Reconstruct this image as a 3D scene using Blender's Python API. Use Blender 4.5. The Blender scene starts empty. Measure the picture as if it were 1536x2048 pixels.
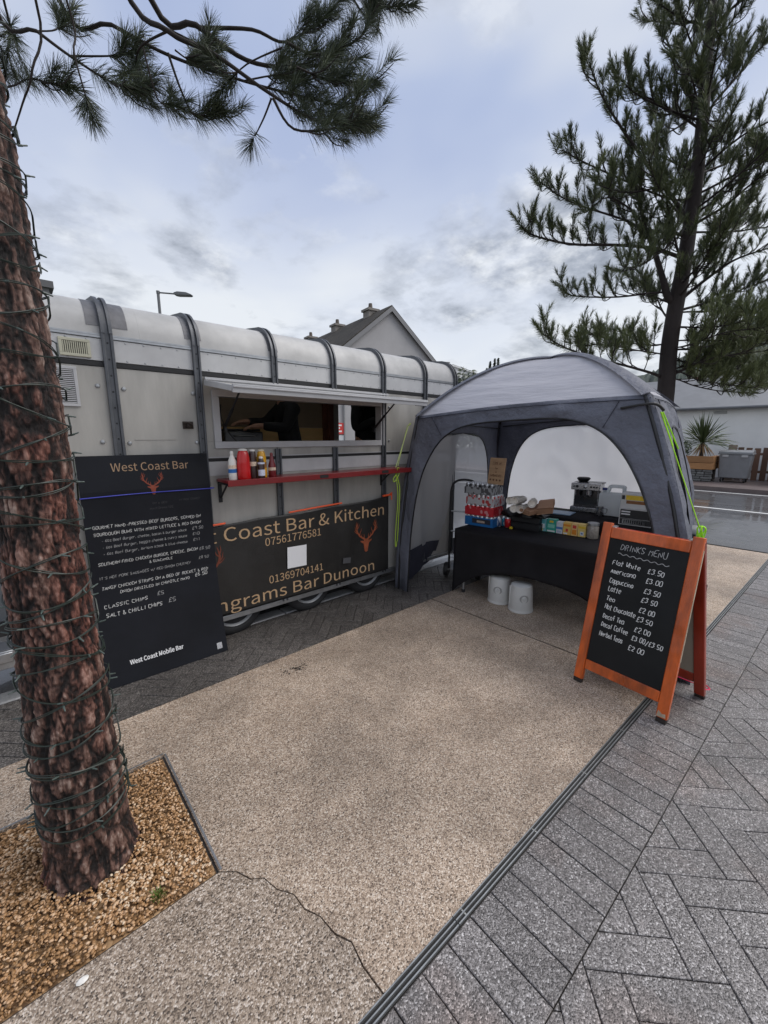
import bpy, math, random
import numpy as np
from mathutils import Vector, Matrix, noise as mnoise
R = math.radians
rnd = random.Random(7)
nrs = np.random.RandomState(11)
scene = bpy.context.scene
COL = scene.collection

# ------------------------------------------------------------------ camera
FPX = 815.0; CAMH = 1.75
pitch = math.atan((1024 - 872) / FPX)
yaw = math.atan((1690 - 768) / math.hypot(FPX, 152))
cd = bpy.data.cameras.new('camera'); cam = bpy.data.objects.new('camera', cd); COL.objects.link(cam)
cd.sensor_fit = 'VERTICAL'; cd.sensor_height = 24.0; cd.lens = 24.0 * FPX / 2048.0
cd.clip_start = 0.02; cd.clip_end = 3000
cam.location = (0, 0, CAMH)
cam.rotation_euler = (R(90) - pitch, 0, yaw - R(90))
scene.camera = cam

# ------------------------------------------------------------------ sky, sun, exposure
SUN_EL, SUN_AZ = 52.0, -38.0        # azimuth of the sun seen from the place, counted from +X towards +Y
W = bpy.data.worlds.new('World'); scene.world = W; W.use_nodes = True
def build_world():
    nt = W.node_tree; N = nt.nodes; L = nt.links; N.clear()
    out = N.new('ShaderNodeOutputWorld'); bg = N.new('ShaderNodeBackground'); bg.inputs[1].default_value = 0.1
    sky = N.new('ShaderNodeTexSky'); sky.sky_type = 'NISHITA'; sky.sun_disc = False
    sky.sun_elevation = R(SUN_EL); sky.sun_rotation = R(90 - SUN_AZ); sky.air_density = 1.6; sky.dust_density = 2.0
    tc = N.new('ShaderNodeTexCoord'); sp = N.new('ShaderNodeSeparateXYZ'); L.new(tc.outputs['Generated'], sp.inputs[0])
    mx = N.new('ShaderNodeMath'); mx.operation = 'MAXIMUM'; mx.inputs[1].default_value = 0.0; L.new(sp.outputs[2], mx.inputs[0])
    ad = N.new('ShaderNodeMath'); ad.operation = 'ADD'; ad.inputs[1].default_value = 0.22; L.new(mx.outputs[0], ad.inputs[0])
    dx = N.new('ShaderNodeMath'); dx.operation = 'DIVIDE'; L.new(sp.outputs[0], dx.inputs[0]); L.new(ad.outputs[0], dx.inputs[1])
    dy = N.new('ShaderNodeMath'); dy.operation = 'DIVIDE'; L.new(sp.outputs[1], dy.inputs[0]); L.new(ad.outputs[0], dy.inputs[1])
    cb = N.new('ShaderNodeCombineXYZ'); L.new(dx.outputs[0], cb.inputs[0]); L.new(dy.outputs[0], cb.inputs[1])
    def noise(scale, detail, rough, off, dist=0.0):
        mp = N.new('ShaderNodeMapping'); mp.inputs['Location'].default_value = off; L.new(cb.outputs[0], mp.inputs[0])
        n = N.new('ShaderNodeTexNoise'); n.inputs['Scale'].default_value = scale; n.inputs['Detail'].default_value = detail
        n.inputs['Roughness'].default_value = rough; n.inputs['Distortion'].default_value = dist; L.new(mp.outputs[0], n.inputs['Vector']); return n.outputs['Fac']
    def ramp(fac, stops):
        r = N.new('ShaderNodeValToRGB'); e = r.color_ramp.elements
        e[0].position, e[0].color = stops[0][0], (*stops[0][1], 1); e[1].position, e[1].color = stops[-1][0], (*stops[-1][1], 1)
        for p, c in stops[1:-1]:
            q = e.new(p); q.color = (*c, 1)
        L.new(fac, r.inputs[0]); return r.outputs[0]
    def mix(fac, a, b):
        m = N.new('ShaderNodeMix'); m.data_type = 'RGBA'
        if hasattr(fac, 'links'): L.new(fac, m.inputs[0])
        else: m.inputs[0].default_value = fac
        L.new(a, m.inputs[6]); L.new(b, m.inputs[7]); return m.outputs[2]
    # colours of the cloud sheet (x10, the background strength is 0.1)
    sc = N.new('ShaderNodeVectorMath'); sc.operation = 'SCALE'; sc.inputs[3].default_value = 10.0
    veil = ramp(noise(0.8, 4, 0.5, (0.4, 5.1, 0), 0.3), [(0.36, (0.25, 0.31, 0.49)), (0.48, (0.34, 0.395, 0.54)), (0.60, (0.54, 0.565, 0.61))])
    puff = ramp(noise(1.5, 9, 0.6, (4.2, 1.4, 0), 0.2), [(0.49, (0, 0, 0)), (0.66, (1, 1, 1))])
    pcol = ramp(noise(3.1, 8, 0.6, (2.0, 6.0, 0)), [(0.38, (0.17, 0.19, 0.23)), (0.48, (0.31, 0.335, 0.39)), (0.60, (0.62, 0.64, 0.67))])
    hz = ramp(sp.outputs[2], [(0.0, (0.85, 0.85, 0.85)), (0.30, (0.62, 0.62, 0.62)), (0.56, (0, 0, 0))])
    hc = N.new('ShaderNodeRGB'); hc.outputs[0].default_value = (0.63, 0.655, 0.69, 1)
    sheet = mix(puff, mix(hz, veil, hc.outputs[0]), pcol)
    L.new(sheet, sc.inputs[0])
    fin = mix(0.93, sky.outputs[0], sc.outputs[0])
    L.new(fin, bg.inputs[0]); L.new(bg.outputs[0], out.inputs[0])
build_world()
sd = bpy.data.lights.new('sun', 'SUN'); sd.energy = 1.8; sd.angle = R(50); sd.color = (1.0, 0.95, 0.88)
sun = bpy.data.objects.new('sun', sd); COL.objects.link(sun)
_d = Vector((math.cos(R(SUN_EL)) * math.cos(R(SUN_AZ)), math.cos(R(SUN_EL)) * math.sin(R(SUN_AZ)), math.sin(R(SUN_EL))))
sun.rotation_euler = _d.to_track_quat('Z', 'Y').to_euler(); sun.location = _d * 30
scene.view_settings.view_transform = 'Standard'; scene.view_settings.look = 'None'
scene.view_settings.gamma = 1.0; scene.view_settings.exposure = 0.5; scene.view_settings.use_curve_mapping = False
scene.cycles.max_bounces = 8; scene.cycles.transparent_max_bounces = 8

# ------------------------------------------------------------------ measuring: a sight line of the survey photograph to a plane of the place
_fw = np.array([math.cos(yaw), math.sin(yaw), 0]); _rt = np.array([math.sin(yaw), -math.cos(yaw), 0])
_f3 = _fw * math.cos(pitch) + np.array([0, 0, -math.sin(pitch)]); _up = np.cross(_rt, _f3); _C = np.array([0, 0, CAMH])
def ray(u, v): return _f3 + _rt * (u - 768) / FPX + _up * (1024 - v) / FPX
def on(u, v, axis, val):
    d = ray(u, v); return Vector(_C + d * ((val - _C[axis]) / d[axis]))
def far(u, v, D):
    d = ray(u, v); return Vector(_C + d * (D / (d @ _fw)))
def on_plane(u, v, p, n):
    d = Vector(ray(u, v)); c = Vector(_C); return c + d * ((p - c).dot(n) / d.dot(n))

# ------------------------------------------------------------------ materials
MATS = {}
def mat(name, col, rough=0.6, metal=0.0, var=None, bump=None, spec=0.5, coat=0.0, rvar=None, objvar=0.0, stretch=None, trans=0.0):
    """principled surface; var=(scale, amount) mottles the colour, bump=(scale, strength, distance) fine relief, rvar=(scale, amount) roughness"""
    if name in MATS: return MATS[name]
    m = bpy.data.materials.new(name); m.use_nodes = True; MATS[name] = m
    nt = m.node_tree; N = nt.nodes; L = nt.links; b = N['Principled BSDF']
    b.inputs['Base Color'].default_value = (*col, 1); b.inputs['Roughness'].default_value = rough; b.inputs['Metallic'].default_value = metal
    b.inputs['Specular IOR Level'].default_value = spec; b.inputs['Coat Weight'].default_value = coat
    tc = N.new('ShaderNodeTexCoord'); co = tc.outputs['Object']
    if stretch:
        mp = N.new('ShaderNodeMapping'); mp.inputs['Scale'].default_value = stretch; L.new(co, mp.inputs[0]); co = mp.outputs[0]
    def nz(scale, detail=5, rg=0.6):
        n = N.new('ShaderNodeTexNoise'); n.inputs['Scale'].default_value = scale; n.inputs['Detail'].default_value = detail
        n.inputs['Roughness'].default_value = rg; L.new(co, n.inputs['Vector']); return n.outputs['Fac']
    cout = None
    if var:
        mr = N.new('ShaderNodeMapRange'); mr.inputs[1].default_value = 0.25; mr.inputs[2].default_value = 0.75
        mr.inputs[3].default_value = 1 - var[1]; mr.inputs[4].default_value = 1 + var[1]; L.new(nz(var[0]), mr.inputs[0])
        mu = N.new('ShaderNodeVectorMath'); mu.operation = 'SCALE'; mu.inputs[0].default_value = col; L.new(mr.outputs[0], mu.inputs[3]); cout = mu.outputs[0]
    if objvar:
        oi = N.new('ShaderNodeObjectInfo'); mr = N.new('ShaderNodeMapRange'); mr.inputs[3].default_value = 1 - objvar; mr.inputs[4].default_value = 1 + objvar
        L.new(oi.outputs['Random'], mr.inputs[0]); mu = N.new('ShaderNodeVectorMath'); mu.operation = 'SCALE'
        if cout: L.new(cout, mu.inputs[0])
        else: mu.inputs[0].default_value = col
        L.new(mr.outputs[0], mu.inputs[3]); cout = mu.outputs[0]
    if cout: L.new(cout, b.inputs['Base Color'])
    if rvar:
        mr = N.new('ShaderNodeMapRange'); mr.inputs[1].default_value = 0.3; mr.inputs[2].default_value = 0.7
        mr.inputs[3].default_value = max(0.02, rough - rvar[1]); mr.inputs[4].default_value = min(1, rough + rvar[1]); L.new(nz(rvar[0]), mr.inputs[0]); L.new(mr.outputs[0], b.inputs['Roughness'])
    if bump:
        bp = N.new('ShaderNodeBump'); bp.inputs['Strength'].default_value = bump[1]; bp.inputs['Distance'].default_value = bump[2] if len(bump) > 2 else 0.01
        L.new(nz(bump[0], 6), bp.inputs['Height']); L.new(bp.outputs[0], b.inputs['Normal'])
    if trans:
        tr = N.new('ShaderNodeBsdfTranslucent'); tr.inputs[0].default_value = (*col, 1); ms = N.new('ShaderNodeMixShader'); ms.inputs[0].default_value = trans
        L.new(b.outputs[0], ms.inputs[1]); L.new(tr.outputs[0], ms.inputs[2]); L.new(ms.outputs[0], N['Material Output'].inputs[0])
    return m

def speckle(name, stops, scale, rough=0.6, rvar=0.0, stain=(0.9, 0.2), bump=0.5, objvar=0.0, scale2=None, spec=0.5, tint=None):
    """stone chips set in a binder: every chip its own colour, slight relief, broad damp marks"""
    m = bpy.data.materials.new(name); m.use_nodes = True; MATS[name] = m
    nt = m.node_tree; N = nt.nodes; L = nt.links; b = N['Principled BSDF']; b.inputs['Specular IOR Level'].default_value = spec
    tc = N.new('ShaderNodeTexCoord'); ge = N.new('ShaderNodeNewGeometry'); co = ge.outputs['Position']
    vo = N.new('ShaderNodeTexVoronoi'); vo.inputs['Scale'].default_value = scale; L.new(co, vo.inputs['Vector'])
    sp = N.new('ShaderNodeSeparateColor'); L.new(vo.outputs['Color'], sp.inputs[0])
    r = N.new('ShaderNodeValToRGB'); e = r.color_ramp.elements
    e[0].position, e[0].color = stops[0][0], (*stops[0][1], 1); e[1].position, e[1].color = stops[-1][0], (*stops[-1][1], 1)
    for p, c in stops[1:-1]: q = e.new(p); q.color = (*c, 1)
    L.new(sp.outputs[0], r.inputs[0]); col = r.outputs[0]
    def nz(s, d=5):
        n = N.new('ShaderNodeTexNoise'); n.inputs['Scale'].default_value = s; n.inputs['Detail'].default_value = d; n.inputs['Roughness'].default_value = 0.6; L.new(co, n.inputs['Vector']); return n.outputs['Fac']
    def scl(c, fac, lo, hi, a=0.3, z=0.7):
        mr = N.new('ShaderNodeMapRange'); mr.inputs[1].default_value = a; mr.inputs[2].default_value = z; mr.inputs[3].default_value = lo; mr.inputs[4].default_value = hi; L.new(fac, mr.inputs[0])
        mu = N.new('ShaderNodeVectorMath'); mu.operation = 'SCALE'; L.new(c, mu.inputs[0]); L.new(mr.outputs[0], mu.inputs[3]); return mu.outputs[0]
    col = scl(col, nz(stain[0]), 1 - stain[1], 1 + stain[1] * 0.6)
    col = scl(col, nz(7.0), 0.88, 1.12)
    if tint:
        mx = N.new('ShaderNodeMix'); mx.data_type = 'RGBA'; mx.blend_type = 'MULTIPLY'; mr = N.new('ShaderNodeMapRange'); mr.inputs[1].default_value = 0.5; mr.inputs[2].default_value = 0.68
        L.new(nz(tint[0]), mr.inputs[0]); L.new(mr.outputs[0], mx.inputs[0]); L.new(col, mx.inputs[6]); mx.inputs[7].default_value = (*tint[1], 1); col = mx.outputs[2]
    if objvar:
        oi = N.new('ShaderNodeObjectInfo'); col = scl(col, oi.outputs['Random'], 1 - objvar, 1 + objvar, 0, 1)
    L.new(col, b.inputs['Base Color'])
    if rvar:
        mr = N.new('ShaderNodeMapRange'); mr.inputs[1].default_value = 0.35; mr.inputs[2].default_value = 0.65; mr.inputs[3].default_value = rough - rvar; mr.inputs[4].default_value = rough + rvar
        L.new(nz(1.3), mr.inputs[0]); L.new(mr.outputs[0], b.inputs['Roughness'])
    else: b.inputs['Roughness'].default_value = rough
    bp = N.new('ShaderNodeBump'); bp.inputs['Strength'].default_value = bump; bp.inputs['Distance'].default_value = 0.004; bp.invert = True
    L.new(vo.outputs['Distance'], bp.inputs['Height']); L.new(bp.outputs[0], b.inputs['Normal'])
    return m

# ------------------------------------------------------------------ mesh building
class MB:
    def __init__(s): s.v = []; s.f = []; s.mi = []; s.m = 0
    def add(s, vs, fs):
        o = len(s.v); s.v += [tuple(x) for x in vs]; s.f += [tuple(i + o for i in f) for f in fs]; s.mi += [s.m] * len(fs); return s
    def box(s, c, d, rot=None, taper=1.0):
        x, y, z = d[0] / 2, d[1] / 2, d[2] / 2
        vs = [Vector((sx * x * (taper if sz > 0 else 1), sy * y * (taper if sz > 0 else 1), sz * z)) for sz in (-1, 1) for sy in (-1, 1) for sx in (-1, 1)]
        if rot is not None: vs = [rot @ q for q in vs]
        c = Vector(c)
        return s.add([q + c for q in vs], [(0, 2, 3, 1), (4, 5, 7, 6), (0, 1, 5, 4), (2, 6, 7, 3), (0, 4, 6, 2), (1, 3, 7, 5)])
    def span(s, a, b):      # box between two corners
        a, b = Vector(a), Vector(b); return s.box((a + b) / 2, [abs(q) for q in (b - a)])
    def bar(s, a, b, w, h, up=(0, 0, 1)):
        a, b = Vector(a), Vector(b); d = b - a; z = d.normalized(); x = Vector(up).cross(z)
        if x.length < 1e-4: x = Vector((1, 0, 0)).cross(z)
        x.normalize(); y = z.cross(x)
        return s.box((a + b) / 2, (w, h, d.length), Matrix((x, y, z)).transposed())
    def tube(s, pts, r, n=8, caps=True):
        pts = [Vector(p) for p in pts]; k = len(pts); rs = r if isinstance(r, (list, tuple)) else [r] * k
        vs = []; fs = []; prev = None
        for i, p in enumerate(pts):
            t = (pts[min(i + 1, k - 1)] - pts[max(i - 1, 0)]).normalized()
            if prev is None:
                a = Vector((0, 0, 1)) if abs(t.z) < 0.9 else Vector((1, 0, 0)); x = a.cross(t).normalized()
            else:
                x = (prev - t * prev.dot(t)); x = x.normalized() if x.length > 1e-6 else t.orthogonal().normalized()
            prev = x; y = t.cross(x)
            for j in range(n):
                an = 2 * math.pi * j / n; vs.append(p + (x * math.cos(an) + y * math.sin(an)) * rs[i])
        for i in range(k - 1):
            for j in range(n):
                q = (j + 1) % n; fs.append((i * n + j, i * n + q, (i + 1) * n + q, (i + 1) * n + j))
        if caps: fs.append(tuple(range(n - 1, -1, -1))); fs.append(tuple((k - 1) * n + j for j in range(n)))
        return s.add(vs, fs)
    def lathe(s, prof, c=(0, 0, 0), n=24, rot=None):
        vs = []; fs = []; c = Vector(c)
        for r, z in prof:
            for j in range(n):
                an = 2 * math.pi * j / n; q = Vector((r * math.cos(an), r * math.sin(an), z)); vs.append((rot @ q if rot else q) + c)
        k = len(prof)
        for i in range(k - 1):
            for j in range(n): q = (j + 1) % n; fs.append((i * n + j, i * n + q, (i + 1) * n + q, (i + 1) * n + j))
        if prof[0][0] > 1e-4: fs.append(tuple(range(n - 1, -1, -1)))
        if prof[-1][0] > 1e-4: fs.append(tuple((k - 1) * n + j for j in range(n)))
        return s.add(vs, fs)
    def prism(s, poly, base, xa, ya, na):   # a flat outline given thickness along na
        base, xa, ya, na = Vector(base), Vector(xa), Vector(ya), Vector(na); n = len(poly)
        vs = [base + xa * x + ya * y for x, y in poly] + [base + xa * x + ya * y + na for x, y in poly]
        fs = [tuple(range(n - 1, -1, -1)), tuple(range(n, 2 * n))] + [(i, (i + 1) % n, n + (i + 1) % n, n + i) for i in range(n)]
        return s.add(vs, fs)
    def mesh(s, name, mats, smooth=35):
        me = bpy.data.meshes.new(name); me.from_pydata(s.v, [], s.f)
        for m in (mats if isinstance(mats, (list, tuple)) else [mats]): me.materials.append(m)
        if len(set(s.mi)) > 1: me.polygons.foreach_set('material_index', s.mi)
        if smooth:
            me.polygons.foreach_set('use_smooth', [True] * len(me.polygons)); me.set_sharp_from_angle(angle=R(smooth))
        me.update(); return me
    def obj(s, name, mats, parent=None, bevel=0, smooth=35, **kw):
        o = link(name, s.mesh(name, mats, smooth), parent, **kw)
        if bevel:
            b = o.modifiers.new('bevel', 'BEVEL'); b.width = bevel; b.segments = 2; b.limit_method = 'ANGLE'; b.angle_limit = R(40)
        return o
def link(name, data, parent=None, loc=None, rot=None, label=None, cat=None, group=None, kind=None):
    o = bpy.data.objects.new(name, data); COL.objects.link(o)
    if parent is not None: o.parent = parent
    if loc is not None: o.location = loc
    if rot is not None: o.rotation_euler = rot
    tag(o, label, cat, group, kind); return o
def tag(o, label=None, cat=None, group=None, kind=None):
    for k, v in (('label', label), ('category', cat), ('group', group), ('kind', kind)):
        if v: o[k] = v
    return o
def thing(name, label, cat, loc=(0, 0, 0), rz=0, group=None):
    return link(name, None, None, loc, (0, 0, rz), label, cat, group)
def copy_thing(o, loc=None, rz=None, label=None, group=None):
    kids = {}
    for c in bpy.data.objects:
        if c.parent: kids.setdefault(c.parent.name, []).append(c)
    def cp(x, par):
        y = x.copy(); COL.objects.link(y); y.parent = par
        for c in kids.get(x.name, []): cp(c, y)
        return y
    r = cp(o, None)
    if loc is not None: r.location = loc
    if rz is not None: r.rotation_euler = (0, 0, rz)
    return tag(r, label, None, group)
def np_obj(name, V, F, mats, parent=None, mi=None, cols=None, smooth=False, **kw):
    me = bpy.data.meshes.new(name); V = np.asarray(V, np.float32); F = np.asarray(F, np.int32); k = F.shape[1]
    me.vertices.add(len(V)); me.vertices.foreach_set('co', V.ravel()); me.loops.add(F.size); me.loops.foreach_set('vertex_index', F.ravel())
    me.polygons.add(len(F)); me.polygons.foreach_set('loop_start', np.arange(0, F.size, k, dtype=np.int32))
    for m in (mats if isinstance(mats, (list, tuple)) else [mats]): me.materials.append(m)
    if mi is not None: me.polygons.foreach_set('material_index', np.asarray(mi, np.int32))
    me.update(calc_edges=True)
    if smooth: me.polygons.foreach_set('use_smooth', [True] * len(F))
    if cols is not None:
        a = me.attributes.new('piece', 'FLOAT', 'FACE'); a.data.foreach_set('value', np.asarray(cols, np.float32))
    return link(name, me, parent, **kw)
def spline(pts, n=6):
    p = [Vector(q) for q in pts]; out = []
    if len(p) < 3: return [p[0].lerp(p[-1], i / n) for i in range(n + 1)]
    for i in range(len(p) - 1):
        a, b, c, d = p[max(i - 1, 0)], p[i], p[i + 1], p[min(i + 2, len(p) - 1)]
        for j in range(n):
            t = j / n; out.append(0.5 * ((2 * b) + (c - a) * t + (2 * a - 5 * b + 4 * c - d) * t * t + (3 * b - a - 3 * c + d) * t ** 3))
    out.append(p[-1]); return out

# ------------------------------------------------------------------ lettering
def _plain_font():
    import os
    try: return bpy.data.fonts.load(os.path.join(bpy.utils.resource_path('LOCAL'), 'datafiles', 'fonts', 'Noto Sans CJK Regular.woff2'))   # the plain sans that ships inside Blender
    except Exception: return None
FONT = _plain_font()
def text_mesh(s, size=1.0, offset=0.0, shear=0.0):
    c = bpy.data.curves.new('txt', 'FONT')
    if FONT: c.font = FONT
    c.name = 'txt'; c.body = s; c.size = size; c.offset = offset; c.shear = shear; c.resolution_u = 3
    o = bpy.data.objects.new('txt', c); COL.objects.link(o)
    me = bpy.data.meshes.new_from_object(o.evaluated_get(bpy.context.evaluated_depsgraph_get()))
    bpy.data.objects.remove(o); bpy.data.curves.remove(c); return me
def width_of(me):
    xs = [v.co.x for v in me.vertices]; return min(xs), max(xs)
CAPH = None
def print_text(s, o, xa, ya, na, material, parent, cap=None, width=None, offset=0.0, align='l', lift=0.0015, shear=0.0):
    """flat print of s starting at o, xa/ya unit axes, cap height and (optionally) total width in metres"""
    me = text_mesh(s, 1.0, offset, shear); x0, x1 = width_of(me)
    global CAPH
    if CAPH is None: ys = [v.co.y for v in text_mesh('H').vertices]; CAPH = max(ys) - min(ys)
    sy = (cap or 0.1) / CAPH; sx = sy if width is None else width / (x1 - x0)
    o, xa, ya, na = Vector(o), Vector(xa), Vector(ya), Vector(na)
    sh = {'l': -x0 * sx, 'c': -(x0 + x1) / 2 * sx, 'r': -x1 * sx}[align]
    for v in me.vertices: v.co = o + xa * (v.co.x * sx + sh) + ya * (v.co.y * sy) + na * lift
    me.materials.clear(); me.materials.append(material); me.name = 'lettering'
    return link('lettering', me, parent)
# hand lettering: strokes on a grid, x 0-4, y 0-8 (baseline 2, small letters to 6)
G = {'A': '022842/1434', 'B': '0208284846352505/35454332 02'.replace(' ', ''), 'C': '47280805032242', 'D': '02082746442202', 'E': '48080242/0535', 'F': '480802/0535', 'G': '4728080503224245/4525',
 'H': '0208/4248/0545', 'I': '2228', 'J': '484432120304', 'K': '0208/480542', 'L': '080242', 'M': '0208254842', 'N': '02084248', 'O': '1838474333221203070818'.replace('0818', '18'), 'P': '020838474605', 'Q': '18384743321203071 8/3341'.replace(' ', ''),
 'R': '020838474605/2542', 'S': '4738180706154434 231202'.replace(' ', ''), 'T': '0848/2822', 'U': '080312324348', 'V': '082248', 'W': '0812253248', 'X': '0842/4802', 'Y': '0825/4812', 'Z': '08480242',
 'a': '4636160503124346/4642', 'b': '0802323344361604', 'c': '461604031242', 'd': '4842/463616040312 3243'.replace(' ', ''), 'e': '04444636160403 1242'.replace(' ', ''), 'f': '38281722/0535', 'g': '4636160403124346/46413010',
 'h': '0802/05264542', 'i': '2622/2828', 'j': '2621100 0'.replace(' ', ''), 'k': '0802/460442', 'l': '282322 32'.replace(' ', ''), 'm': '0206/05162522/25364542', 'n': '0206/05264542', 'o': '1636454332120304 0516'.replace(' ', ''),
 'p': '0600/0526464 3220204'.replace(' ', ''), 'q': '4640/4636160403123243', 'r': '0602/042646', 's': '462616053442 1202'.replace(' ', ''), 't': '28231232/0646', 'u': '060312324346/4642', 'v': '062246', 'w': '0612243246', 'x': '0642/4602', 'y': '0624/4610', 'z': '06460242',
 '0': '18384743321203 0718'.replace(' ', ''), '1': '172822', '2': '07183847460 242'.replace(' ', '') + '', '3': '0748 3525 4443321203'.replace(' ', ''), '4': '3228 0444'.replace(' ', ''), '5': '4808053544433202', '6': '3816040312 3243341504'.replace(' ', ''), '7': '084822', '8': '1838472503123243250718'[:22], '9': '4636160 718384742'.replace(' ', ''),
 '£': '47382817120202 42/0535'.replace(' ', ''), '&': '42160718271503 123244'.replace(' ', ''), ',': '2321', '.': '2222', '-': '1434', '/': '0148', "'": '2827', '!': '2824/2222'}
def hand_text(s, o, xa, ya, na, h, material, parent, adv=None, width=None, w=None, lift=0.0015, smear=0.0, name='lettering', seed=0):
    """chalk-pen handwriting: each stroke a flat ribbon with a slightly uneven hand; h is the height of a capital"""
    q = random.Random(hash((len(s), seed)) & 0xffff); u = h / 6.0; adv = adv or 5.6; w = w or h * 0.09
    n = sum(3.6 if c in "Iil,.'1! " else adv for c in s); sx = u if width is None else width / n
    o, xa, ya, na = Vector(o), Vector(xa), Vector(ya), Vector(na); mb = MB(); x = 0
    for c in s:
        g = G.get(c)
        if g:
            dy = q.uniform(-0.35, 0.35); sk = q.uniform(0.05, 0.22); sc = q.uniform(0.92, 1.08)
            x_off = -1.0 if c in "Iil,.'1!" else 0
            for st in g.split('/'):
                P = [((int(st[i]) + q.uniform(-.18, .18) + x_off), int(st[i + 1]) - 2 + q.uniform(-.2, .2)) for i in range(0, len(st) - 1, 2)]
                if len(P) == 1 or (len(P) == 2 and P[0] == P[1]): P = [P[0], (P[0][0] + .3, P[0][1] + .5)]
                if len(P) > 2:
                    for _ in range(2):
                        Q = [P[0]]
                        for a, b in zip(P, P[1:]): Q += [(a[0] * .75 + b[0] * .25, a[1] * .75 + b[1] * .25), (a[0] * .25 + b[0] * .75, a[1] * .25 + b[1] * .75)]
                        P = Q + [P[-1]]
                pts = [Vector(((x + (a + sk * b) * sc) * sx, (b * sc + dy) * u)) for a, b in P]
                vs = []; fs = []
                for i, p in enumerate(pts):
                    t = pts[min(i + 1, len(pts) - 1)] - pts[max(i - 1, 0)]
                    t = t.normalized() if t.length > 1e-9 else Vector((1, 0)); nn = Vector((-t.y, t.x)) * w * .5 * q.uniform(.85, 1.1)
                    for e in (p + nn, p - nn): vs.append(o + xa * e.x + ya * e.y + na * lift)
                    if i: k = 2 * i; fs.append((k - 2, k - 1, k + 1, k))
                mb.add(vs, fs)
        x += 3.6 if c in "Iil,.'1! " else adv
    return mb.obj(name, material, parent, smooth=0) if mb.f else None
def ribbon2d(mb, pts, ws, o, xa, ya, na, lift=0.0015):
    p = [Vector(q) for q in pts]; vs = []; fs = []
    for i, a in enumerate(p):
        t = (p[min(i + 1, len(p) - 1)] - p[max(i - 1, 0)]).normalized(); nn = Vector((-t.y, t.x)) * ws[i] * .5
        for e in (a + nn, a - nn): vs.append(o + xa * e.x + ya * e.y + na * lift)
        if i: k = 2 * i; fs.append((k - 2, k - 1, k + 1, k))
    mb.add(vs, fs)
def stag(o, xa, ya, na, size, material, parent):
    """the stag's-head emblem, printed flat: unit drawing about 1 wide, 1.25 tall, origin at the muzzle"""
    o, xa, ya, na = Vector(o), Vector(xa) * size, Vector(ya) * size, Vector(na); mb = MB()
    head = [(0, 0), (.07, .03), (.085, .12), (.11, .26), (.13, .34), (.26, .42), (.27, .47), (.12, .45), (.07, .5), (0, .52)]
    poly = head + [(-x, y) for x, y in head[-2:0:-1]]
    mb.add([o + xa * x + ya * y + na * .0015 for x, y in poly], [tuple(range(len(poly)))])
    for s in (-1, 1):
        main = [(s * x, y) for x, y in [(.05, .49), (.17, .56), (.31, .66), (.41, .80), (.45, .95), (.42, 1.10), (.39, 1.2)]]
        ribbon2d(mb, main, [.07, .065, .06, .055, .045, .03, .008], o, xa, ya, na)
        for tn in ([(.12, .53), (.10, .62), (.12, .72)], [(.2, .58), (.22, .66), (.20, .74)], [(.31, .66), (.30, .76), (.25, .86), (.24, .94)], [(.42, .82), (.51, .92), (.53, 1.06)], [(.445, .93), (.37, 1.0), (.33, 1.12)], [(.44, 1.0), (.48, 1.1), (.47, 1.22)], [(.38, .76), (.47, .8), (.57, .9)]):
            k = len(tn); ribbon2d(mb, [(s * x, y) for x, y in tn], [.045 - .037 * i / (k - 1) for i in range(k)], o, xa, ya, na, .0018)
    return mb.obj('emblem', material, parent, smooth=0)
G.update({'8': '2547381807254332120325', 'O': '183847433212030718', '0': '183847433212030718', 'e': '044445361605031242', 'o': '163645433212030516', 'd': '4842/4536160503123243',
 'b': '0802/0516364543321203', 'p': '0600/0516364543321203', 'q': '4640/4536160503123243', 'a': '4536160503123243/4642', 'g': '4536160503123243/4641301000', 's': '4536160534433212 03'.replace(' ', ''),
 'Q': '183847433212030718/3341', 'S': '473818070634443322 1203'.replace(' ', ''), '3': '0718384726354433 1203'.replace(' ', ''), '2': '07183847460242', 'j': '26211000', 'l': '28233332', 'k': '0802/460442'})

# ================================================================== GROUND
M_agg = speckle('exposed_aggregate', [(0.0, (.085, .062, .046)), (.2, (.26, .19, .138)), (.5, (.41, .312, .23)), (.8, (.53, .42, .325)), (1, (.72, .63, .53))], 200, rough=.55, rvar=.12, stain=(1.0, .42), bump=.7, tint=(1.1, (.86, .84, .82)))
M_agg2 = speckle('exposed_aggregate_old', [(0.0, (.06, .046, .036)), (.22, (.20, .15, .11)), (.5, (.33, .258, .195)), (.8, (.45, .365, .29)), (1, (.68, .60, .52))], 190, rough=.5, rvar=.12, stain=(.9, .25), bump=.7, tint=(1.0, (.86, .83, .80)))
M_brick = speckle('flecked_paver', [(0.0, (.045, .041, .04)), (.35, (.125, .115, .112)), (.7, (.205, .19, .185)), (.92, (.32, .30, .295)), (1, (.55, .53, .52))], 210, rough=.36, rvar=.13, stain=(1.1, .28), bump=.4, objvar=.13, tint=(1.4, (1.0, .84, .76)))
M_brickl = speckle('worn_paver', [(0.0, (.02, .018, .017)), (.4, (.075, .066, .06)), (.8, (.13, .118, .108)), (1, (.24, .22, .2))], 170, rough=.5, rvar=.12, stain=(1.1, .25), bump=.4, objvar=.14)
M_sand = mat('joint_sand', (.055, .048, .043), .9, var=(40, .4))
M_asph = mat('wet_asphalt', (.10, .10, .104), .3, var=(3, .25), bump=(160, .12, .003), coat=.8, rvar=(1.6, .14), stretch=(1, .35, 1))
M_asph2 = mat('far_asphalt', (.05, .05, .052), .5, var=(.8, .2))
M_stone = mat('kerb_granite', (.30, .30, .30), .35, var=(60, .25), bump=(90, .2, .003), rvar=(4, .12))
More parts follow.
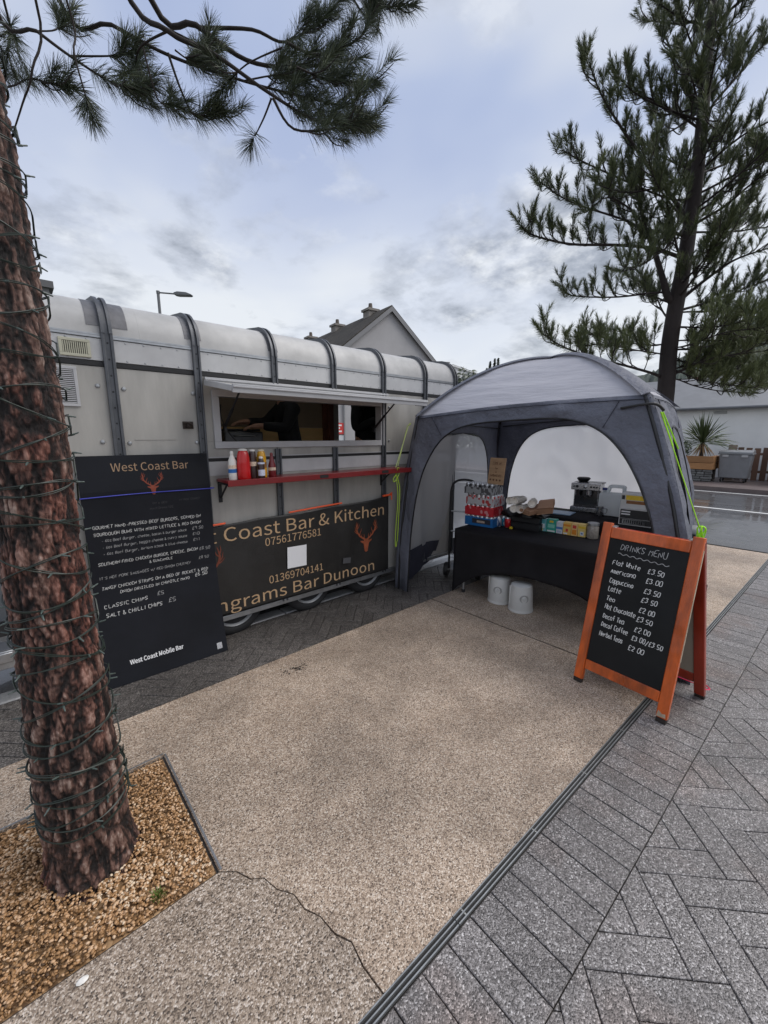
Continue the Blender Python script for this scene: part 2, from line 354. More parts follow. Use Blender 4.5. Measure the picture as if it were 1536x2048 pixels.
M_line = mat('road_paint', (.75, .75, .73), .5, var=(9, .12))
M_steel = mat('galvanised_steel', (.42, .43, .44), .38, .85, var=(14, .18), rvar=(20, .1))
M_black = mat('black_void', (.012, .012, .013), .7)

def sheet(name, x0, x1, y0, y1, z, m, parent=None, kind='structure', nx=1, ny=1):
    vs = [(x0 + (x1 - x0) * i / nx, y0 + (y1 - y0) * j / ny, z) for j in range(ny + 1) for i in range(nx + 1)]
    fs = [(j * (nx + 1) + i, j * (nx + 1) + i + 1, (j + 1) * (nx + 1) + i + 1, (j + 1) * (nx + 1) + i) for j in range(ny) for i in range(nx)]
    return MB().add(vs, fs).obj(name, m, parent, smooth=0, kind=kind)
sheet('ground', -700, 900, -700, 900, -.10, M_asph2, nx=8, ny=8)
road_e = sheet('road', 8.45, 17.05, -90, 120, -.02, M_asph, nx=2, ny=20)
road_n = sheet('side_road', -60, 8.45, 3.66, 12.5, -.024, M_asph, nx=10, ny=2)
for y0, y1 in ((-60, -30), (-22, 1.9), (2.9, 9), (13, 40)): pass
lm = MB()
for k in range(-8, 14):
    y = k * 3.0 + .4; lm.span((12.72, y, -.0165), (12.84, y + 2.1, -.0145))
lm.obj('lane_marking', M_line, road_e, smooth=0)
lm = MB(); lm.span((16.55, -60, -.0165), (16.65, 90, -.0145)); lm.obj('edge_line', M_line, road_e, smooth=0)
fp = MB(); fp.span((17.17, -90, -.1), (21.5, 120, .1)); pav_far = fp.obj('pavement', mat('far_pavement', (.13, .10, .095), .45, var=(1.4, .25), rvar=(1, .15)), smooth=0, kind='structure')
kb = MB(); kb.span((17.02, -90, -.1), (17.165, 120, .104)); kb.obj('far_kerb', mat('wet_kerb', (.13, .1, .095), .4, var=(3, .2)), smooth=0, kind='structure')
far2 = MB(); far2.span((-60, 12.5, -.1), (8.4, 40, .06)); far2.obj('verge', mat('verge_ground', (.10, .11, .06), .9, var=(.7, .4)), smooth=0, kind='structure')
# plaza: paving bed, aggregate slabs, pit, drain, pavers
bed = MB(); bed.span((-8, -8, -.09), (8.30, 3.50, -.014)); bed.obj('paving_bed', M_sand, smooth=0, kind='structure')
def drainY(x): return .745 - .0325 * (x - .57)
crack = [(.415, 1.468), (.47, 1.42), (.50, 1.355), (.54, 1.325), (.56, 1.25), (.60, 1.19), (.605, 1.12), (.635, 1.06), (.645, .98), (.675, .92), (.663, .84), (.668, drainY(.668))]
def slab(name, poly, m, z0=-.05, z1=0.0):
    b = MB(); b.prism(poly, (0, 0, z0), (1, 0, 0), (0, 1, 0), (0, 0, z1 - z0)); return b.obj(name, m, smooth=0, kind='structure')
main = [crack[0], (.415, 2.302), (-.415, 2.302), (-.415, 1.468), (-8, 1.468), (-8, 2.78), (3.19, 2.78), (3.19, drainY(3.19))] + crack[:0:-1]
slab('aggregate_slab', main, M_agg)
jag = [(x - .0035 - .003 * rnd.random(), y - .002 - .0035 * rnd.random()) for x, y in crack]
low = [(-8, 1.4645), (-.42, 1.4645)] + [(.41, 1.4645)] + jag[1:] + [(.66, drainY(.66)), (-8, drainY(-8))]
slab('aggregate_slab', low, M_agg2)
slab('aggregate_slab', [(3.210, drainY(3.21)), (8.29, drainY(8.29)), (8.29, 2.78), (3.210, 2.78)], M_agg)
jb = MB(); jb.span((3.1905, drainY(3.19), -.0135), (3.2095, 2.778, -.006)); jb.obj('slab_joint', M_black, smooth=0, kind='structure')
# tree pit
pe = MB()
for a, b in (((-.415, 2.302), (.415, 2.302)), ((.415, 2.302), (.415, 1.47)), ((-.415, 1.47), (-.415, 2.302))):
    d = (Vector(b) - Vector(a)).normalized(); n = Vector((d.y, -d.x)) * .006
    pe.bar((a[0] - n.x * 1.2, a[1] - n.y * 1.2, -.03), (b[0] - n.x * 1.2, b[1] - n.y * 1.2, -.03), .008, .066)
pe.obj('pit_edging', M_steel, smooth=0, kind='structure')
M_grav = speckle('pit_gravel_bed', [(0, (.06, .03, .012)), (.5, (.25, .14, .06)), (1, (.5, .33, .18))], 80, rough=.7, bump=.6)
sheet('pit_soil', -.405, .405, 1.478, 2.292, -.012, M_grav)
# loose gravel: small rounded stones, tan to rust
def gravel():
    n = 9000; base = []
    ico = [Vector(q).normalized() for q in ((0, 0, 1), (.9, 0, .3), (.2, .9, .35), (-.8, .5, .3), (-.7, -.6, .3), (.3, -.9, .3), (.5, .5, -.6), (-.6, .1, -.7), (.2, -.5, -.8))]
    fac = [(0, 1, 2), (0, 2, 3), (0, 3, 4), (0, 4, 5), (0, 5, 1), (1, 6, 2), (2, 7, 3), (2, 6, 7), (3, 7, 4), (4, 8, 5), (4, 7, 8), (5, 8, 1), (1, 8, 6), (6, 8, 7)]
    B = np.array(ico); V = np.zeros((n, 9, 3)); 
    c = np.stack([nrs.uniform(-.4, .4, n), nrs.uniform(1.483, 2.287, n), np.zeros(n)], 1)
    d = np.hypot(c[:, 0] - .03, c[:, 1] - 1.9); c[:, 2] = -.008 + .035 * np.exp(-(d / .28) ** 2) + nrs.uniform(-.004, .006, n)
    s = nrs.uniform(.0035, .0085, n)
    for i in range(n):
        q = Matrix.Rotation(nrs.uniform(0, 6.28), 3, 'Z') @ Matrix.Rotation(nrs.uniform(-.6, .6), 3, 'X')
        V[i] = (B * [1.25, .85, .6] * s[i]) @ np.array(q.transposed()) + c[i]
    F = (np.array(fac)[None] + (np.arange(n) * 9)[:, None, None]).reshape(-1, 3)
    # colour: broad mossy/rusty patches plus each stone its own
    cl = np.array([mnoise.noise(Vector((x * 4, y * 4, 3))) for x, y, _ in c]); v = np.clip(nrs.uniform(0, 1, n) * .8 + cl * .35 + .1, 0, 1)
    m = bpy.data.materials.new('loose_gravel'); m.use_nodes = True; N = m.node_tree.nodes; b = N['Principled BSDF']; b.inputs['Roughness'].default_value = .55
    a = N.new('ShaderNodeAttribute'); a.attribute_name = 'piece'; r = N.new('ShaderNodeValToRGB'); e = r.color_ramp.elements
    e[0].position, e[0].color = 0, (.07, .036, .014, 1); e[1].position, e[1].color = 1, (.72, .58, .42, 1)
    for p, k in ((.25, (.24, .125, .045, 1)), (.5, (.42, .235, .105, 1)), (.75, (.58, .37, .21, 1))): q = e.new(p); q.color = k
    m.node_tree.links.new(a.outputs['Fac'], r.inputs[0]); m.node_tree.links.new(r.outputs[0], b.inputs['Base Color'])
    return np_obj('gravel', V.reshape(-1, 3), F, m, cols=np.repeat(v, 14), kind='stuff')
gravel()
# slot drain: two steel rails with a dark slot and spreader pins
dr = link('drain_channel', None, kind='structure')
L0, L1 = Vector((-6, drainY(-6), 0)), Vector((8.28, drainY(8.28), 0)); dd = (L1 - L0).normalized(); dn = Vector((-dd.y, dd.x, 0))
def railseg(a, b, off, w, zc, h): 
    m = MB(); m.bar(L0 + dd * a + dn * off + Vector((0, 0, zc)), L0 + dd * b + dn * off + Vector((0, 0, zc)), w, h, up=(0, 0, 1)); return m
tot = (L1 - L0).length; a = 0; k = 0
M_rail = mat('drain_steel', (.36, .37, .37), .4, .7, var=(18, .25))
while a < tot:
    b = min(a + 1.0, tot)
    for off, w in ((-.003, .004), (-.018, .004), (-.033, .0045)):
        railseg(a + .002, b - .002, off, w, -.022, .046).obj('slot_rail', M_rail, dr, smooth=0)
    a = b
pm = MB()
for i in range(int(tot / .5)): pm.bar(L0 + dd * (i * .5 + .05) + dn * -.006 + Vector((0, 0, -.012)), L0 + dd * (i * .5 + .05) + dn * -.030 + Vector((0, 0, -.012)), .006, .006)
pm.obj('spacer_pin', M_rail, dr, smooth=0, kind='stuff')
vd = MB(); vd.bar(L0 + dn * -.018 + Vector((0, 0, -.0125)), L1 + dn * -.018 + Vector((0, 0, -.0125)), .036, .004); vd.obj('slot_bottom', M_black, dr, smooth=0)
# pavers
def paver_mesh(l, w, name, m, t=.045, ch=.0025):
    b = MB(); vs = []
    for x, y, z in ((l / 2, w / 2, -t), (l / 2, w / 2, -ch * .8), (l / 2 - ch, w / 2 - ch, 0)): vs += [(-x, -y, z), (x, -y, z), (x, y, z), (-x, y, z)]
    fs = [(8, 9, 10, 11)]
    for k in (0, 4): fs += [(k + i, k + (i + 1) % 4, k + 4 + (i + 1) % 4, k + 4 + i) for i in range(4)]
    b.add(vs, fs); return b.mesh(name, m, smooth=0)
def lay(items, parent, me, limit, wear):
    """items: (x, y, angle, nearness); the nearest become single bricks, the rest one joined part"""
    items = sorted(items, key=lambda q: q[3]); rest = MB()
    for i, (x, y, an, _) in enumerate(items):
        z = -.001 + rnd.uniform(-.0022, .0012); rx, ry = rnd.uniform(-wear, wear), rnd.uniform(-wear, wear)
        if i < limit: link('brick', me, parent, (x, y, z), (rx, ry, an + rnd.uniform(-.006, .006)))
        else:
            q = Matrix.Translation((x, y, z)) @ Matrix.Rotation(an, 4, 'Z'); rest.add([q @ v.co for v in me.vertices], [tuple(p.vertices) for p in me.polygons])
    if rest.f: rest.obj('far_bricks', me.materials[0], parent, smooth=0, kind='stuff')
def herring(cw, n, ang, org, inside):
    """n:1 herringbone cells of size cw turned by ang"""
    out = []; ca, sa = math.cos(ang), math.sin(ang); K = 90
    for i in range(-K, K):
        for j in range(-K, K):
            m = (i - j) % (2 * n)
            if m == 0: cx, cy, h = i + n / 2, j + .5, 0
            elif m == 2 * n - 1: cx, cy, h = i + .5, j + n / 2, 1
            else: continue
            x, y = org[0] + (cx * ca - cy * sa) * cw, org[1] + (cx * sa + cy * ca) * cw
            if inside(x, y): out.append((x, y, ang + h * math.pi / 2))
    return out
def seen(x, y):
    """how far a spot lies outside the photograph (0 inside), for choosing which bricks are single"""
    p = np.array([x, y, 0]) - _C; z = p @ _f3
    if z < .3: return 9
    u, v = 768 + FPX * (p @ _rt) / z, 1024 - FPX * (p @ _up) / z
    return max(0, -u, u - 1536, -v, v - 2048) / 400
pv = link('brick_pavement', None, kind='structure')
CW = .1135; me = paver_mesh(3 * CW - .0035, CW - .0035, 'brick', M_brick)
edge = lambda x: drainY(x) - .041
soldier_w = .325; items = []
me_s = paver_mesh(soldier_w - .004, .126 - .0045, 'brick', M_brick)
for k in range(-20, 64):
    x = .35 + k * .126
    if x < 8.25: items.append((x, edge(x) - soldier_w / 2, R(90) + math.atan(-.0325), seen(x, edge(x) - .16) * 10 + math.hypot(x, edge(x))))
lay([q for q in items if q[0] > -3], pv, me_s, 66, .004)
def cut_bricks(hb, me, parent, planes, m):
    """bricks that run over a straight border are sawn along it"""
    import bmesh
    for x, y, an in hb:
        q = Matrix.Translation((x, y, -.0015)) @ Matrix.Rotation(an, 4, 'Z'); bm = bmesh.new(); bm.from_mesh(me); bm.transform(q)
        for co, no in planes:
            g = bm.verts[:] + bm.edges[:] + bm.faces[:]; bmesh.ops.bisect_plane(bm, geom=g, plane_co=co, plane_no=no, clear_outer=True)
            bmesh.ops.holes_fill(bm, edges=bm.edges[:], sides=12)
        if len(bm.faces) > 3 and sum(f.calc_area() for f in bm.faces if f.normal.z > .9) > .00006:
            mm = bpy.data.meshes.new('brick'); bm.to_mesh(mm); mm.materials.append(m) if not mm.materials else None; link('brick', mm, parent)
        bm.free()
def split_by(hb, l, w, dist):
    """whole bricks and those crossing a border; dist(x, y) is the signed depth inside it"""
    whole, part = [], []
    for x, y, a in hb:
        c, s = math.cos(a), math.sin(a); ds = [dist(x + c * sx * l / 2 - s * sy * w / 2, y + s * sx * l / 2 + c * sy * w / 2) for sx in (-1, 1) for sy in (-1, 1)]
        if min(ds) >= -.001: whole.append((x, y, a))
        elif max(ds) > .003: part.append((x, y, a))
    return whole, part
e_in = lambda x: edge(x) - soldier_w - .003
hb = herring(CW, 3, R(45 - 2), (1.53, edge(1.53) - soldier_w - .02), lambda x, y: -1.2 < x < 8.2 and -2.0 < y < e_in(x) + .25)
whole, part = split_by(hb, 3 * CW - .0035, CW - .0035, lambda x, y: e_in(x) - y)
lay([(x, y, a, seen(x, y) * 10 + math.hypot(x, y)) for x, y, a in whole], pv, me, 170, .004)
cut_bricks(part, me, pv, [(Vector((0, e_in(0), 0)), Vector((.0325, 1, 0)).normalized())], M_brick)
pl = link('brick_strip', None, kind='structure')
CL = .094; me_l = paver_mesh(2.2 * CL * 1.0 - .006, CL - .006, 'brick', M_brickl)
me_l = paver_mesh(3 * CL - .0045, CL - .0045, 'brick', M_brickl)
hl = herring(CL, 3, R(45), (1.5, 3.0), lambda x, y: -1.0 < x < 8.2 and 2.6 < y < 3.7)
whole, part = split_by(hl, 3 * CL - .0045, CL - .0045, lambda x, y: min(y - 2.786, 3.498 - y))
lay([(x, y, a, seen(x, y) * 10 + math.hypot(x, y)) for x, y, a in whole], pl, me_l, 170, .004)
cut_bricks([q for q in part if q[0] < 4.6], me_l, pl, [(Vector((0, 2.786, 0)), Vector((0, -1, 0))), (Vector((0, 3.498, 0)), Vector((0, 1, 0)))], M_brickl)
kl = link('kerb_row', None, kind='structure')
for k in range(-7, 11):
    b = MB(); x = -5.5 + (k + 7) * .915 - .9; b.span((x, 3.505, -.1), (x + .905, 3.655, .006)); b.obj('kerb_stone', M_stone, kl, bevel=.012)
# odds on the ground
st = MB(); st.lathe([(0, 0), (.010, .002), (.0145, .006), (.010, .010), (0, .011)], n=9, rot=Matrix.Rotation(.15, 3, 'X') @ Matrix.Diagonal((1.25, .75, 1)))
st.obj('pebble', mat('white_stone', (.72, .70, .66), .6, var=(60, .15)), loc=(-.045, 1.42, .001), label='white pebble lying alone on the paving by the gravel square', cat='pebble')
wd = MB()
for i in range(70):
    a = rnd.uniform(0, 6.28); r0 = rnd.uniform(0, .02); l = rnd.uniform(.012, .035); t = rnd.uniform(.5, 1.3)
    p = Vector((math.cos(a) * r0, math.sin(a) * r0, 0)); q = p + Vector((math.cos(a) * math.cos(t), math.sin(a) * math.cos(t), math.sin(t))) * l; w = Vector((-math.sin(a), math.cos(a), 0)) * .0014
    m_ = p.lerp(q, .6) + Vector((0, 0, .004)); wd.add([p - w, p + w, m_ + w, m_ - w, q], [(0, 1, 2, 3), (3, 2, 4)])
wd.obj('weed', mat('weed_green', (.09, .13, .02), .6, objvar=.2), loc=(.205, 1.535, -.004), smooth=0, label='small green weed growing in the tree gravel', cat='weed')
tc_ = MB(); ol = [(.0, .0)]
for i in range(60):
    a = rnd.uniform(0, 6.28); r = abs(rnd.gauss(0, .045)); c = Vector((1.405 + r * math.cos(a) * 1.6, 2.57 + r * math.sin(a), .0016)); s = rnd.uniform(.003, .010)
    n = 6; tc_.add([c + Vector((math.cos(k * 1.05 + a), math.sin(k * 1.05 + a), 0)) * s * rnd.uniform(.5, 1.2) for k in range(n)], [tuple(range(n))])
tc_.obj('soot_mark', mat('soot', (.03, .026, .022), .8), smooth=0, kind='stuff')

# ================================================================== TRAILER
YT = 3.39; YB = 5.05; X0, X1 = .06, 4.30; ZF = .22
M_alu = mat('trailer_panel', (.40, .385, .355), .45, .2, var=(3.2, .24), rvar=(5, .1), bump=(3, .16, .03), stretch=(1.6, 1, .35))
M_strip = mat('trailer_upper_panel', (.53, .53, .53), .45, .1, var=(4, .14), rvar=(6, .1))
M_roof = mat('trailer_roof', (.47, .465, .455), .6, .05, var=(4, .2), rvar=(5, .12), bump=(9, .06, .01))
M_rib = mat('trailer_rib', (.11, .115, .125), .45, .6, var=(12, .2))
M_patch = mat('sealant_patch', (.17, .17, .18), .55, .3, var=(14, .3))
M_blk = mat('black_rubber', (.015, .015, .016), .55, var=(20, .2))
M_blkmetal = mat('black_bracket', (.02, .02, .022), .45, .3)
M_white = mat('white_frame', (.47, .47, .48), .42, var=(8, .06))
M_ply = mat('plywood_lining', (.62, .40, .17), .6, var=(3, .15), stretch=(.3, 1, 3))
M_dark = mat('trailer_inner', (.34, .30, .25), .6)
M_beige = mat('vent_beige', (.50, .49, .38), .55, var=(9, .08))
tr = thing('catering_trailer', 'grey ribbed catering trailer with a rounded white roof and open serving hatch', 'trailer', (0, 0, 0))
def tp(name, mb, m, parent=tr, **kw): return mb.obj(name, m, parent, **kw)
OX0, OX1, OZ0, OZ1 = 1.265, 2.985, 1.705, 2.06
t = .05
# side wall as bays between ribs, around the hatch opening
RX = [.553, 1.118, 1.76, 2.38, 3.03, 3.69, 4.25]
def wall(b, x0, x1, z0, z1): b.span((x0, YT, z0), (x1, YT + t, z1))
bays = [X0] + RX[:-1] + [X1]
for i in range(len(bays) - 1):
    a, c = bays[i] + .002, bays[i + 1] - .002; b = MB()
    if c <= OX0 or a >= OX1: wall(b, a, c, ZF, 2.205)
    else:
        wall(b, a, c, ZF, OZ0)
        if OZ1 < 2.2: wall(b, a, c, OZ1, 2.205)
        if a < OX0: wall(b, a, OX0, OZ0, OZ1)
        if c > OX1: wall(b, OX1, c, OZ0, OZ1)
    tp('side_panel', b, M_alu, bevel=.002)
b = MB(); b.span((X0, YT - .003, 2.242), (X1, YT + t, 2.385)); tp('upper_panel', b, M_strip, bevel=.003)
b = MB(); b.span((X0, YT - .006, 2.208), (X1, YT + .02, 2.238)); tp('black_strip', b, M_blk)
b = MB(); b.span((X0, YT - .010, 2.388), (X1, YT + .03, 2.402)); b.span((X0, YT - .006, 2.404), (X1, YT + .03, 2.414)); tp('roof_rail', b, M_steel)
b = MB(); x = X0 + .05
while x < X1 - .03: b.lathe([(.0065, 0), (.0045, .003), (0, .004)], (x, YT - .003, 2.372), 8, Matrix.Rotation(R(90), 3, 'X')); b.lathe([(.0065, 0), (.0045, .003), (0, .004)], (x, YT - .003, 2.255), 8, Matrix.Rotation(R(90), 3, 'X')); x += .11
tp('rivets', b, M_steel, kind='stuff')
b = MB(); b.span((1.15, YT - .006, 1.548), (X1, YT - .001, 1.572)); tp('black_strip', b, M_blk)
b = MB(); b.span((1.15, YT - .005, 1.43), (X1, YT - .001, 1.545)); tp('white_band', b, M_strip, bevel=.002)
b = MB(); b.span((1.15, YT - .006, 1.575), (X1, YT - .001, 1.583)); tp('band_trim', b, M_white)
# rest of the body
b = MB(); b.span((X0, YB - t, ZF), (3.5, YB, 2.41)); b.span((3.5, YB - t, ZF), (3.6, YB, 2.41)); tp('back_wall', b, M_alu)
b = MB(); b.span((3.6, YB - t, 2.3), (X1, YB, 2.41)); b.span((4.22, YB - t, ZF), (X1, YB, 2.3)); tp('door_frame', b, M_dark)
b = MB(); b.span((X0, YT + t, ZF), (X0 + .05, YB - t, 2.41)); tp('front_wall', b, M_alu)
b = MB(); b.span((X1 - .05, YT + t, ZF), (X1, YB - t, 2.41)); tp('rear_wall', b, M_alu)
b = MB(); b.span((X0 + .052, YT + t + .002, ZF), (X1 - .052, YB - t - .03, .55)); tp('floor', b, M_dark)
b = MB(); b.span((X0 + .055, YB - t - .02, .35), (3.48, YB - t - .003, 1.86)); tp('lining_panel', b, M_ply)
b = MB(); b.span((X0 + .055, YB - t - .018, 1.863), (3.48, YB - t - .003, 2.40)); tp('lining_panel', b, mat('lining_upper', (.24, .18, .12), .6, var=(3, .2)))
b = MB(); b.span((3.3, YB - t - .06, .35), (3.47, YB - t - .024, 2.30)); b.span((3.36, YB - t - .09, 1.4), (3.40, YB - t - .063, 2.25)); tp('door_post', b, mat('red_brown_wood', (.14, .045, .025), .55, var=(8, .3)))
b = MB(); b.span((X0 + .055, YT + t + .15, 2.50), (3.5, YT + t + .42, 2.52)); tp('ceiling_board', b, M_ply)
# roof: rounded corners and a slight dome, swept along the trailer
prof = []; r_ = .25
for i in range(9): a = R(90 * i / 8); prof.append((YT + r_ * (1 - math.cos(a)), 2.415 + r_ * math.sin(a)))
for i in range(1, 8): f = i / 8; prof.append((YT + r_ + (YB - YT - 2 * r_) * f, 2.665 + .05 * math.sin(math.pi * f)))
prof += [(YT + YB - y, z) for y, z in prof[8::-1]]
def sweep(name, x0, x1, off, m, pr=None):
    pr = pr or prof; k = len(pr); nrm = []
    for i in range(k):
        a, c = pr[max(i - 1, 0)], pr[min(i + 1, k - 1)]; d = Vector((c[0] - a[0], c[1] - a[1])).normalized(); nrm.append((-d.y, d.x))
    o = [(y + n[0] * off, z + n[1] * off) for (y, z), n in zip(pr, nrm)]; b = MB()
    i_ = [(y - n[0] * .012, z - n[1] * .012) for (y, z), n in zip(pr, nrm)]
    vs = []
    for X in (x0, x1): vs += [(X, y, z) for y, z in o] + [(X, y, z) for y, z in i_]
    fs = []
    for j in range(k - 1): fs += [(j, j + 1, 2 * k + j + 1, 2 * k + j), (k + j, 3 * k + j, 3 * k + j + 1, k + j + 1), (j, k + j, k + j + 1, j + 1), (2 * k + j, 2 * k + j + 1, 3 * k + j + 1, 3 * k + j)]
    fs += [(0, 2 * k, 3 * k, k), (k - 1, 2 * k - 1, 4 * k - 1, 3 * k - 1)]
    b.add(vs, fs); return tp(name, b, m, smooth=50)
RL0, RL1 = .75, 3.25      # unseen translucent roof strip, added only to brighten the trailer's inside
sweep('roof', X0, RL0, 0, M_roof); sweep('roof', RL1, X1, 0, M_roof); sweep('roof', RL0 + .0005, RL1 - .0005, 0, M_roof, prof[:11]); sweep('roof', RL0 + .0005, RL1 - .0005, 0, M_roof, prof[13:])
sweep('added_roof_light', RL0 + .001, RL1 - .001, -.001, mat('added_light_sheet', (.75, .75, .72), .4, trans=.8), prof[10:14])
b = MB(); b.add([(X0 + .02, y, z) for y, z in prof], [tuple(range(len(prof)))]); tp('roof_end', b, M_roof, smooth=0); b = MB(); b.add([(X1 - .02, y, z) for y, z in prof], [tuple(range(len(prof)))]); tp('roof_end', b, M_roof, smooth=0)
for i, x in enumerate(RX):
    pt = prof[:9] + prof[9:16] + prof[16:]
    w = .028 if i else .034
    sweep('roof_hoop', x - w, x + w, .006, M_patch)
    sweep('roof_hoop', x - w * .95, x - w * .35, .034, M_rib); sweep('roof_hoop', x + w * .35, x + w * .95, .034, M_rib); sweep('roof_hoop', x - w * .5, x + w * .5, .018, M_rib)
    zs = [(ZF - .02, 2.42)]
    if OX0 - .05 < x < OX1 + .02: zs = [(ZF - .02, OZ0 - .065), (2.195, 2.42)]
    for z0, z1 in zs:
        b = MB(); b.span((x - w, YT - .030, z0), (x - w * .45, YT - .004, z1)); b.span((x + w * .45, YT - .030, z0), (x + w, YT - .004, z1)); b.span((x - w * .5, YT - .018, z0), (x + w * .5, YT - .007, z1))
        rb = tp('rib', b, M_rib, bevel=.003)
        hm = MB()
        zz = z0 + .06
        while zz < z1 - .04: hm.lathe([(0, .002), (.005, .0015), (.006, 0)], (x, YT - .0185, zz), 8, Matrix.Rotation(R(90), 3, 'X')); zz += .105
        hm.obj('bolt_hole', M_black, rb, smooth=0, kind='stuff')
# ragged dark sealant round the first hoops
for i, x in enumerate(RX):
    ww = (.13, .085, .05, .03, .03, .02, .02)[i]
    lo = 0 if i < 3 else 2
    sweep('sealant', x - ww * .8, x + ww * (1.0 if i != 1 else .6), .003, M_patch, prof[1:9])
# vents and hardware
def louvre(name, x0, x1, z0, z1, m, vertical, n, y=YT):
    v = MB(); e = .018
    v.span((x0, y - .014, z0), (x1, y - .001, z0 + e)); v.span((x0, y - .014, z1 - e), (x1, y - .001, z1)); v.span((x0, y - .014, z0 + e), (x0 + e, y - .001, z1 - e)); v.span((x1 - e, y - .014, z0 + e), (x1, y - .001, z1 - e))
    o = tp(name, v, m, bevel=.002); bk = MB(); bk.span((x0 + e, y - .003, z0 + e), (x1 - e, y - .0005, z1 - e)); bk.obj('backing', M_black, o)
    for i in range(n):
        f = (i + .5) / n; s = MB()
        if vertical: xx = x0 + e + (x1 - x0 - 2 * e) * f; s.box((xx, y - .009, (z0 + z1) / 2), ((x1 - x0 - 2 * e) / n * .55, .006, z1 - z0 - 2 * e - .002))
        else: zz = z0 + e + (z1 - z0 - 2 * e) * f; s.box(((x0 + x1) / 2, y - .009, zz), (x1 - x0 - 2 * e - .002, .008, (z1 - z0 - 2 * e) / n * .55))
        s.obj('slat', m, o, smooth=0)
louvre('vent', .29, .455, 2.255, 2.365, M_beige, True, 12, YT - .003)
louvre('vent', .16, .365, 1.94, 2.19, M_white, False, 18)
for x, z in ((.47, 2.08), (.62, 2.07), (.46, 1.71), (.62, 1.70), (1.075, 2.07), (1.075, 1.70), (3.12, 2.06), (3.12, 1.70), (.17, 1.71)):
    b = MB(); b.lathe([(.015, 0), (.015, .004), (.011, .009), (.004, .010), (.004, .012), (0, .012)], (x, YT, z), 12, Matrix.Rotation(R(90), 3, 'X')); tp('bolt', b, M_steel, smooth=40)
b = MB(); b.box((1.02, YT - .006, 1.832), (.075, .012, .055)); b.tube(spline([(.985, YT - .02, 1.845), (1.01, YT - .05, 1.85), (1.035, YT - .05, 1.83), (1.04, YT - .02, 1.815)]), .008); b.lathe([(.018, 0), (.018, .03), (.010, .034), (0, .034)], (1.02, YT - .012, 1.83), 14, Matrix.Rotation(R(90), 3, 'X'))
tp('latch', b, mat('rusty_iron', (.05, .04, .035), .55, .5, var=(30, .5)), bevel=.002)
b = MB(); b.span((.655, YT - .004, 1.722), (.93, YT - .0005, 1.733)); tp('trim_strip', b, M_alu)
# serving hatch: frame, flap, struts, shelf
b = MB(); e = .055
b.span((OX0 - e, YT - .022, OZ0 - e), (OX1 + e, YT + .07, OZ0)); b.span((OX0 - e, YT - .022, OZ1), (OX1 + e, YT + .07, OZ1 + .05)); b.span((OX0 - e, YT - .022, OZ0), (OX0, YT + .07, OZ1)); b.span((OX1, YT - .022, OZ0), (OX1 + e, YT + .07, OZ1))
tp('hatch_frame', b, M_white, bevel=.003)
b = MB(); b.span((OX0 - .1, YT - .028, 2.168), (OX1 + .1, YT - .004, 2.20)); b.span((OX0 - .1, YT - .034, 2.178), (OX1 + .1, YT - .0285, 2.19)); tp('hinge_rail', b, M_white, bevel=.002)
fl_ = link('hatch_flap', None, tr, (0, 0, 0)); 
b = MB(); b.bar((1.22, YT - .035, 2.15), (1.22, 2.86, 2.062), .045, .04, up=(1, 0, 0)); 
fw_, fd = OX1 - OX0 + .22, .53; q = Matrix.Rotation(R(-9.0), 3, 'X'); cx = (OX0 + OX1) / 2 + .01
ctr = Vector((cx, YT - .035, 2.158)) + q @ Vector((0, -fd / 2, 0)) * 1.0
q = Matrix.Rotation(R(9.0), 3, 'X'); ctr = Vector((cx, YT - .035, 2.155)) + q @ Vector((0, -fd / 2, 0))
b = MB(); b.box(ctr, (fw_, fd, .026), q); b.obj('flap_panel', M_alu, fl_, bevel=.003); b = MB(); b.box(ctr + q @ Vector((0, 0, -.0165)), (fw_ - .05, fd - .04, .005), q); b.obj('flap_lining', M_ply, fl_)
b = MB(); b.box(ctr + q @ Vector((0, -fd / 2 - .008, 0)), (fw_ + .02, .016, .058), q); b.box(ctr + q @ Vector((0, -fd / 2 - .02, .012)), (fw_ + .02, .008, .012), q); b.obj('flap_edge', M_white, fl_, bevel=.003)
for s in (-1, 1):
    b = MB(); b.box(ctr + q @ Vector((s * (fw_ / 2 + .007), 0, 0)), (.014, fd, .042), q); b.obj('flap_side', M_strip, fl_, bevel=.003)
b = MB()
for k in range(3): b.lathe([(.012, 0), (.012, .02), (0, .022)], ctr + q @ Vector((fw_ / 2 - .03 - k * .035, -fd / 2 + .03, -.034)), 8)
b.obj('flap_catch', M_blkmetal, fl_)
for x in (OX0 + .05, OX1 - .06):
    b = MB(); top = ctr + q @ Vector((x - cx, -fd * .05, -.02)); b.tube([(x, YT + .02, 1.83), top], .008, 8); b.tube([(x, YT + .02, 1.83), Vector((x, YT + .02, 1.83)).lerp(top, .5)], .012, 8); b.box((x, YT + .03, 1.82), (.02, .04, .06)); tp('gas_strut', b, M_blkmetal)
b = MB(); b.tube(spline([(1.29, YT + .02, 2.0), (1.28, YT + .0, 1.9), (1.34, YT + .02, 1.78), (1.42, YT + .05, 1.70)]), .004, 6); tp('cable', b, M_blkmetal)
M_red = mat('shelf_red', (.17, .009, .010), .38, var=(6, .2), coat=.2)
b = MB(); b.span((1.20, YT - .25, 1.385), (3.24, YT - .012, 1.408)); sh = tp('serving_shelf', b, M_red, bevel=.004)
b = MB(); b.span((1.198, YT - .262, 1.362), (3.242, YT - .2515, 1.411)); b.obj('shelf_lip', M_red, sh, bevel=.003)
for x in (2.08, 2.83): b = MB(); b.span((x - .045, YT - .2645, 1.374), (x + .045, YT - .2625, 1.402)); b.obj('lip_cutout', M_black, sh)
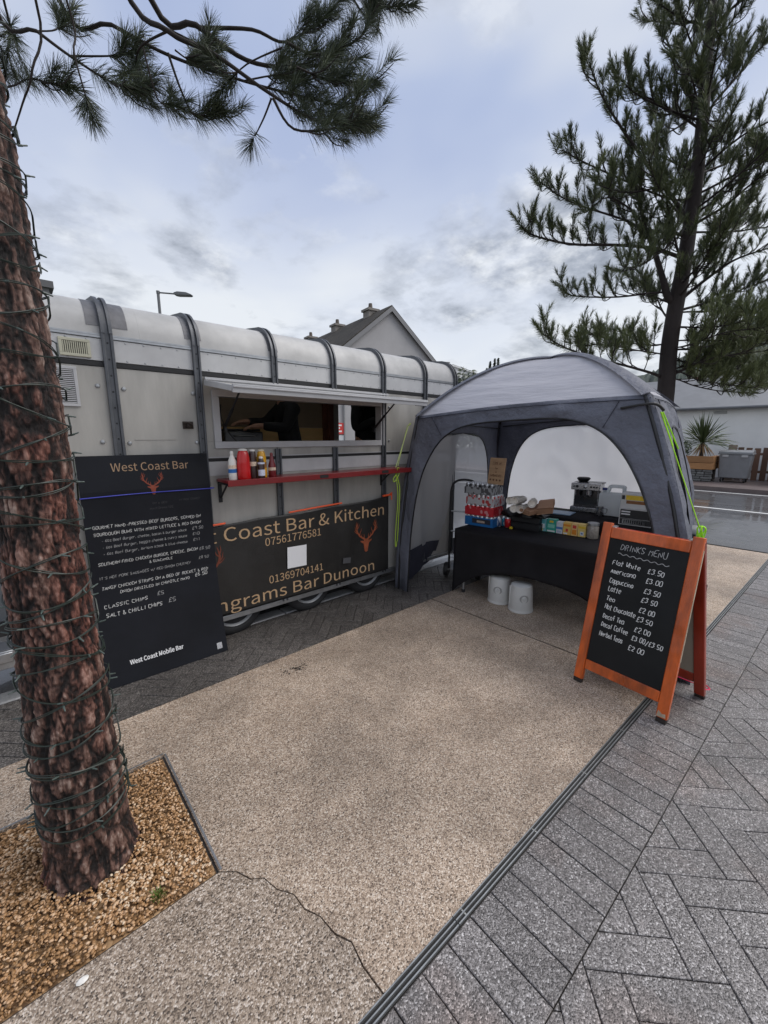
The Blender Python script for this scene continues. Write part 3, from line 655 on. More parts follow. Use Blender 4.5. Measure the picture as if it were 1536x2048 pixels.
for x in (1.225, 3.0):
    b = MB(); b.bar((x, YT - .008, 1.21), (x, YT - .008, 1.38), .03, .008, up=(0, 1, 0)); b.bar((x, YT - .02, 1.372), (x, YT - .23, 1.372), .03, .012); b.bar((x, YT - .016, 1.25), (x, YT - .16, 1.366), .014, .012, up=(1, 0, 0)); b.obj('bracket', M_blkmetal, sh, bevel=.002)
# running gear
b = MB(); b.span((X0, YT - .02, .17), (X1, YT + .05, ZF - .003)); b.span((X0, YB - .05, .17), (X1, YB, ZF - .003)); tp('sill_rail', b, M_steel, bevel=.004)
b = MB(); b.span((X0 + .1, YT + .45, .13), (X1 - .1, YT + .55, ZF - .003)); b.span((X0 + .1, YB - .55, .13), (X1 - .1, YB - .45, ZF - .003)); tp('chassis', b, M_blk)
M_tyre = mat('tyre', (.02, .02, .021), .75, bump=(60, .2, .004)); M_rim = mat('wheel_rim', (.50, .51, .52), .4, .4, var=(12, .12))
for x in (1.30, 2.07, 2.82):
  for side in (0, 1):
    wh = link('wheel', None, tr, (x, YT + .035 if not side else YB - .035, .262), (R(90) if not side else R(-90), 0, 0))
    b = MB(); b.lathe([(.185, -.15), (.25, -.16), (.278, -.13), (.282, -.08), (.278, -.03), (.25, 0), (.20, .004), (.185, -.01)], n=40); b.obj('tyre', M_tyre, wh, smooth=50)
    b = MB(); b.lathe([(.19, -.13), (.178, -.02), (.19, .004), (.183, .009), (.165, -.012), (.158, -.05), (.12, -.06), (.105, -.03), (.09, -.02), (.05, -.02), (.045, .01), (.0, .012)], n=40); b.obj('rim', M_rim, wh, smooth=40)
# drawbar in front
b = MB(); b.bar((X0 + .1, YT + .4, .3), (-1.1, (YT + YB) / 2, .36), .06, .08); b.bar((X0 + .1, YB - .4, .3), (-1.1, (YT + YB) / 2, .36), .06, .08); tp('drawbar', b, M_steel)
b = MB(); b.span((-.30, YT + .0, .50), (X0 - .002, YT + .05, .58)); b.span((-.16, YT - .02, .36), (-.09, YT + .04, 1.3)); tp('front_post', b, M_blk, bevel=.003)
b = MB(); b.span((-.28, YT - .05, .30), (-.12, YT - .022, .42)); b.span((-.26, YT - .06, .345), (-.16, YT - .05, .41)); tp('coupling_plate', b, M_steel, bevel=.006)
b = MB(); b.span((-.9, YT + .1, .55), (X0 - .003, YB - .1, 1.15)); tp('front_box', b, mat('front_box_grey', (.20, .21, .22), .5, var=(4, .2)), bevel=.02)

# things inside the trailer
b = thing('griddle', 'dark steel griddle box on the trailer counter behind the hatch', 'griddle', (1.97, 4.74, 1.552))
m = MB(); m.box((0, 0, .14), (.46, .36, .22)); m.obj('body', mat('dark_steel', (.12, .12, .125), .4, .7, var=(8, .2)), b, bevel=.02)
m = MB(); m.box((.0, -.02, .265), (.40, .30, .024)); m.obj('lid', M_blkmetal, b, bevel=.006)
m = MB(); m.tube(spline([(-.1, -.185, .2), (-.1, -.22, .2), (.1, -.22, .2), (.1, -.185, .2)]), .008); m.obj('handle', M_steel, b)
b = MB(); b.span((.4, 4.55, .556), (2.3, 4.93, 1.55)); cnt = b.obj('counter', mat('counter_steel', (.3, .3, .31), .4, .6), label='steel work counter inside the trailer beneath the griddle', cat='counter', bevel=.004)
# ================================================================== PEOPLE
M_skin = mat('skin', (.45, .24, .16), .5, var=(20, .1)); M_jacket = mat('black_cloth', (.012, .012, .014), .85, bump=(60, .3, .004)); M_jean = mat('dark_trousers', (.022, .022, .026), .85)
M_hair = mat('brown_hair', (.10, .035, .015), .6, bump=(90, .6, .004), stretch=(1, 1, .15)); M_shoe = mat('dark_shoe', (.02, .018, .016), .5)
def skin_obj(name, verts, edges, radii, m, parent, sub=2, root=0):
    me = bpy.data.meshes.new(name); me.from_pydata(verts, edges, []); me.materials.append(m)
    o = link(name, me, parent)
    sk = o.modifiers.new('skin', 'SKIN'); sk.use_smooth_shade = True
    for i, r in enumerate(radii): 
        v = me.skin_vertices[0].data[i]; v.radius = (r, r) if not isinstance(r, tuple) else r; v.use_root = (i == root)
    ss = o.modifiers.new('sub', 'SUBSURF'); ss.levels = ss.render_levels = sub
    return o
def person(label, loc, rz, arms, lean=(0, 0, 0), hair=M_hair, scale=1.0):
    """standing figure facing local -Y; arms = for each side (shoulder->elbow->wrist->hand direction) points relative to the feet"""
    p = thing('person', label, 'person', loc, rz); p.scale = (scale,) * 3
    lx, ly, lz = lean
    V = []; E = []; Rr = []
    def v(x, y, z, r, par=None):
        f = max(0, (z - .95) / .8); V.append((x + lx * f, y + ly * f, z)); Rr.append(r)
        if par is not None: E.append((par, len(V) - 1))
        return len(V) - 1
    pel = v(0, 0, .96, (.155, .115)); wa = v(0, .005, 1.12, (.135, .10), pel); ch = v(0, 0, 1.30, (.16, .115), wa); sh = v(0, .01, 1.43, (.12, .08), ch); nk = v(0, .0, 1.52, .055, sh)
    hb = v(0, -.01, 1.59, (.068, .078), nk); hm = v(0, -.02, 1.67, (.077, .095), hb); ht = v(0, -.012, 1.74, (.066, .08), hm)
    no = v(0, -.115, 1.645, .012, hm); chn = v(0, -.075, 1.565, .03, hb)
    for s in (-1, 1):
        v(s * .08, .005, 1.655, .014, hm)
        hp = v(s * .09, 0, .90, .095, pel); kn = v(s * .10, -.015, .50, .062, hp); cf = v(s * .105, .02, .34, .06, kn); an = v(s * .105, .02, .09, .042, cf); v(s * .12, -.13, .045, .04, an)
    hands = []
    for s, (el, wr, hd) in zip((-1, 1), arms):
        so = v(s * .18, .01, 1.405, .062, sh); V[so] = (V[so][0], V[so][1], V[so][2])
        def raw(q, r, par): V.append(tuple(q)); Rr.append(r); E.append((par, len(V) - 1)); return len(V) - 1
        e = raw(el, .044, so); w = raw(wr, .029, e); hd = Vector(hd).normalized(); W_ = Vector(wr); side = hd.cross(Vector((0, 0, 1))); side = side.normalized() if side.length > .1 else Vector((1, 0, 0)); pn = side.cross(hd)
        pa = raw(W_ + hd * .07, (.036, .02), w)
        for k in range(4):
            a = raw(W_ + hd * .11 + side * (.027 - .018 * k), .0095, pa); b_ = raw(W_ + hd * (.15 - .006 * abs(k - 1.3)) + side * (.028 - .018 * k) - pn * .012, .0085, a); raw(W_ + hd * (.172 - .008 * abs(k - 1.3)) + side * (.028 - .018 * k) - pn * .032, .0075, b_)
        a = raw(W_ + hd * .05 + side * .04 - pn * .01, .012, pa); raw(W_ + hd * .09 + side * .055 - pn * .022, .009, a)
        hands.append((so, e, w))
    body = skin_obj('body', V, E, Rr, M_skin, p)
    # jacket: torso and sleeves a little outside the body
    jv = [0, 1, 2, 3]; JV = [V[i] for i in jv]; JR = [tuple(q + .022 for q in Rr[i]) for i in jv]; JE = [(0, 1), (1, 2), (2, 3)]
    JV.append((V[nk][0], V[nk][1], V[nk][2] - .045)); JR.append((.075, .07)); JE.append((3, 4)); JV[0] = (V[0][0], V[0][1], .88)
    for so, e, w in hands:
        k = len(JV); ww = Vector(V[e]).lerp(Vector(V[w]), .93); JV += [V[so], V[e], tuple(ww)]; JR += [.078, .062, .046]; JE += [(3, k), (k, k + 1), (k + 1, k + 2)]
    skin_obj('jacket', JV, JE, JR, M_jacket, p)
    TV = [(0, 0, .97)]; TR = [(.165, .125)]; TE = []
    for s in (-1, 1):
        k = len(TV); TV += [(s * .09, 0, .88), (s * .10, -.012, .5), (s * .105, .02, .10)]; TR += [.107, .08, .066]; TE += [(0, k), (k, k + 1), (k + 1, k + 2)]
    skin_obj('trousers', TV, TE, TR, M_jean, p)
    off = Vector((lx, ly, 0)) * .9
    b = MB(); n = 18
    for i in range(7):
        pass
    vs = []; fs = []
    for i in range(9):
        th = R(4 + 98 * i / 8)
        for j in range(n):
            ph = 2 * math.pi * j / n; rr = 1.0 + .03 * math.sin(5 * ph + i)
            front = max(0, -math.sin(ph)); tt = th * (1 - .38 * front)
            vs.append((.088 * math.sin(tt) * math.cos(ph) * rr, .105 * math.sin(tt) * math.sin(ph) * rr + .002, .098 * math.cos(tt) * rr))
    for i in range(8):
        for j in range(n): fs.append((i * n + j, (i + 1) * n + j, (i + 1) * n + (j + 1) % n, i * n + (j + 1) % n))
    fs.append(tuple(range(n))); b.add([Vector(q) + Vector((0, -.014, 1.69)) + off for q in vs], fs); b.obj('hair', hair, p, smooth=60)
    for s in (-1, 1):
        b = MB(); b.lathe([(0, -.011), (.008, -.007), (.011, 0), (.008, .007), (0, .011)], Vector((s * .031, -.098, 1.675)) + off, 10); b.obj('eye', mat('eye_white', (.6, .6, .58), .3), p)
        b = MB(); b.lathe([(0, -.006), (.0055, 0), (0, .006)], Vector((s * .031, -.107, 1.675)) + off, 8); b.obj('pupil', M_black, p)
        b = MB(); b.tube(spline([Vector((s * .018, -.108, 1.698)) + off, Vector((s * .032, -.110, 1.704)) + off, Vector((s * .047, -.10, 1.697)) + off]), .0035, 6); b.obj('eyebrow', hair, p)
        b = MB(); b.box((s * .115, -.045, .045), (.095, .27, .09)); b.obj('shoe', M_shoe, p, bevel=.035)
    b = MB(); b.tube([Vector((-.022, -.104, 1.607)) + off, Vector((0, -.109, 1.605)) + off, Vector((.022, -.104, 1.607)) + off], .004, 6); b.obj('mouth', mat('lips', (.35, .12, .10), .5), p)
    return p
person('cook in a black jacket leaning over the griddle inside the trailer', (2.46, 4.36, .552), R(-97), [((-.27, -.20, 1.26), (-.18, -.44, 1.27), (.15, -.95, -.12)), ((.26, -.16, 1.20), (.16, -.40, 1.22), (-.1, -1, -.1))], lean=(0, -.12, 0), scale=1.07)
person('second person in dark clothes holding a phone by the trailer\'s back door', (3.46, 4.20, .552), R(25), [((-.27, .0, 1.12), (-.13, -.24, 1.24), (.5, -.75, .25)), ((.26, -.02, 1.14), (.12, -.22, 1.22), (-.6, -.7, .15))], hair=mat('dark_hair', (.02, .015, .012), .6), scale=1.14)
b = MB(); b.box((0, 0, 0), (.078, .009, .155), Matrix.Rotation(R(-60), 3, 'X')); b.obj('phone', M_blkmetal, bevel=.004, loc=(3.46 + .165, 4.20 - .40, .552 + 1.485), rot=(0, 0, R(25)), label='dark phone held by the person at the back door', cat='phone')

# ================================================================== BANNER AND MENU BOARD ON THE TRAILER
M_vinyl = mat('banner_vinyl', (.018, .017, .016), .45, var=(3, .35), bump=(5, .35, .02), rvar=(4, .1))
M_tan = mat('banner_tan', (.50, .335, .19), .6); M_rust = mat('emblem_rust', (.30, .075, .03), .6, var=(20, .3)); M_rustd = mat('emblem_faded', (.17, .04, .02), .6, var=(20, .3))
M_chalk = mat('chalk_pen', (.74, .74, .72), .8, var=(40, .12)); M_chalkf = mat('chalk_faint', (.06, .06, .065), .85); M_chalkm = mat('chalk_medium', (.42, .42, .42), .85, var=(60, .35))
M_orange = mat('orange_cord', (.85, .10, .02), .5); M_paper = mat('white_paper', (.78, .78, .79), .6)
ban = thing('banner', 'black vinyl banner with tan lettering and stag heads along the trailer side', 'banner', (0, 0, 0))
YBn = YT - .042
def ban_y(x, z):
    k = max(0, min(1, (x - 1.12) / .3)); return YBn + .012 * (1 - k) + k * ban_w(x, z)
def ban_w(x, z): return - .006 - .012 * mnoise.noise(Vector((x * 2.2, z * 1.5, 4))) - .006 * mnoise.noise(Vector((x * 7, z * 2, 9)))
b = MB(); nx, nz = 120, 40; bx0, bx1 = .30, 3.07
def ban_top(x): return 1.03 + .055 * (x - 1.1) / 1.9 - .012 * abs(math.sin(x * 4.1))
vs = [(bx0 + (bx1 - bx0) * i / nx, ban_y(bx0 + (bx1 - bx0) * i / nx, j / nz), .232 + (ban_top(bx0 + (bx1 - bx0) * i / nx) - .232) * j / nz) for j in range(nz + 1) for i in range(nx + 1)]
b.add(vs, [(j * (nx + 1) + i, j * (nx + 1) + i + 1, (j + 1) * (nx + 1) + i + 1, (j + 1) * (nx + 1) + i) for j in range(nz) for i in range(nx)])
o = b.obj('vinyl_sheet', M_vinyl, ban, smooth=180); sl = o.modifiers.new('thick', 'SOLIDIFY'); sl.thickness = .0015; sl.offset = -1
def on_banner(o):
    for v in o.data.vertices: v.co.y = ban_y(v.co.x, (v.co.z - .232) / .82) - (.0025 if 'emblem' not in o.name else .003)
    return o
XA, ZA, NA = (1, 0, 0), (0, 0, 1), (0, -1, 0)
me_w = text_mesh('West Coast Bar & Kitchen'); w_all = width_of(me_w); me_p = text_mesh('Wes'); w_p = width_of(me_p)
# the end of the line stands at x = 3.00, its visible start ("t Coast") at x = 1.09
k_ = (3.0 - 1.09) / ((w_all[1] - w_all[0]) - (w_p[1] - w_p[0]) * 1.03)
def skew(o, x0, sl):
    for v in o.data.vertices: v.co.z += (v.co.x - x0) * sl
    return o
def bt(s, xr, z, cap, width, slope, offset=0.0):
    o = print_text(s, (xr, YBn, z), XA, ZA, NA, M_tan, ban, cap, width, offset, 'r'); skew(o, xr, slope); return on_banner(o)
bt('West Coast Bar & Kitchen', 3.0, .885, .118, (w_all[1] - w_all[0]) * k_, .004)
bt('07561776581', 2.16, .785, .072, .585, .012)
bt('01369704141', 2.17, .425, .072, .575, .012)
wi = width_of(text_mesh('Ingrams Bar Dunoon')); wq = width_of(text_mesh('I')); k2 = (2.85 - 1.10) / ((wi[1] - wi[0]) - (wq[1] - wq[0]) * 1.8)
bt('Ingrams Bar Dunoon', 2.85, .272, .112, (wi[1] - wi[0]) * k2, .002)
on_banner(stag((2.745, YBn, .50), XA, ZA, NA, .29, M_rust, ban)); on_banner(stag((1.02, YBn, .44), XA, ZA, NA, .34, M_rustd, ban))
b = MB(); b.box((1.885, YBn - .0145, .622), (.205, .001, .205), Matrix.Rotation(R(2), 3, 'Y')); b.obj('paper_notice', M_paper, ban)
b = MB(); b.box((2.47, YBn - .016, .46), (.10, .001, .06), Matrix.Rotation(R(8), 3, 'Y')); b.obj('patch', mat('grey_patch', (.08, .08, .085), .5), ban)
for x0, x1 in ((1.02, 1.23), (1.82, 2.42)):
    b = MB(); b.tube([(x0, YBn - .012, ban_top(x0) + .016), ((x0 + x1) / 2, YBn - .016, ban_top((x0 + x1) / 2) + .018), (x1, YBn - .012, ban_top(x1) + .016)], .0085, 8); b.obj('orange_cord', M_orange, ban)
b = MB(); b.tube([(2.97, YBn - .03, 1.10), (3.08, YBn - .035, 1.105)], .012, 8); b.tube(spline([(3.05, YBn - .035, 1.10), (3.07, YBn - .06, 1.13), (3.09, YBn - .04, 1.10), (3.08, YBn - .05, 1.05)]), .006, 6); b.obj('orange_knot', M_orange, ban)
# green guy line tied to the shelf end
M_lime = mat('lime_cord', (.42, .62, .04), .5)
b = MB(); b.tube(spline([(3.02, YT - .22, 1.36), (3.04, YT - .235, 1.1), (3.02, YT - .225, .75), (3.015, YT - .225, .56), (3.03, YT - .226, .555), (3.035, YT - .225, .60)]), .004, 6); b.tube(spline([(3.02, YT - .22, 1.36), (3.06, YT - .24, 1.2), (3.055, YT - .235, .9), (3.045, YT - .225, .6)]), .004, 6)
b.tube(spline([(3.02, YT - .24, 1.35), (2.96, YT - .25, 1.31), (2.97, YT - .25, 1.27), (3.03, YT - .25, 1.33), (3.05, YT - .25, 1.40), (3.0, YT - .268, 1.415), (3.02, YT - .24, 1.35)]), .004, 6)
b.obj('guy_line', M_lime, label='lime cord tied to the red shelf end and hanging down', cat='cord', smooth=50)

# menu board, leaning on the trailer
mb_ = thing('menu_board', 'tall black menu board leaning on the trailer, West Coast Bar handwritten menu', 'menu board', (0, 0, 0))
P0, P1, P2 = Vector((.297, 3.20, 0)), Vector((1.117, 3.185, 0)), Vector((1.102, YT - .045, 1.615)); P3 = Vector((.257, YT - .045, 1.615))
bxa = (P1 - P0).normalized(); bya = (P3 - P0 + (P2 - P1)).normalized(); bya = (bya - bxa * bya.dot(bxa)).normalized(); bna = bxa.cross(bya); BW = .835; BH = 1.625; BO = P0 - bxa * .01
if bna.y > 0: bna = -bna
M_board = mat('menu_black', (.008, .009, .013), .55, var=(2.5, .35), rvar=(3, .15), spec=.25)
b = MB()
for k in range(20): b.prism([(0, BH * k / 20), (BW, BH * k / 20), (BW, BH * (k + 1) / 20), (0, BH * (k + 1) / 20)], BO, bxa, bya, -bna * .008)
b.f = [f for i, f in enumerate(b.f) if not (i % 6 == 2 and i // 6 > 0) and not (i % 6 == 4 and i // 6 < 19)]; b.mi = [0] * len(b.f); bdo = b.obj('board', M_board, mb_, smooth=30)
def bp(x, y): return BO + bxa * x + bya * y
print_text('West Coast Bar', bp(.44, 1.515), bxa, bya, bna, M_tan_d if False else mat('menu_tan', (.36, .235, .14), .6), mb_, .056, .50, 0.0, 'c')
stag(bp(.435, 1.335), bxa, bya, bna, .135, mat('menu_rust', (.24, .045, .02), .6, var=(20, .3)), mb_)
def ht(s, x, y, h, width, m=M_chalk, seed=0): return hand_text(s, bp(x, y), bxa, bya, bna, h, m, mb_, width=width, seed=seed, w=h * .105)
ht('ON A BED', .42, 1.265, .014, .10, M_chalkf); ht('IN RED CURRY', .60, 1.272, .014, .15, M_chalkf); ht('MAYONNAISE', .40, 1.225, .016, .16, M_chalkf)
ht('GOURMET HAND-PRESSED BEEF BURGERS, SERVED ON', .045, 1.128, .021, .70, seed=1)
ht('SOURDOUGH BUNS WITH MIXED LETTUCE & RED ONION', .045, 1.078, .021, .70, seed=2)
ht('- 6oz Beef Burger, cheese, bacon & burger sauce', .085, 1.032, .0185, .55, M_chalkm, seed=3); ht('£9.50', .675, 1.035, .021, .085, M_chalkm)
ht('- 6oz Beef Burger, haggis cheese & curry sauce', .085, .985, .0185, .55, M_chalkm, seed=4); ht('£10', .675, .990, .021, .055, M_chalkm)
ht('- 6oz Beef Burger, sirloin steak & blue cheese', .085, .938, .0185, .55, M_chalkm, seed=5); ht('£11', .675, .943, .021, .055, M_chalkm)
ht('SOUTHERN FRIED CHICKEN BURGER, CHEESE, BACON', .05, .865, .021, .655, seed=6); ht('£8.50', .715, .862, .022, .085, M_chalkm)
ht('& GUACAMOLE', .36, .828, .019, .16, seed=7)
ht('IT\'S NOT PORK SAUSAGES w/ RED ONION CHUTNEY', .045, .765, .019, .60, M_chalkm, seed=8); ht('£8.50', .705, .79, .020, .08, M_chalkm)
ht('TANGY CHICKEN STRIPS ON A BED OF ROCKET & RED', .05, .690, .021, .72, seed=9); ht('ONION DRIZZLED IN CHIPOTLE MAYO', .155, .645, .020, .47, seed=10); ht('£6.50', .665, .655, .026, .095)
ht('CLASSIC CHIPS', .05, .558, .024, .275, seed=11); ht('£5', .385, .572, .026, .05, M_chalkm)
ht('SALT & CHILLI CHIPS', .055, .492, .026, .36, seed=12); ht('£5', .455, .50, .03, .055, M_chalkm)
print_text('West Coast Mobile Bar', bp(.15, .125), bxa, bya, bna, mat('print_white', (.8, .8, .8), .6), mb_, .031, .36, .010)
b = MB(); b.prism([(.755, .035), (.795, .035), (.795, .083), (.755, .083)], BO + bna * .0008, bxa, bya, bna * .0008); b.obj('sticker', mat('grey_sticker', (.45, .45, .46), .6, var=(160, .6)), mb_)
for o in list(mb_.children):   # the thin board bows back against the trailer half way up
    for v in o.data.vertices: s = max(0, min(1, v.co.z / 1.615)); v.co.y += min(.060 * 4 * s * (1 - s) * (1.15 - .3 * s), max(0, 3.322 - (3.192 + .153 * s)))
b = MB()
b.tube(spline([Vector((1.118, YT - .034, 1.345)), bp(BW + .005, 1.348) + Vector((0, -.002, 0)), bp(BW * .5, 1.352) + Vector((0, -.003, 0)), bp(0, 1.345) + Vector((0, -.004, 0)), Vector((.20, YT - .02, 1.32))]), .0036, 6)
b.obj('elastic_cord', mat('blue_elastic', (.05, .06, .42), .5), label='blue elastic cord stretched across the tall black menu board', cat='cord', smooth=60)
b = MB(); b.box((1.135, YT - .036, 1.343), (.035, .01, .014)); b.obj('cord_hook', M_white, tr)

# sauce bottles on the red shelf
SZ = 1.408
def bottle(label, x, y, r, h, body, cap, capr, caph, bands=(), squash=1.0, taper=.9, neck=.35):
    t_ = thing('sauce_bottle', label, 'bottle', (x, y, SZ + .0005), 0, 'sauce bottles on the red shelf')
    b = MB(); s = Matrix.Diagonal((1, squash, 1)); hb = h - caph
    b.lathe([(r * .9, 0), (r, .006), (r * 1.0, hb * .3), (r * .96, hb * .55), (r * taper, hb * .78), (capr * 1.15, hb * .95), (capr * .9, hb)], n=28, rot=s); b.obj('body', body, t_, smooth=50)
    b = MB(); b.lathe([(capr, hb + .0005), (capr * 1.02, hb + caph * .5), (capr * .85, h - .004), (capr * .5, h), (0, h)], n=20, rot=s); b.obj('cap', cap, t_, smooth=40)
    for z0, z1, m in bands:
        b = MB(); rr = r * 1.012; n = 24
        b.lathe([(rr, z0), (rr, z1), (r * .97, z1), (r * .97, z0), (rr, z0)], n=n, rot=s); b.obj('label_band', m, t_, smooth=50)
    return t_
pl_ = lambda n, c, r=.3: mat(n, c, r, coat=.3)
M_bw, M_br, M_bd, M_by, M_bm = pl_('plastic_white', (.72, .70, .66)), pl_('plastic_red', (.52, .008, .01)), pl_('sauce_brown', (.045, .022, .02)), pl_('plastic_yellow', (.75, .38, .008)), pl_('sauce_maroon', (.16, .008, .012))
M_lab = mat('label_cream', (.70, .55, .42), .5, var=(90, .35)); M_labb = mat('label_blue', (.02, .13, .40), .5); M_labp = mat('label_pale', (.62, .66, .78), .5, var=(120, .3)); M_labo = mat('label_brown', (.30, .14, .04), .5, var=(90, .4))
bottle('white squeezy mayonnaise bottle with a blue label, first on the red shelf', 1.270, YT - .185, 0.0329, 0.2255, M_bw, M_bw, .014, .03, ((.03, .035, M_bw), (.055, .085, M_labb), (.09, .115, M_lab)), .8)
bottle('big bright red ketchup bottle with a white cap on the red shelf', 1.355, YT - .20, 0.0530, 0.2442, M_br, M_bw, .034, .018, ((.085, .13, M_br),), .85, .92)
bottle('dark brown sauce bottle with white cap close behind the red ketchup bottle', 1.445, YT - .17, 0.0339, 0.2365, M_bd, M_bw, .024, .018, ((.10, .135, M_lab),), .9, .9)
bottle('small dark sauce bottle with a pale label in front of the yellow one', 1.500, YT - .21, 0.0286, 0.1782, M_bd, M_bw, .0175, .018, ((.02, .07, M_labp), (.115, .13, M_labp)), .9, .85)
bottle('tall yellow mustard bottle with a cream cap on the red shelf', 1.535, YT - .145, 0.0424, 0.2343, M_by, pl_('cap_cream', (.75, .66, .48)), .027, .018, ((.08, .125, M_labo),), .85, .92)
bottle('slim maroon sauce bottle, last in the row on the red shelf', 1.620, YT - .16, 0.0329, 0.2035, M_bm, M_bm, .013, .03, ((.055, .08, M_lab),), .9, .6)
b = MB(); b.box((0, 0, .028), (.075, .002, .055), Matrix.Rotation(R(-10), 3, 'X')) if False else None
# ================================================================== POP-UP TENT
M_tgrey = mat('tent_grey', (.145, .153, .19), .6, var=(2.5, .15), bump=(11, 1.0, .03), trans=.12); M_tdark = mat('tent_dark', (.028, .029, .045), .65, var=(3, .2), bump=(14, .4, .012))
M_tlight = mat('tent_roof_cloth', (.68, .68, .74), .6, var=(3, .08), bump=(5, .7, .03), stretch=(2.2, .7, 6), trans=.42)
M_window = mat('tent_window_white', (.90, .90, .92), .5, var=(2, .04), bump=(9, .35, .012), trans=.75)
M_pole = mat('tent_pole', (.012, .012, .014), .4)
def side_window():
    m = bpy.data.materials.new('tent_window_clear'); m.use_nodes = True; N = m.node_tree.nodes; L = m.node_tree.links; b = N['Principled BSDF']; b.inputs['Base Color'].default_value = (.80, .80, .81, 1); b.inputs['Roughness'].default_value = .35
    tp_ = N.new('ShaderNodeBsdfTransparent'); tp_.inputs[0].default_value = (.85, .85, .86, 1); tl = N.new('ShaderNodeBsdfTranslucent'); tl.inputs[0].default_value = (.7, .7, .71, 1); m1 = N.new('ShaderNodeMixShader'); m1.inputs[0].default_value = .5
    L.new(b.outputs[0], m1.inputs[1]); L.new(tl.outputs[0], m1.inputs[2]); m2 = N.new('ShaderNodeMixShader'); m2.inputs[0].default_value = .34; L.new(m1.outputs[0], m2.inputs[1]); L.new(tp_.outputs[0], m2.inputs[2]); L.new(m2.outputs[0], N['Material Output'].inputs[0])
    n = N.new('ShaderNodeTexNoise'); n.inputs['Scale'].default_value = 8; tc = N.new('ShaderNodeTexCoord'); L.new(tc.outputs['Object'], n.inputs['Vector']); bp = N.new('ShaderNodeBump'); bp.inputs['Strength'].default_value = .3; bp.inputs['Distance'].default_value = .012; L.new(n.outputs['Fac'], bp.inputs['Height']); L.new(bp.outputs[0], b.inputs['Normal']); return m
M_clear = side_window()
tent = thing('event_shelter', 'grey dome event shelter with arched openings beside the trailer', 'tent', (0, 0, 0))
EV = {'FL': Vector((3.30, 3.15, 1.955)), 'FR': Vector((3.60, 1.01, 2.055)), 'BL': Vector((5.45, 3.47, 1.95)), 'BR': Vector((5.76, 1.36, 2.065))}
FT = {'FL': Vector((3.14, 3.30, 0)), 'FR': Vector((3.39, .50, 0)), 'BL': Vector((5.58, 3.60, 0)), 'BR': Vector((5.97, 1.02, 0))}
CT = sum(EV.values(), Vector()) / 4; APEX = Vector((CT.x - .05, CT.y, 2.585))
def wrinkle(p, n, amp, seed): 
    a = mnoise.noise(Vector((p.x * 3 + seed, p.y * 3, p.z * 2.2))) * .6 + mnoise.noise(Vector((p.x * 8 + seed, p.y * 8, p.z * 4 + 5))) * .3 + (abs(mnoise.noise(Vector((p.x * 5 + p.z * 3 + seed, p.y * 5, p.z * 1.5 - p.x * 2)))) - .3) * .6
    return p + n * a * amp
def wall_pt(A, B, s, h, bow=.03):
    """point of the wall between corner A and B, s along, h up (1 = eave); the corner posts curve outwards towards the foot"""
    def post(c):
        f, e = FT[c], EV[c]; k = h; q = f.lerp(e, k); q += (f - e).to_3d() * 0; out = Vector((f.x - e.x, f.y - e.y, 0)); return q + out * (.22 * math.sin(math.pi * h))
    a, b = post(A), post(B); p = a.lerp(b, s); p.z += .03 * math.sin(math.pi * s) * h * h; return p
def wall_n(A, B): d = EV[B] - EV[A]; n = Vector((d.y, -d.x, 0)).normalized(); c = (EV[A] + EV[B]) / 2 - CT; return n if n.dot(c) > 0 else -n
def arch(th, a, top, p):
    c, s = math.cos(th), math.sin(th); x = a * (abs(c) ** (2 / p)) * (1 if c > 0 else -1); return (.5 + x / 2, top * (abs(s) ** (2 / p)))
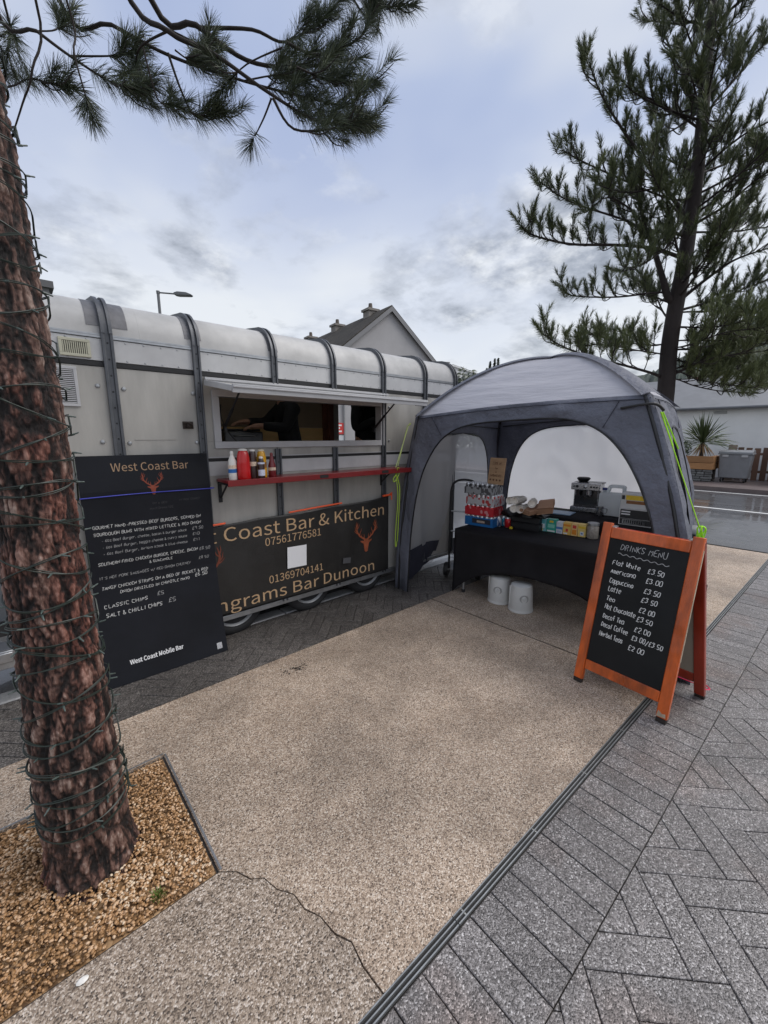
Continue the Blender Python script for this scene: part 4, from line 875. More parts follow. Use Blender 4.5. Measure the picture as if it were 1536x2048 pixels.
def tent_wall(name, A, B, a=.86, top=.93, p=4.6, window=None, sill=0.0, seed=0, skirt=False, s_from=0.0):
    n = wall_n(A, B); NT, NR = 72, 9; b = MB(); vs = []
    for i in range(NT + 1):
        th = math.pi * (1 - i / NT); s0, h0 = arch(th, a, top, p)
        # matching point on the outer boundary
        c, s = math.cos(th), math.sin(th); m = max(abs(c), abs(s) * 1.0, 1e-6); s1, h1 = .5 + (c / m) / 2, min(1, s / m)
        for j in range(NR + 1):
            f = j / NR; q = wall_pt(A, B, s0 + (s1 - s0) * f, h0 + (h1 - h0) * f); edge = math.sin(math.pi * min(1, f * 1.0)) * .8 + .2 * (1 - f); vs.append(wrinkle(q, n, .07 * edge, seed))
    k = NR + 1; b.add(vs, [(i * k + j, i * k + j + 1, (i + 1) * k + j + 1, (i + 1) * k + j) for i in range(NT) for j in range(NR)])
    o = b.obj(name, M_tgrey, tent, smooth=180); so = o.modifiers.new('hem', 'SOLIDIFY'); so.thickness = .003
    rim = MB(); rim.tube([Vector(vs[i * k]) for i in range(NT + 1)], .0085, 6); rim.obj('binding', M_pole, tent, smooth=60)
    for pts in ([(.015 + .97 * k / 30, .985) for k in range(31)], [(.10 + .07 * k / 6, .985 - .10 * k / 6) for k in range(7)], [(.90 - .07 * k / 6, .985 - .10 * k / 6) for k in range(7)]):
        sm = MB(); sm.tube([wall_pt(A, B, s_, h_) + n * .012 for s_, h_ in pts], .0035, 5); sm.obj('seam', M_tdark, tent, smooth=60)
    if window:
        NX, NZ = 40, 34; w = MB(); vs = []
        for j in range(NZ + 1):
            hh = sill + (top - sill) * j / NZ; x = a * max(0, 1 - (hh / top) ** p) ** (1 / p)
            for i in range(NX + 1):
                s = .5 + x * ((s_from + (1 - s_from) * i / NX) - .5); q = wall_pt(A, B, s, hh); vs.append(wrinkle(q - n * .004, n, .03 * min(1, 4 * (i / NX) * (1 - i / NX) + .1), seed + 3))
        w.add(vs, [(j * (NX + 1) + i, j * (NX + 1) + i + 1, (j + 1) * (NX + 1) + i + 1, (j + 1) * (NX + 1) + i) for j in range(NZ) for i in range(NX)]); w.obj('window_panel', window, tent, smooth=180)
        if skirt:
            w = MB(); vs = []
            for j in range(9):
                for i in range(NX + 1):
                    f = i / NX; h_lo = .012 + .085 * math.sin(math.pi * min(1, max(0, (f - .05) / .6))) ; h_hi = sill + .012 + .02 * math.sin(f * 9); hh = h_lo + (h_hi - h_lo) * j / 8
                    x = a * max(0, 1 - (hh / top) ** p) ** (1 / p) + .02; q = wall_pt(A, B, .5 + x * (f - .5), hh); vs.append(wrinkle(q, n, .05, seed + 8))
            w.add(vs, [(j * (NX + 1) + i, j * (NX + 1) + i + 1, (j + 1) * (NX + 1) + i + 1, (j + 1) * (NX + 1) + i) for j in range(8) for i in range(NX)]); w.obj('mud_flap', M_tdark, tent, smooth=180)
    return o
tent_wall('front_wall', 'FL', 'FR', seed=1)
tent_wall('side_wall', 'FL', 'BL', a=.80, top=.90, p=4.0, window=M_clear, sill=.19, seed=20, skirt=True)
tent_wall('back_wall', 'BL', 'BR', a=.84, top=.93, p=4.2, window=M_window, sill=.02, seed=33)
tent_wall('side_wall', 'FR', 'BR', a=.74, top=.88, p=4.2, seed=47, window=M_tgrey, sill=.02, s_from=.38)
def roof_pt(A, B, s, d):
    e = EV[A].lerp(EV[B], s); e.z += .03 * math.sin(math.pi * s); q = e.lerp(APEX, d); f = 1 - (1 - d) ** 2.0; q.z = e.z + (APEX.z - e.z) * f; q.z += .0; return q
for A, B, sd_ in (('FL', 'FR', 2), ('FR', 'BR', 5), ('BR', 'BL', 7), ('BL', 'FL', 9)):
    b = MB(); NS, ND = 56, 36; vs = []
    for j in range(ND + 1):
        for i in range(NS + 1):
            s, d = i / NS, j / ND * .995; q = roof_pt(A, B, s, d); e = math.sin(math.pi * s) ** .6 * min(1, 6 * d + .15)
            pull = -.045 * math.sin(math.pi * s) * math.sin(math.pi * d)
            wv = .014 * math.sin(q.z * 60 + 6 * mnoise.noise(q * 2.2) + q.y * 4) * max(0, mnoise.noise(q * 1.7 + Vector((sd_, 0, 0))) + .35) + .022 * mnoise.noise(Vector((q.x * 2, q.y * 2, q.z * 9 + sd_)))
            vs.append(q + Vector((0, 0, pull + wv * e)))
    b.add(vs, [(j * (NS + 1) + i, j * (NS + 1) + i + 1, (j + 1) * (NS + 1) + i + 1, (j + 1) * (NS + 1) + i) for j in range(ND) for i in range(NS)]); b.obj('roof_panel', M_tlight, tent, smooth=180)
for c in EV:
    # arched pole in its sleeve from the eave corner over to the crown
    b = MB(); pts = [];
    for j in range(25):
        d = j / 24; e = EV[c]; q = e.lerp(APEX, d); q.z = e.z + (APEX.z - e.z) * (1 - (1 - d) ** 2.0) + .004; pts.append(q)
    t_ = (APEX - EV[c]); sd2 = Vector((t_.y, -t_.x, 0)).normalized(); vs = []
    for i, q in enumerate(pts):
        w = .045 + .035 * (1 - i / 24); 
        for k in (-1, -.5, 0, .5, 1): vs.append(q + sd2 * w * k + Vector((0, 0, .016 - .022 * abs(k) ** 1.5)))
    b.add(vs, [(i * 5 + j, i * 5 + j + 1, (i + 1) * 5 + j + 1, (i + 1) * 5 + j) for i in range(24) for j in range(4)]); b.obj('pole_sleeve', M_tgrey, tent, smooth=180)
    b = MB(); b.tube([q - Vector((0, 0, .03)) for q in pts], .011, 8); b.obj('roof_pole', M_pole, tent, smooth=60)
    b = MB(); b.tube([wall_pt({'FL': 'FL', 'FR': 'FR', 'BL': 'BL', 'BR': 'BR'}[c], 'FL' if c != 'FL' else 'FR', 0.02, h / 10) for h in range(11)], .013, 8); b.obj('leg_pole', M_pole, tent, smooth=60)
for A, B in (('FL', 'FR'), ('BL', 'BR'), ('FL', 'BL'), ('FR', 'BR')):
    n = wall_n(A, B); b = MB(); b.tube([wall_pt(A, B, .03 + .94 * k / 10, .965 if A[0] == B[0] else .95) - n * .03 for k in range(11)], .009, 6); b.obj('eave_pole', M_pole, tent, smooth=60)
# corner straps and guy lines
FRm = wall_pt('FR', 'BR', 0.0, .955)
b = MB(); b.tube(spline([wall_pt('FL', 'FR', .90, .955) + Vector((-.02, 0, 0)), EV['FR'] + Vector((-.05, -.03, -.07)), EV['FR'] + Vector((.04, -.08, -.115))]), .011, 6); b.obj('corner_strap', M_blk, tent, smooth=60)
g0 = EV['FR'] + Vector((.0, -.075, -.13)); gk = Vector((3.86, .64, 1.02)); g1 = Vector((3.70, .53, .10))
b = MB(); b.tube(spline([g0, g0.lerp(gk, .25) + Vector((.012, 0, 0)), g0.lerp(gk, .27)]), .006, 6); b.tube([g0, gk], .0042, 6); b.tube([g0 + Vector((.01, -.01, 0)), g0.lerp(gk, .22) + Vector((.03, -.02, -.0)), g0.lerp(gk, .30) + Vector((.05, -.02, 0))], .005, 6)
b.tube([gk, g1], .003, 6)
for c0, sc_ in ((gk, 1.0), (gk.lerp(g1, .3), .8)):
    for k in range(6):
        a = k * 1.1; b.tube(spline([c0 + Vector((0, 0, .05 * sc_)), c0 + Vector((.03 * math.cos(a), .03 * math.sin(a), .03)) * sc_, c0 + Vector((.018 * math.cos(a + 1), .02 * math.sin(a + 1), -.045)) * sc_, c0 + Vector((0, 0, .0))]), .0048, 5)
b.obj('guy_line', mat('neon_cord', (.42, .85, .02), .5), tent, smooth=60)
g0 = EV['FL'] + Vector((-.06, .05, -.09)); b = MB(); b.tube([g0, Vector((2.99, YT - .25, 1.42))], .004, 6); b.tube([g0 + Vector((0, .02, 0)), Vector((3.07, YT - .2, 1.43))], .004, 6); b.tube([g0 + Vector((.02, -.01, .02)), g0], .01, 6); b.obj('guy_line', mat('pale_lime_cord', (.50, .60, .20), .5), tent)
b = MB(); b.box((3.66, .60, .66), (.02, .16, .05), Matrix.Rotation(R(-20), 3, 'Z')); b.obj('tie_strap', M_blk, tent); b = MB(); b.box((5.0, .985, .66), (.24, .012, .16), Matrix.Rotation(R(9), 3, 'Z')); b.obj('tie_strap', M_blk, tent)
# weight bag by the shelter's rear leg
b = MB(); b.box((0, 0, .40), (.26, .24, .80)); wb = b.obj('weight_bag', mat('bag_grey', (.19, .20, .20), .7, var=(6, .2), bump=(18, .3, .01)), loc=(5.30, 1.0, 0), rot=(0, 0, R(9)), bevel=.05, label='grey weight bag standing at the right side of the grey shelter', cat='bag')
for k in range(2):
    s = MB(); s.box((-.133, .06 - .12 * k, .66), (.012, .04, .16)); s.obj('strap', M_blk, wb)
# ================================================================== TABLES
TA = R(4.5); 
M_cloth = mat('black_tablecloth', (.011, .010, .012), .8, var=(4, .3), bump=(30, .25, .004), spec=.3)
def table(label, fl, L_, D_, H_, scallop, rz):
    """fl: the near left corner of the top; the table runs along local -Y, its depth along +X"""
    t_ = thing('folding_table', label, 'table', (fl[0], fl[1], 0), rz)
    b = MB(); b.span((0.01, -L_ + .01, H_ - .045), (D_ - .01, -.01, H_ - .006)); b.obj('tabletop', mat('table_plastic', (.25, .25, .26), .5), t_, bevel=.008)
    for y in (-.10, -L_ + .10):
        for x in (.06, D_ - .06):
            b = MB(); b.tube([(x, y, .012), (x, y, H_ - .046)], .014, 10); l = b.obj('leg', M_steel, t_); f = MB(); f.lathe([(.02, 0), (.02, .03), (.015, .035)], (x, y, 0), 10); f.obj('foot_cap', M_blk, l)
    # stretch cover: top and four scalloped sides pulled to the feet
    b = MB(); NX, NZ = 60, 14
    def side(p, q, out):
        p, q, out = Vector(p), Vector(q), Vector(out); vs = []; d = (q - p)
        for j in range(NZ + 1):
            f = j / NZ
            for i in range(NX + 1):
                s = i / NX; a = abs(2 * s - 1); low = scallop * (1 - a ** 2.6) ** .9; z = H_ - f * (H_ - low); pull = -.05 * (1 - a ** 2) * math.sin(math.pi * f * .9) * .7 + .012 * a * f
                w = p + d * s + out * pull; w.z = z; b_ = (.012 * mnoise.noise(Vector((w.x * 6, w.y * 6, w.z * 2))) + .007 * mnoise.noise(Vector((w.x * 17, w.y * 17, w.z * 3 + 5)))) * min(1, f * 2); vs.append(w + out * b_)
        b.add(vs, [(j * (NX + 1) + i, (j + 1) * (NX + 1) + i, (j + 1) * (NX + 1) + i + 1, j * (NX + 1) + i + 1) for j in range(NZ) for i in range(NX)])
    A, B_, C_, D2 = (0, 0, 0), (0, -L_, 0), (D_, -L_, 0), (D_, 0, 0)
    side(A, B_, (-1, 0, 0)); side(B_, C_, (0, -1, 0)); side(C_, D2, (1, 0, 0)); side(D2, A, (0, 1, 0)); b.add([(0, 0, H_), (D_, 0, H_), (D_, -L_, H_), (0, -L_, H_)], [(3, 2, 1, 0)])
    o = b.obj('tablecloth', M_cloth, t_, smooth=50); so = o.modifiers.new('thick', 'SOLIDIFY'); so.thickness = .003; so.offset = -1
    return t_
TZ = .738; T2Z = .845
T1 = (3.555, 2.77)
table('front folding table under a black stretch cover in the grey shelter', T1, 1.83, .76, TZ, .36, TA)
table('rear folding table under a black cover carrying the coffee machine', (4.45, 2.72), 1.6, .62, T2Z, .2, TA)
def T(u, v, z=TZ): p = on(u, v, 2, z); return p
# white tent-weight buckets under the table
M_bkt = mat('white_weight', (.62, .62, .60), .45, var=(5, .12)); 
def weight(label, x, y, rz):
    t_ = thing('white_weight', label, 'weight', (x, y, 0), rz, 'white weights under the front table')
    b = MB(); b.lathe([(.125, 0), (.13, .01), (.118, .22), (.112, .29), (.09, .305), (0, .305)], n=32); b.lathe([(.1315, .004), (.134, .016), (.1305, .03)], n=32); o = b.obj('body', M_bkt, t_, smooth=40)
    b = MB(); q = Matrix.Rotation(R(-90), 3, 'Y'); b.lathe([(.048, -.006), (.043, .004), (.030, -.001), (.012, -.003), (0, -.002)], (-.1185, 0, .165), 20, q); b.obj('filler_recess', mat('recess_grey', (.35, .35, .34), .5), t_, smooth=40)
    b = MB(); b.lathe([(.020, 0), (.018, .016), (0, .017)], (-.117, 0, .165), 14, q); b.obj('cap', mat('cap_pale', (.55, .55, .54), .35), t_)
    b = MB(); b.span((-.010, .10, .02), (.010, .129, .28)); b.obj('rib', M_bkt, t_)
    t_.scale = (.93, .93, .93); return t_
weight('left white weight under the black table, partly behind the other', 3.70, 2.255, R(20)); weight('right white weight under the black table, nearer and whole', 3.665, 1.985, R(45))

# ================================================================== ON THE FRONT TABLE
def can_mesh(): b = MB(); b.lathe([(.020, 0), (.026, .003), (.033, .012), (.033, .104), (.027, .116), (.026, .118), (.024, .1165), (.022, .113), (0, .113)], n=18); return b
CAN = {}
def can(parent, x, y, z, m, name='can', **kw):
    if m.name not in CAN: CAN[m.name] = can_mesh().mesh('can', [m, M_lid], 40); me = CAN[m.name]; me.polygons.foreach_set('material_index', [1 if max(me.vertices[i].co.z for i in p.vertices) > .105 and min(me.vertices[i].co.z for i in p.vertices) > .1 else 0 for p in me.polygons])
    return link(name, CAN[m.name], parent, (x, y, z), (0, 0, rnd.uniform(0, 6.28)), **kw)
M_lid = mat('can_lid', (.55, .56, .57), .3, .8)
def canprint(name, base, mark, sc=26, th=.52, metal=.3, mark2=None):
    m = mat(name, base, .3, metal); N = m.node_tree.nodes; L = m.node_tree.links; tc = N.new('ShaderNodeTexCoord'); n = N.new('ShaderNodeTexNoise'); n.inputs['Scale'].default_value = sc; n.inputs['Detail'].default_value = 1.0
    mp = N.new('ShaderNodeMapping'); mp.inputs['Scale'].default_value = (1, 1, .55); L.new(tc.outputs['Object'], mp.inputs[0]); L.new(mp.outputs[0], n.inputs['Vector'])
    r = N.new('ShaderNodeValToRGB'); r.color_ramp.interpolation = 'CONSTANT'; e = r.color_ramp.elements; e[0].color = (*base, 1); e[1].position = th; e[1].color = (*mark, 1)
    if mark2: q = e.new(th + .08); q.color = (*mark2, 1)
    L.new(n.outputs['Fac'], r.inputs[0]); L.new(r.outputs[0], N['Principled BSDF'].inputs['Base Color']); return m
C_silver = canprint('can_silver_black', (.26, .26, .27), (.035, .035, .04), 40, .5); C_redsil = canprint('can_silver_red', (.50, .47, .46), (.42, .03, .03), 34, .5, .3, (.08, .03, .03)); C_red = canprint('can_red', (.50, .015, .02), (.62, .22, .22), 34, .6); C_blue = canprint('can_blue', (.02, .12, .36), (.55, .6, .65), 36, .6); C_sil2 = canprint('can_silver_blue', (.55, .56, .58), (.06, .10, .22), 36, .56); C_teal = canprint('can_teal', (.03, .22, .36), (.5, .6, .62), 36, .62)
film = lambda n, c: mat(n, c, .35, var=(14, .12))
PKA = None
p_c = T(985, 1057); p_l = T(925, 1052); pk_ax = (Vector((p_l.x - p_c.x, p_l.y - p_c.y, 0))).normalized(); pk_ax = Vector((-.09, 1, 0)).normalized(); pk_rz = math.atan2(pk_ax.y, pk_ax.x)   # the long face of the packs
def can_pack(label, cm, tray_m, z, rz, dx, dy, tray_h, full=None, plain=False):
    t_ = thing('can_pack', label, 'can pack', (p_c.x + dx, p_c.y + dy, z), rz, 'packs of cans stacked on the table')
    nx_ = 6
    b = MB(); h = tray_h; Lx = nx_ * .0585 + .006; Ly = 4 * .0585 + .006; th = .0025
    b.span((0, -Ly, 0), (Lx, 0, th)); o = None
    b.span((0, -th, th), (Lx, 0, h)); b.span((0, -Ly, th), (Lx, -Ly + th, h)); b.span((0, -Ly + th, th), (th, -th, h)); b.span((Lx - th, -Ly + th, th), (Lx, -th, h))
    b.obj('tray', tray_m, t_)
    for i in range(nx_):
        for j in range(4): can(t_, .032 + i * .0585, -.032 - j * .0585, th + .0005, cm).scale = (.88, .88, 1.0)
    return t_
dx0 = Vector((0, 0)); 
zc = TZ + .002
M_ctn = film('carton_blue', (.015, .13, .36))
pk0 = can_pack('blue carton of cans at the bottom of the can stack', C_sil2, M_ctn, zc, pk_rz, 0, 0, .100)
b = MB(); b.span((.03, .0012, .03), (.26, .0022, .085)); b.obj('carton_print', mat('print_dark', (.03, .03, .04), .4, var=(60, .4)), pk0)
b = MB(); b.span((.10, .0024, .04), (.20, .003, .065)); b.obj('carton_print', mat('print_tan', (.45, .35, .28), .4, var=(70, .4)), pk0)
can_pack('red wrapped pack of cans lying on the blue carton', C_red, canprint('wrap_red', (.46, .02, .03), (.60, .25, .26), 22, .6, 0), zc + .1215, pk_rz + .03, .004, .0, .092)
can_pack('silver and red pack of cans third up in the can stack', C_redsil, canprint('wrap_silver_red', (.46, .45, .46), (.40, .05, .05), 24, .56, 0), zc + .243, pk_rz - .02, -.004, -.006, .080)
can_pack('silver grey pack of cans on top of the can stack', C_silver, canprint('wrap_silver', (.28, .29, .30), (.07, .07, .075), 24, .52, 0), zc + .3645, pk_rz + .05, .0, .01, .078)
STZ = zc + .3645 + .121
for (u, v), m, lab in (((997, 1051), C_sil2, 'single silver and blue can at the foot of the can stack'), ((1007, 1050), C_teal, 'single teal can between a silver can and a red can'), ((1015, 1053), C_red, 'single bright red can, right of the teal can')):
    p = T(u, v); can(None, p.x - .05, p.y - .03, TZ + .002, m, 'drink_can', label=lab, cat='can', group='loose cans on the table')
p = T(1022, 1058); b = MB(); b.lathe([(.016, 0), (.02, .004), (.02, .020), (.016, .024), (0, .024)], n=14); b.obj('sweet_tub', mat('yellow_tub', (.7, .5, .02), .4, var=(50, .5)), loc=(p.x, p.y, TZ + .002), label='small yellow and red tub in front of the red can', cat='tub')
# little wooden sign on the stack
sg = thing('wooden_sign', 'pale wooden sign propped on top of the can stack', 'sign', (p_c.x + pk_ax.x * .035 + .05, p_c.y + pk_ax.y * .035 - .01, STZ), pk_rz + R(8) - math.pi / 2)
q = Matrix.Rotation(R(-9), 3, 'Y') if False else Matrix.Rotation(0, 3, 'Y')
M_sign = mat('pale_wood', (.42, .27, .155), .6, var=(5, .2), stretch=(1, 1, 6)); M_burn = mat('burnt_lettering', (.13, .06, .03), .7)
sw, sh_ = .215, .29
sg.rotation_euler = (0, R(7), pk_rz - math.pi / 2 + R(-14))
b = MB(); b.span((-.009, -sw / 2, 0), (.009, sw / 2, sh_)); b.obj('board', M_sign, sg, bevel=.002)
o_ = lambda y, z: Vector((-.0092, y, z))
for s, z, h, w in (('COME IN', .215, .030, .12), ('for', .165, .024, .045), ('&', .128, .022, .016), ('SANDWICHES', .085, .026, .165), ('', 0, 0, 0)):
    if s: hand_text(s, o_(w / 2, z), (0, -1, 0), (0, 0, 1), (-1, 0, 0), h, M_burn, sg, width=w, w=.004)
b = MB()
for k in range(4): b.lathe([(.012, 0), (.009, .001), (0, .001)], (-.0095, .07 - .045 * k, .048), 10, Matrix.Rotation(R(-90), 3, 'Y'))
b.obj('icon_row', M_burn, sg, kind='stuff')
# takeaway crates with cups and bags on them
pc = T(1012, 1052); cr_rz = TA + R(-90)
def crate(label, x, y, z, sx, sy, h, rz):
    t_ = thing('crate', label, 'crate', (x, y, z), rz, 'black crates on the table'); b = MB()
    b.span((0, 0, 0), (sx, sy, .006)); th = .006
    for q0, q1 in (((0, 0, .006), (sx, th, h)), ((0, sy - th, .006), (sx, sy, h)), ((0, th, .006), (th, sy - th, h)), ((sx - th, th, .006), (sx, sy - th, h))): b.span(q0, q1)
    o = b.obj('box', M_blkmetal, t_, bevel=.003); b = MB(); b.span((-.006, -.006, h), (sx + .006, sy + .006, h + .012)); b.obj('lid', M_blk, t_, bevel=.004); return t_
ux, uy = Vector((math.cos(TA - math.pi / 2), math.sin(TA - math.pi / 2))), Vector((math.cos(TA), math.sin(TA)))
def rel(a, d): # metres along the table's front edge from its left corner, and in depth
    return Vector((T1[0] + ux.x * a + uy.x * d, T1[1] + ux.y * a + uy.y * d))
c0 = rel(.42, .45)
crate('lower black crate beside the can stack on the black table', c0.x, c0.y, TZ + .002, .34, .28, .062, TA - math.pi / 2)
crate('upper black crate carrying the paper cups and bags', c0.x + .006, c0.y - .004, TZ + .078, .33, .27, .055, TA - math.pi / 2 + .02)
CZ = TZ + .148
cw = rel(.52, .55)
b = MB(); vs = []; n = 44
for j in range(9):
    for i in range(n):
        a = 2 * math.pi * i / n; f = j / 8; rr = (.25 - .09 * f ** 2) * (1 + .13 * math.sin(7 * a + 2 * f) + .05 * math.sin(13 * a)); vs.append((cw.x + .66 * rr * math.cos(a) , cw.y + rr * math.sin(a), CZ + .003 + .055 * f + .014 * math.sin(5 * a + 3 * f)))
b.add(vs, [(j * n + i, j * n + (i + 1) % n, (j + 1) * n + (i + 1) % n, (j + 1) * n + i) for j in range(8) for i in range(n)] + [tuple(8 * n + i for i in range(n)), tuple(n - 1 - i for i in range(n))])
b.obj('bin_liner', mat('black_plastic_bag', (.012, .012, .013), .3, bump=(26, .6, .015)), smooth=60, label='crumpled black plastic liner spread on the upper crate', cat='bin liner')
M_cup = mat('cup_sleeve', (.78, .74, .68), .5, var=(20, .15)); M_cupw = mat('clear_wrap', (.70, .68, .65), .3)
def cupstack(label, x, y, z, rz, tilt):
    t_ = thing('cup_sleeve', label, 'paper cups', (x, y, z), 0, 'sleeves of paper cups'); t_.rotation_euler = (0, R(-90), rz)
    for k in range(7):
        b = MB(); b.lathe([(.030, 0), (.041, .05), (.0425, .052), (.041, .053), (.039, .05), (.029, .004), (0, .004)], n=20); b.obj('cup', M_cup, t_, loc=(0, 0, .028 * k), smooth=40)
    return t_
for i, (a, d, z, rz) in enumerate(((.50, .42, .045, R(6)), (.585, .425, .045, R(2)), (.535, .44, .125, R(-4)), (.63, .46, .11, R(18)), (.475, .47, .115, R(-8)))):
    p = rel(a, d); cupstack(('leftmost lower sleeve of paper cups on the black liner', 'lower right sleeve of paper cups on the black liner', 'uppermost sleeve of paper cups in the middle of the pile', 'upper right sleeve of paper cups next to the brown bags', 'upper left sleeve of paper cups next to the can stack')[i], p.x + .10, p.y, CZ + .055 + z, rz + TA, 0)
M_kraft = mat('brown_paper', (.34, .19, .11), .7, var=(8, .15), bump=(30, .3, .004))
def paper_bags(label, a, d, z, rz, n, sx, sy, tilt):
    p = rel(a, d); t_ = thing('paper_bags', label, 'paper bags', (p.x, p.y, z), 0, 'brown paper bags on the crates'); t_.rotation_euler = (R(tilt), R(-4), rz)
    for k in range(n):
        b = MB(); b.box((0, 0, .004 + .008 * k), (sx, sy, .0065)); 
        b.v = [(x + rnd.uniform(-.006, .006), y + rnd.uniform(-.006, .006), zz + .012 * math.sin(x * 9)) for x, y, zz in b.v]; b.obj('bag', M_kraft, t_)
    return t_
paper_bags('flat bundle of pinkish brown bags lying in front of the cups', .70, .44, CZ + .070, R(-20), 6, .26, .15, 4)
paper_bags('tilted bundle of brown paper bags right of the cups', .80, .50, CZ + .095, R(-70), 9, .15, .24, 14)
# tea boxes in a row
def tea(label, p, w, h, d, body, band, rz):
    t_ = thing('tea_box', label, 'tea box', (p.x, p.y, TZ + .002), rz, 'tea boxes in a row on the table')
    b = MB(); b.span((0, -w, 0), (d, 0, h)); b.obj('carton', body, t_, bevel=.0015)
    for z0, z1, y0, y1, m in band: b = MB(); b.span((-.0012, -w * y1, h * z0), (-.0004, -w * y0, h * z1)); b.obj('print', m, t_)
    return t_
cm = lambda n, c: mat(n, c, .45, var=(40, .12))
P_w, P_or, P_rd, P_bl, P_dg, P_ye = cm('print_white', (.72, .74, .74)), cm('print_orange', (.75, .25, .02)), cm('print_red', (.6, .05, .04)), cm('print_blue', (.08, .22, .5)), cm('print_green', (.03, .25, .16)), cm('print_yellow', (.78, .52, .03))
tp0 = T(1077, 1061); tp1 = T(1190, 1079); tv = (tp1 - tp0); tv.z = 0; tv.normalize(); trz = math.atan2(tv.y, tv.x) + math.pi / 2
specs = [('aqua tea box, first of the row on the left', .078, .135, cm('carton_aqua', (.20, .52, .55)), ((.05, .2, .05, .6, P_ye), (.25, .6, .2, .8, P_w), (.68, .9, .15, .85, cm('print_teal', (.1, .4, .45))))),
 ('green tea box, second of the row', .100, .140, cm('carton_green', (.03, .36, .27)), ((.05, .16, .1, .9, P_w), (.35, .62, .15, .85, cm('print_mint', (.25, .62, .5))), (.75, .9, .3, .7, P_ye))),
 ('white and blue tea box, third of the row', .066, .125, cm('carton_white', (.62, .64, .68)), ((.38, .58, .0, 1, P_bl), (.1, .25, .2, .8, cm('print_pale', (.4, .48, .6))))),
 ('orange tea box with a red heart shape, fourth of the row', .078, .130, cm('carton_orange', (.80, .50, .12)), ((.68, .85, .05, .95, P_or), (.25, .5, .35, .65, P_rd), (.05, .16, .1, .6, P_w))),
 ('orange and red tea box, fifth of the row', .062, .130, cm('carton_peach', (.82, .55, .22)), ((.6, .85, .2, .8, P_rd), (.1, .5, .15, .85, P_or))),
 ('yellow tea box, last of the row on the right', .075, .132, cm('carton_yellow', (.80, .58, .18)), ((.66, .82, .05, .95, P_ye), (.12, .42, .3, .75, P_w), (.2, .34, .4, .65, P_bl)))]
a = 0
for lab, w, h, m, bands in specs: tea(lab, tp0 + tv * a, w, h, .07, m, bands, trz + rnd.uniform(-.03, .03)); a += w + .004
# glass jar with a metal lid
p = tp0 + tv * (a + .07) + Vector((.03, .02, 0)); t_ = thing('glass_jar', 'glass jar with a steel lid right of the tea boxes', 'jar', (p.x, p.y, TZ + .002))
b = MB(); b.lathe([(.05, 0), (.054, .006), (.054, .12), (.046, .132), (.046, .138)], n=28); b.obj('jar', mat('jar_contents', (.34, .30, .26), .15, var=(60, .3)), t_, smooth=40)
b = MB(); b.lathe([(.055, .136), (.055, .156), (.050, .160), (0, .160)], n=28); b.obj('lid', M_steel, t_, smooth=40)

# ================================================================== ON THE REAR TABLE
def T2(u, v): return on(u, v, 2, T2Z)
M_ss = mat('brushed_steel', (.45, .45, .46), .28, .9, var=(9, .12), rvar=(30, .08)); M_ssd = mat('dark_chrome', (.10, .10, .105), .25, .8)
p = T2(1166, 1024); em = thing('espresso_machine', 'brushed steel espresso machine with a bean hopper on top', 'coffee machine', (p.x, p.y, T2Z + .002), R(-90) + TA + R(4))
def ep(name, bb, m, bevel=.003): return bb.obj(name, m, em, bevel=bevel)
# local: x along the front (left to right seen from the front), y into depth
b = MB(); b.span((-.15, .12, .02), (.15, .30, .33)); ep('body', b, M_ss, .006)
b = MB(); b.span((-.16, 0, .262), (.16, .12, .345)); ep('control_head', b, M_ss, .008)
b = MB(); b.span((-.16, .12, .33), (.16, .31, .347)); ep('cup_tray', b, M_ssd, .004)
b = MB(); b.span((-.155, .0, 0), (.155, .14, .055)); ep('drip_tray', b, M_ss, .006)
b = MB(); b.span((-.145, .006, .0555), (.145, .13, .059)); ep('drip_grille', b, M_ssd)
b = MB(); b.span((-.14, .115, .06), (.14, .119, .26)); ep('splash_back', b, M_ssd)
b = MB(); b.lathe([(.045, .347), (.06, .36), (.078, .385), (.078, .392), (.07, .396), (.062, .402), (0, .404)], (-.07, .19, 0), 28); ep('bean_hopper', b, M_blkmetal, 0)
for x, r in ((.0, .022), (-.09, .016), (.065, .010), (.095, .010), (.125, .010), (-.125, .010)):
    b = MB(); b.lathe([(r, 0), (r, .010), (r * .8, .013), (0, .013)], (x, 0, .305), 18, Matrix.Rotation(R(90), 3, 'X')); ep('pressure_gauge' if r > .02 else 'button', b, M_blkmetal if r < .02 else M_ss, 0)
b = MB(); b.lathe([(.034, .2), (.034, .262), (0, .262)], (.03, .07, 0), 20); b.lathe([(.03, .185), (.032, .2), (0, .2)], (.03, .07, 0), 20); ep('group_head', b, M_ss, 0)
b = MB(); b.tube([(.03, .05, .195), (.02, -.10, .185)], .014, 10); ep('portafilter_handle', b, M_blkmetal, 0)
b = MB(); b.tube(spline([(.13, .07, .26), (.135, .05, .18), (.145, .02, .10)]), .006, 8); ep('steam_wand', b, M_ss, 0)
b = MB(); b.lathe([(.03, .19), (.035, .262), (0, .262)], (-.09, .07, 0), 18); ep('grinder_outlet', b, M_ssd, 0)
p = T2(1195, 1030); t_ = thing('milk_jug', 'small steel milk jug beside the espresso machine', 'jug', (p.x - .03, p.y - .03, T2Z + .002)); b = MB(); b.lathe([(.04, 0), (.045, .01), (.036, .07), (.042, .105), (.039, .104), (.033, .07), (.04, .012), (0, .012)], n=24); b.obj('body', M_ss, t_, smooth=40); b = MB(); b.tube(spline([(.0, -.037, .09), (0, -.075, .085), (0, -.07, .04), (0, -.041, .03)]), .005, 6); b.obj('handle', M_ss, t_)
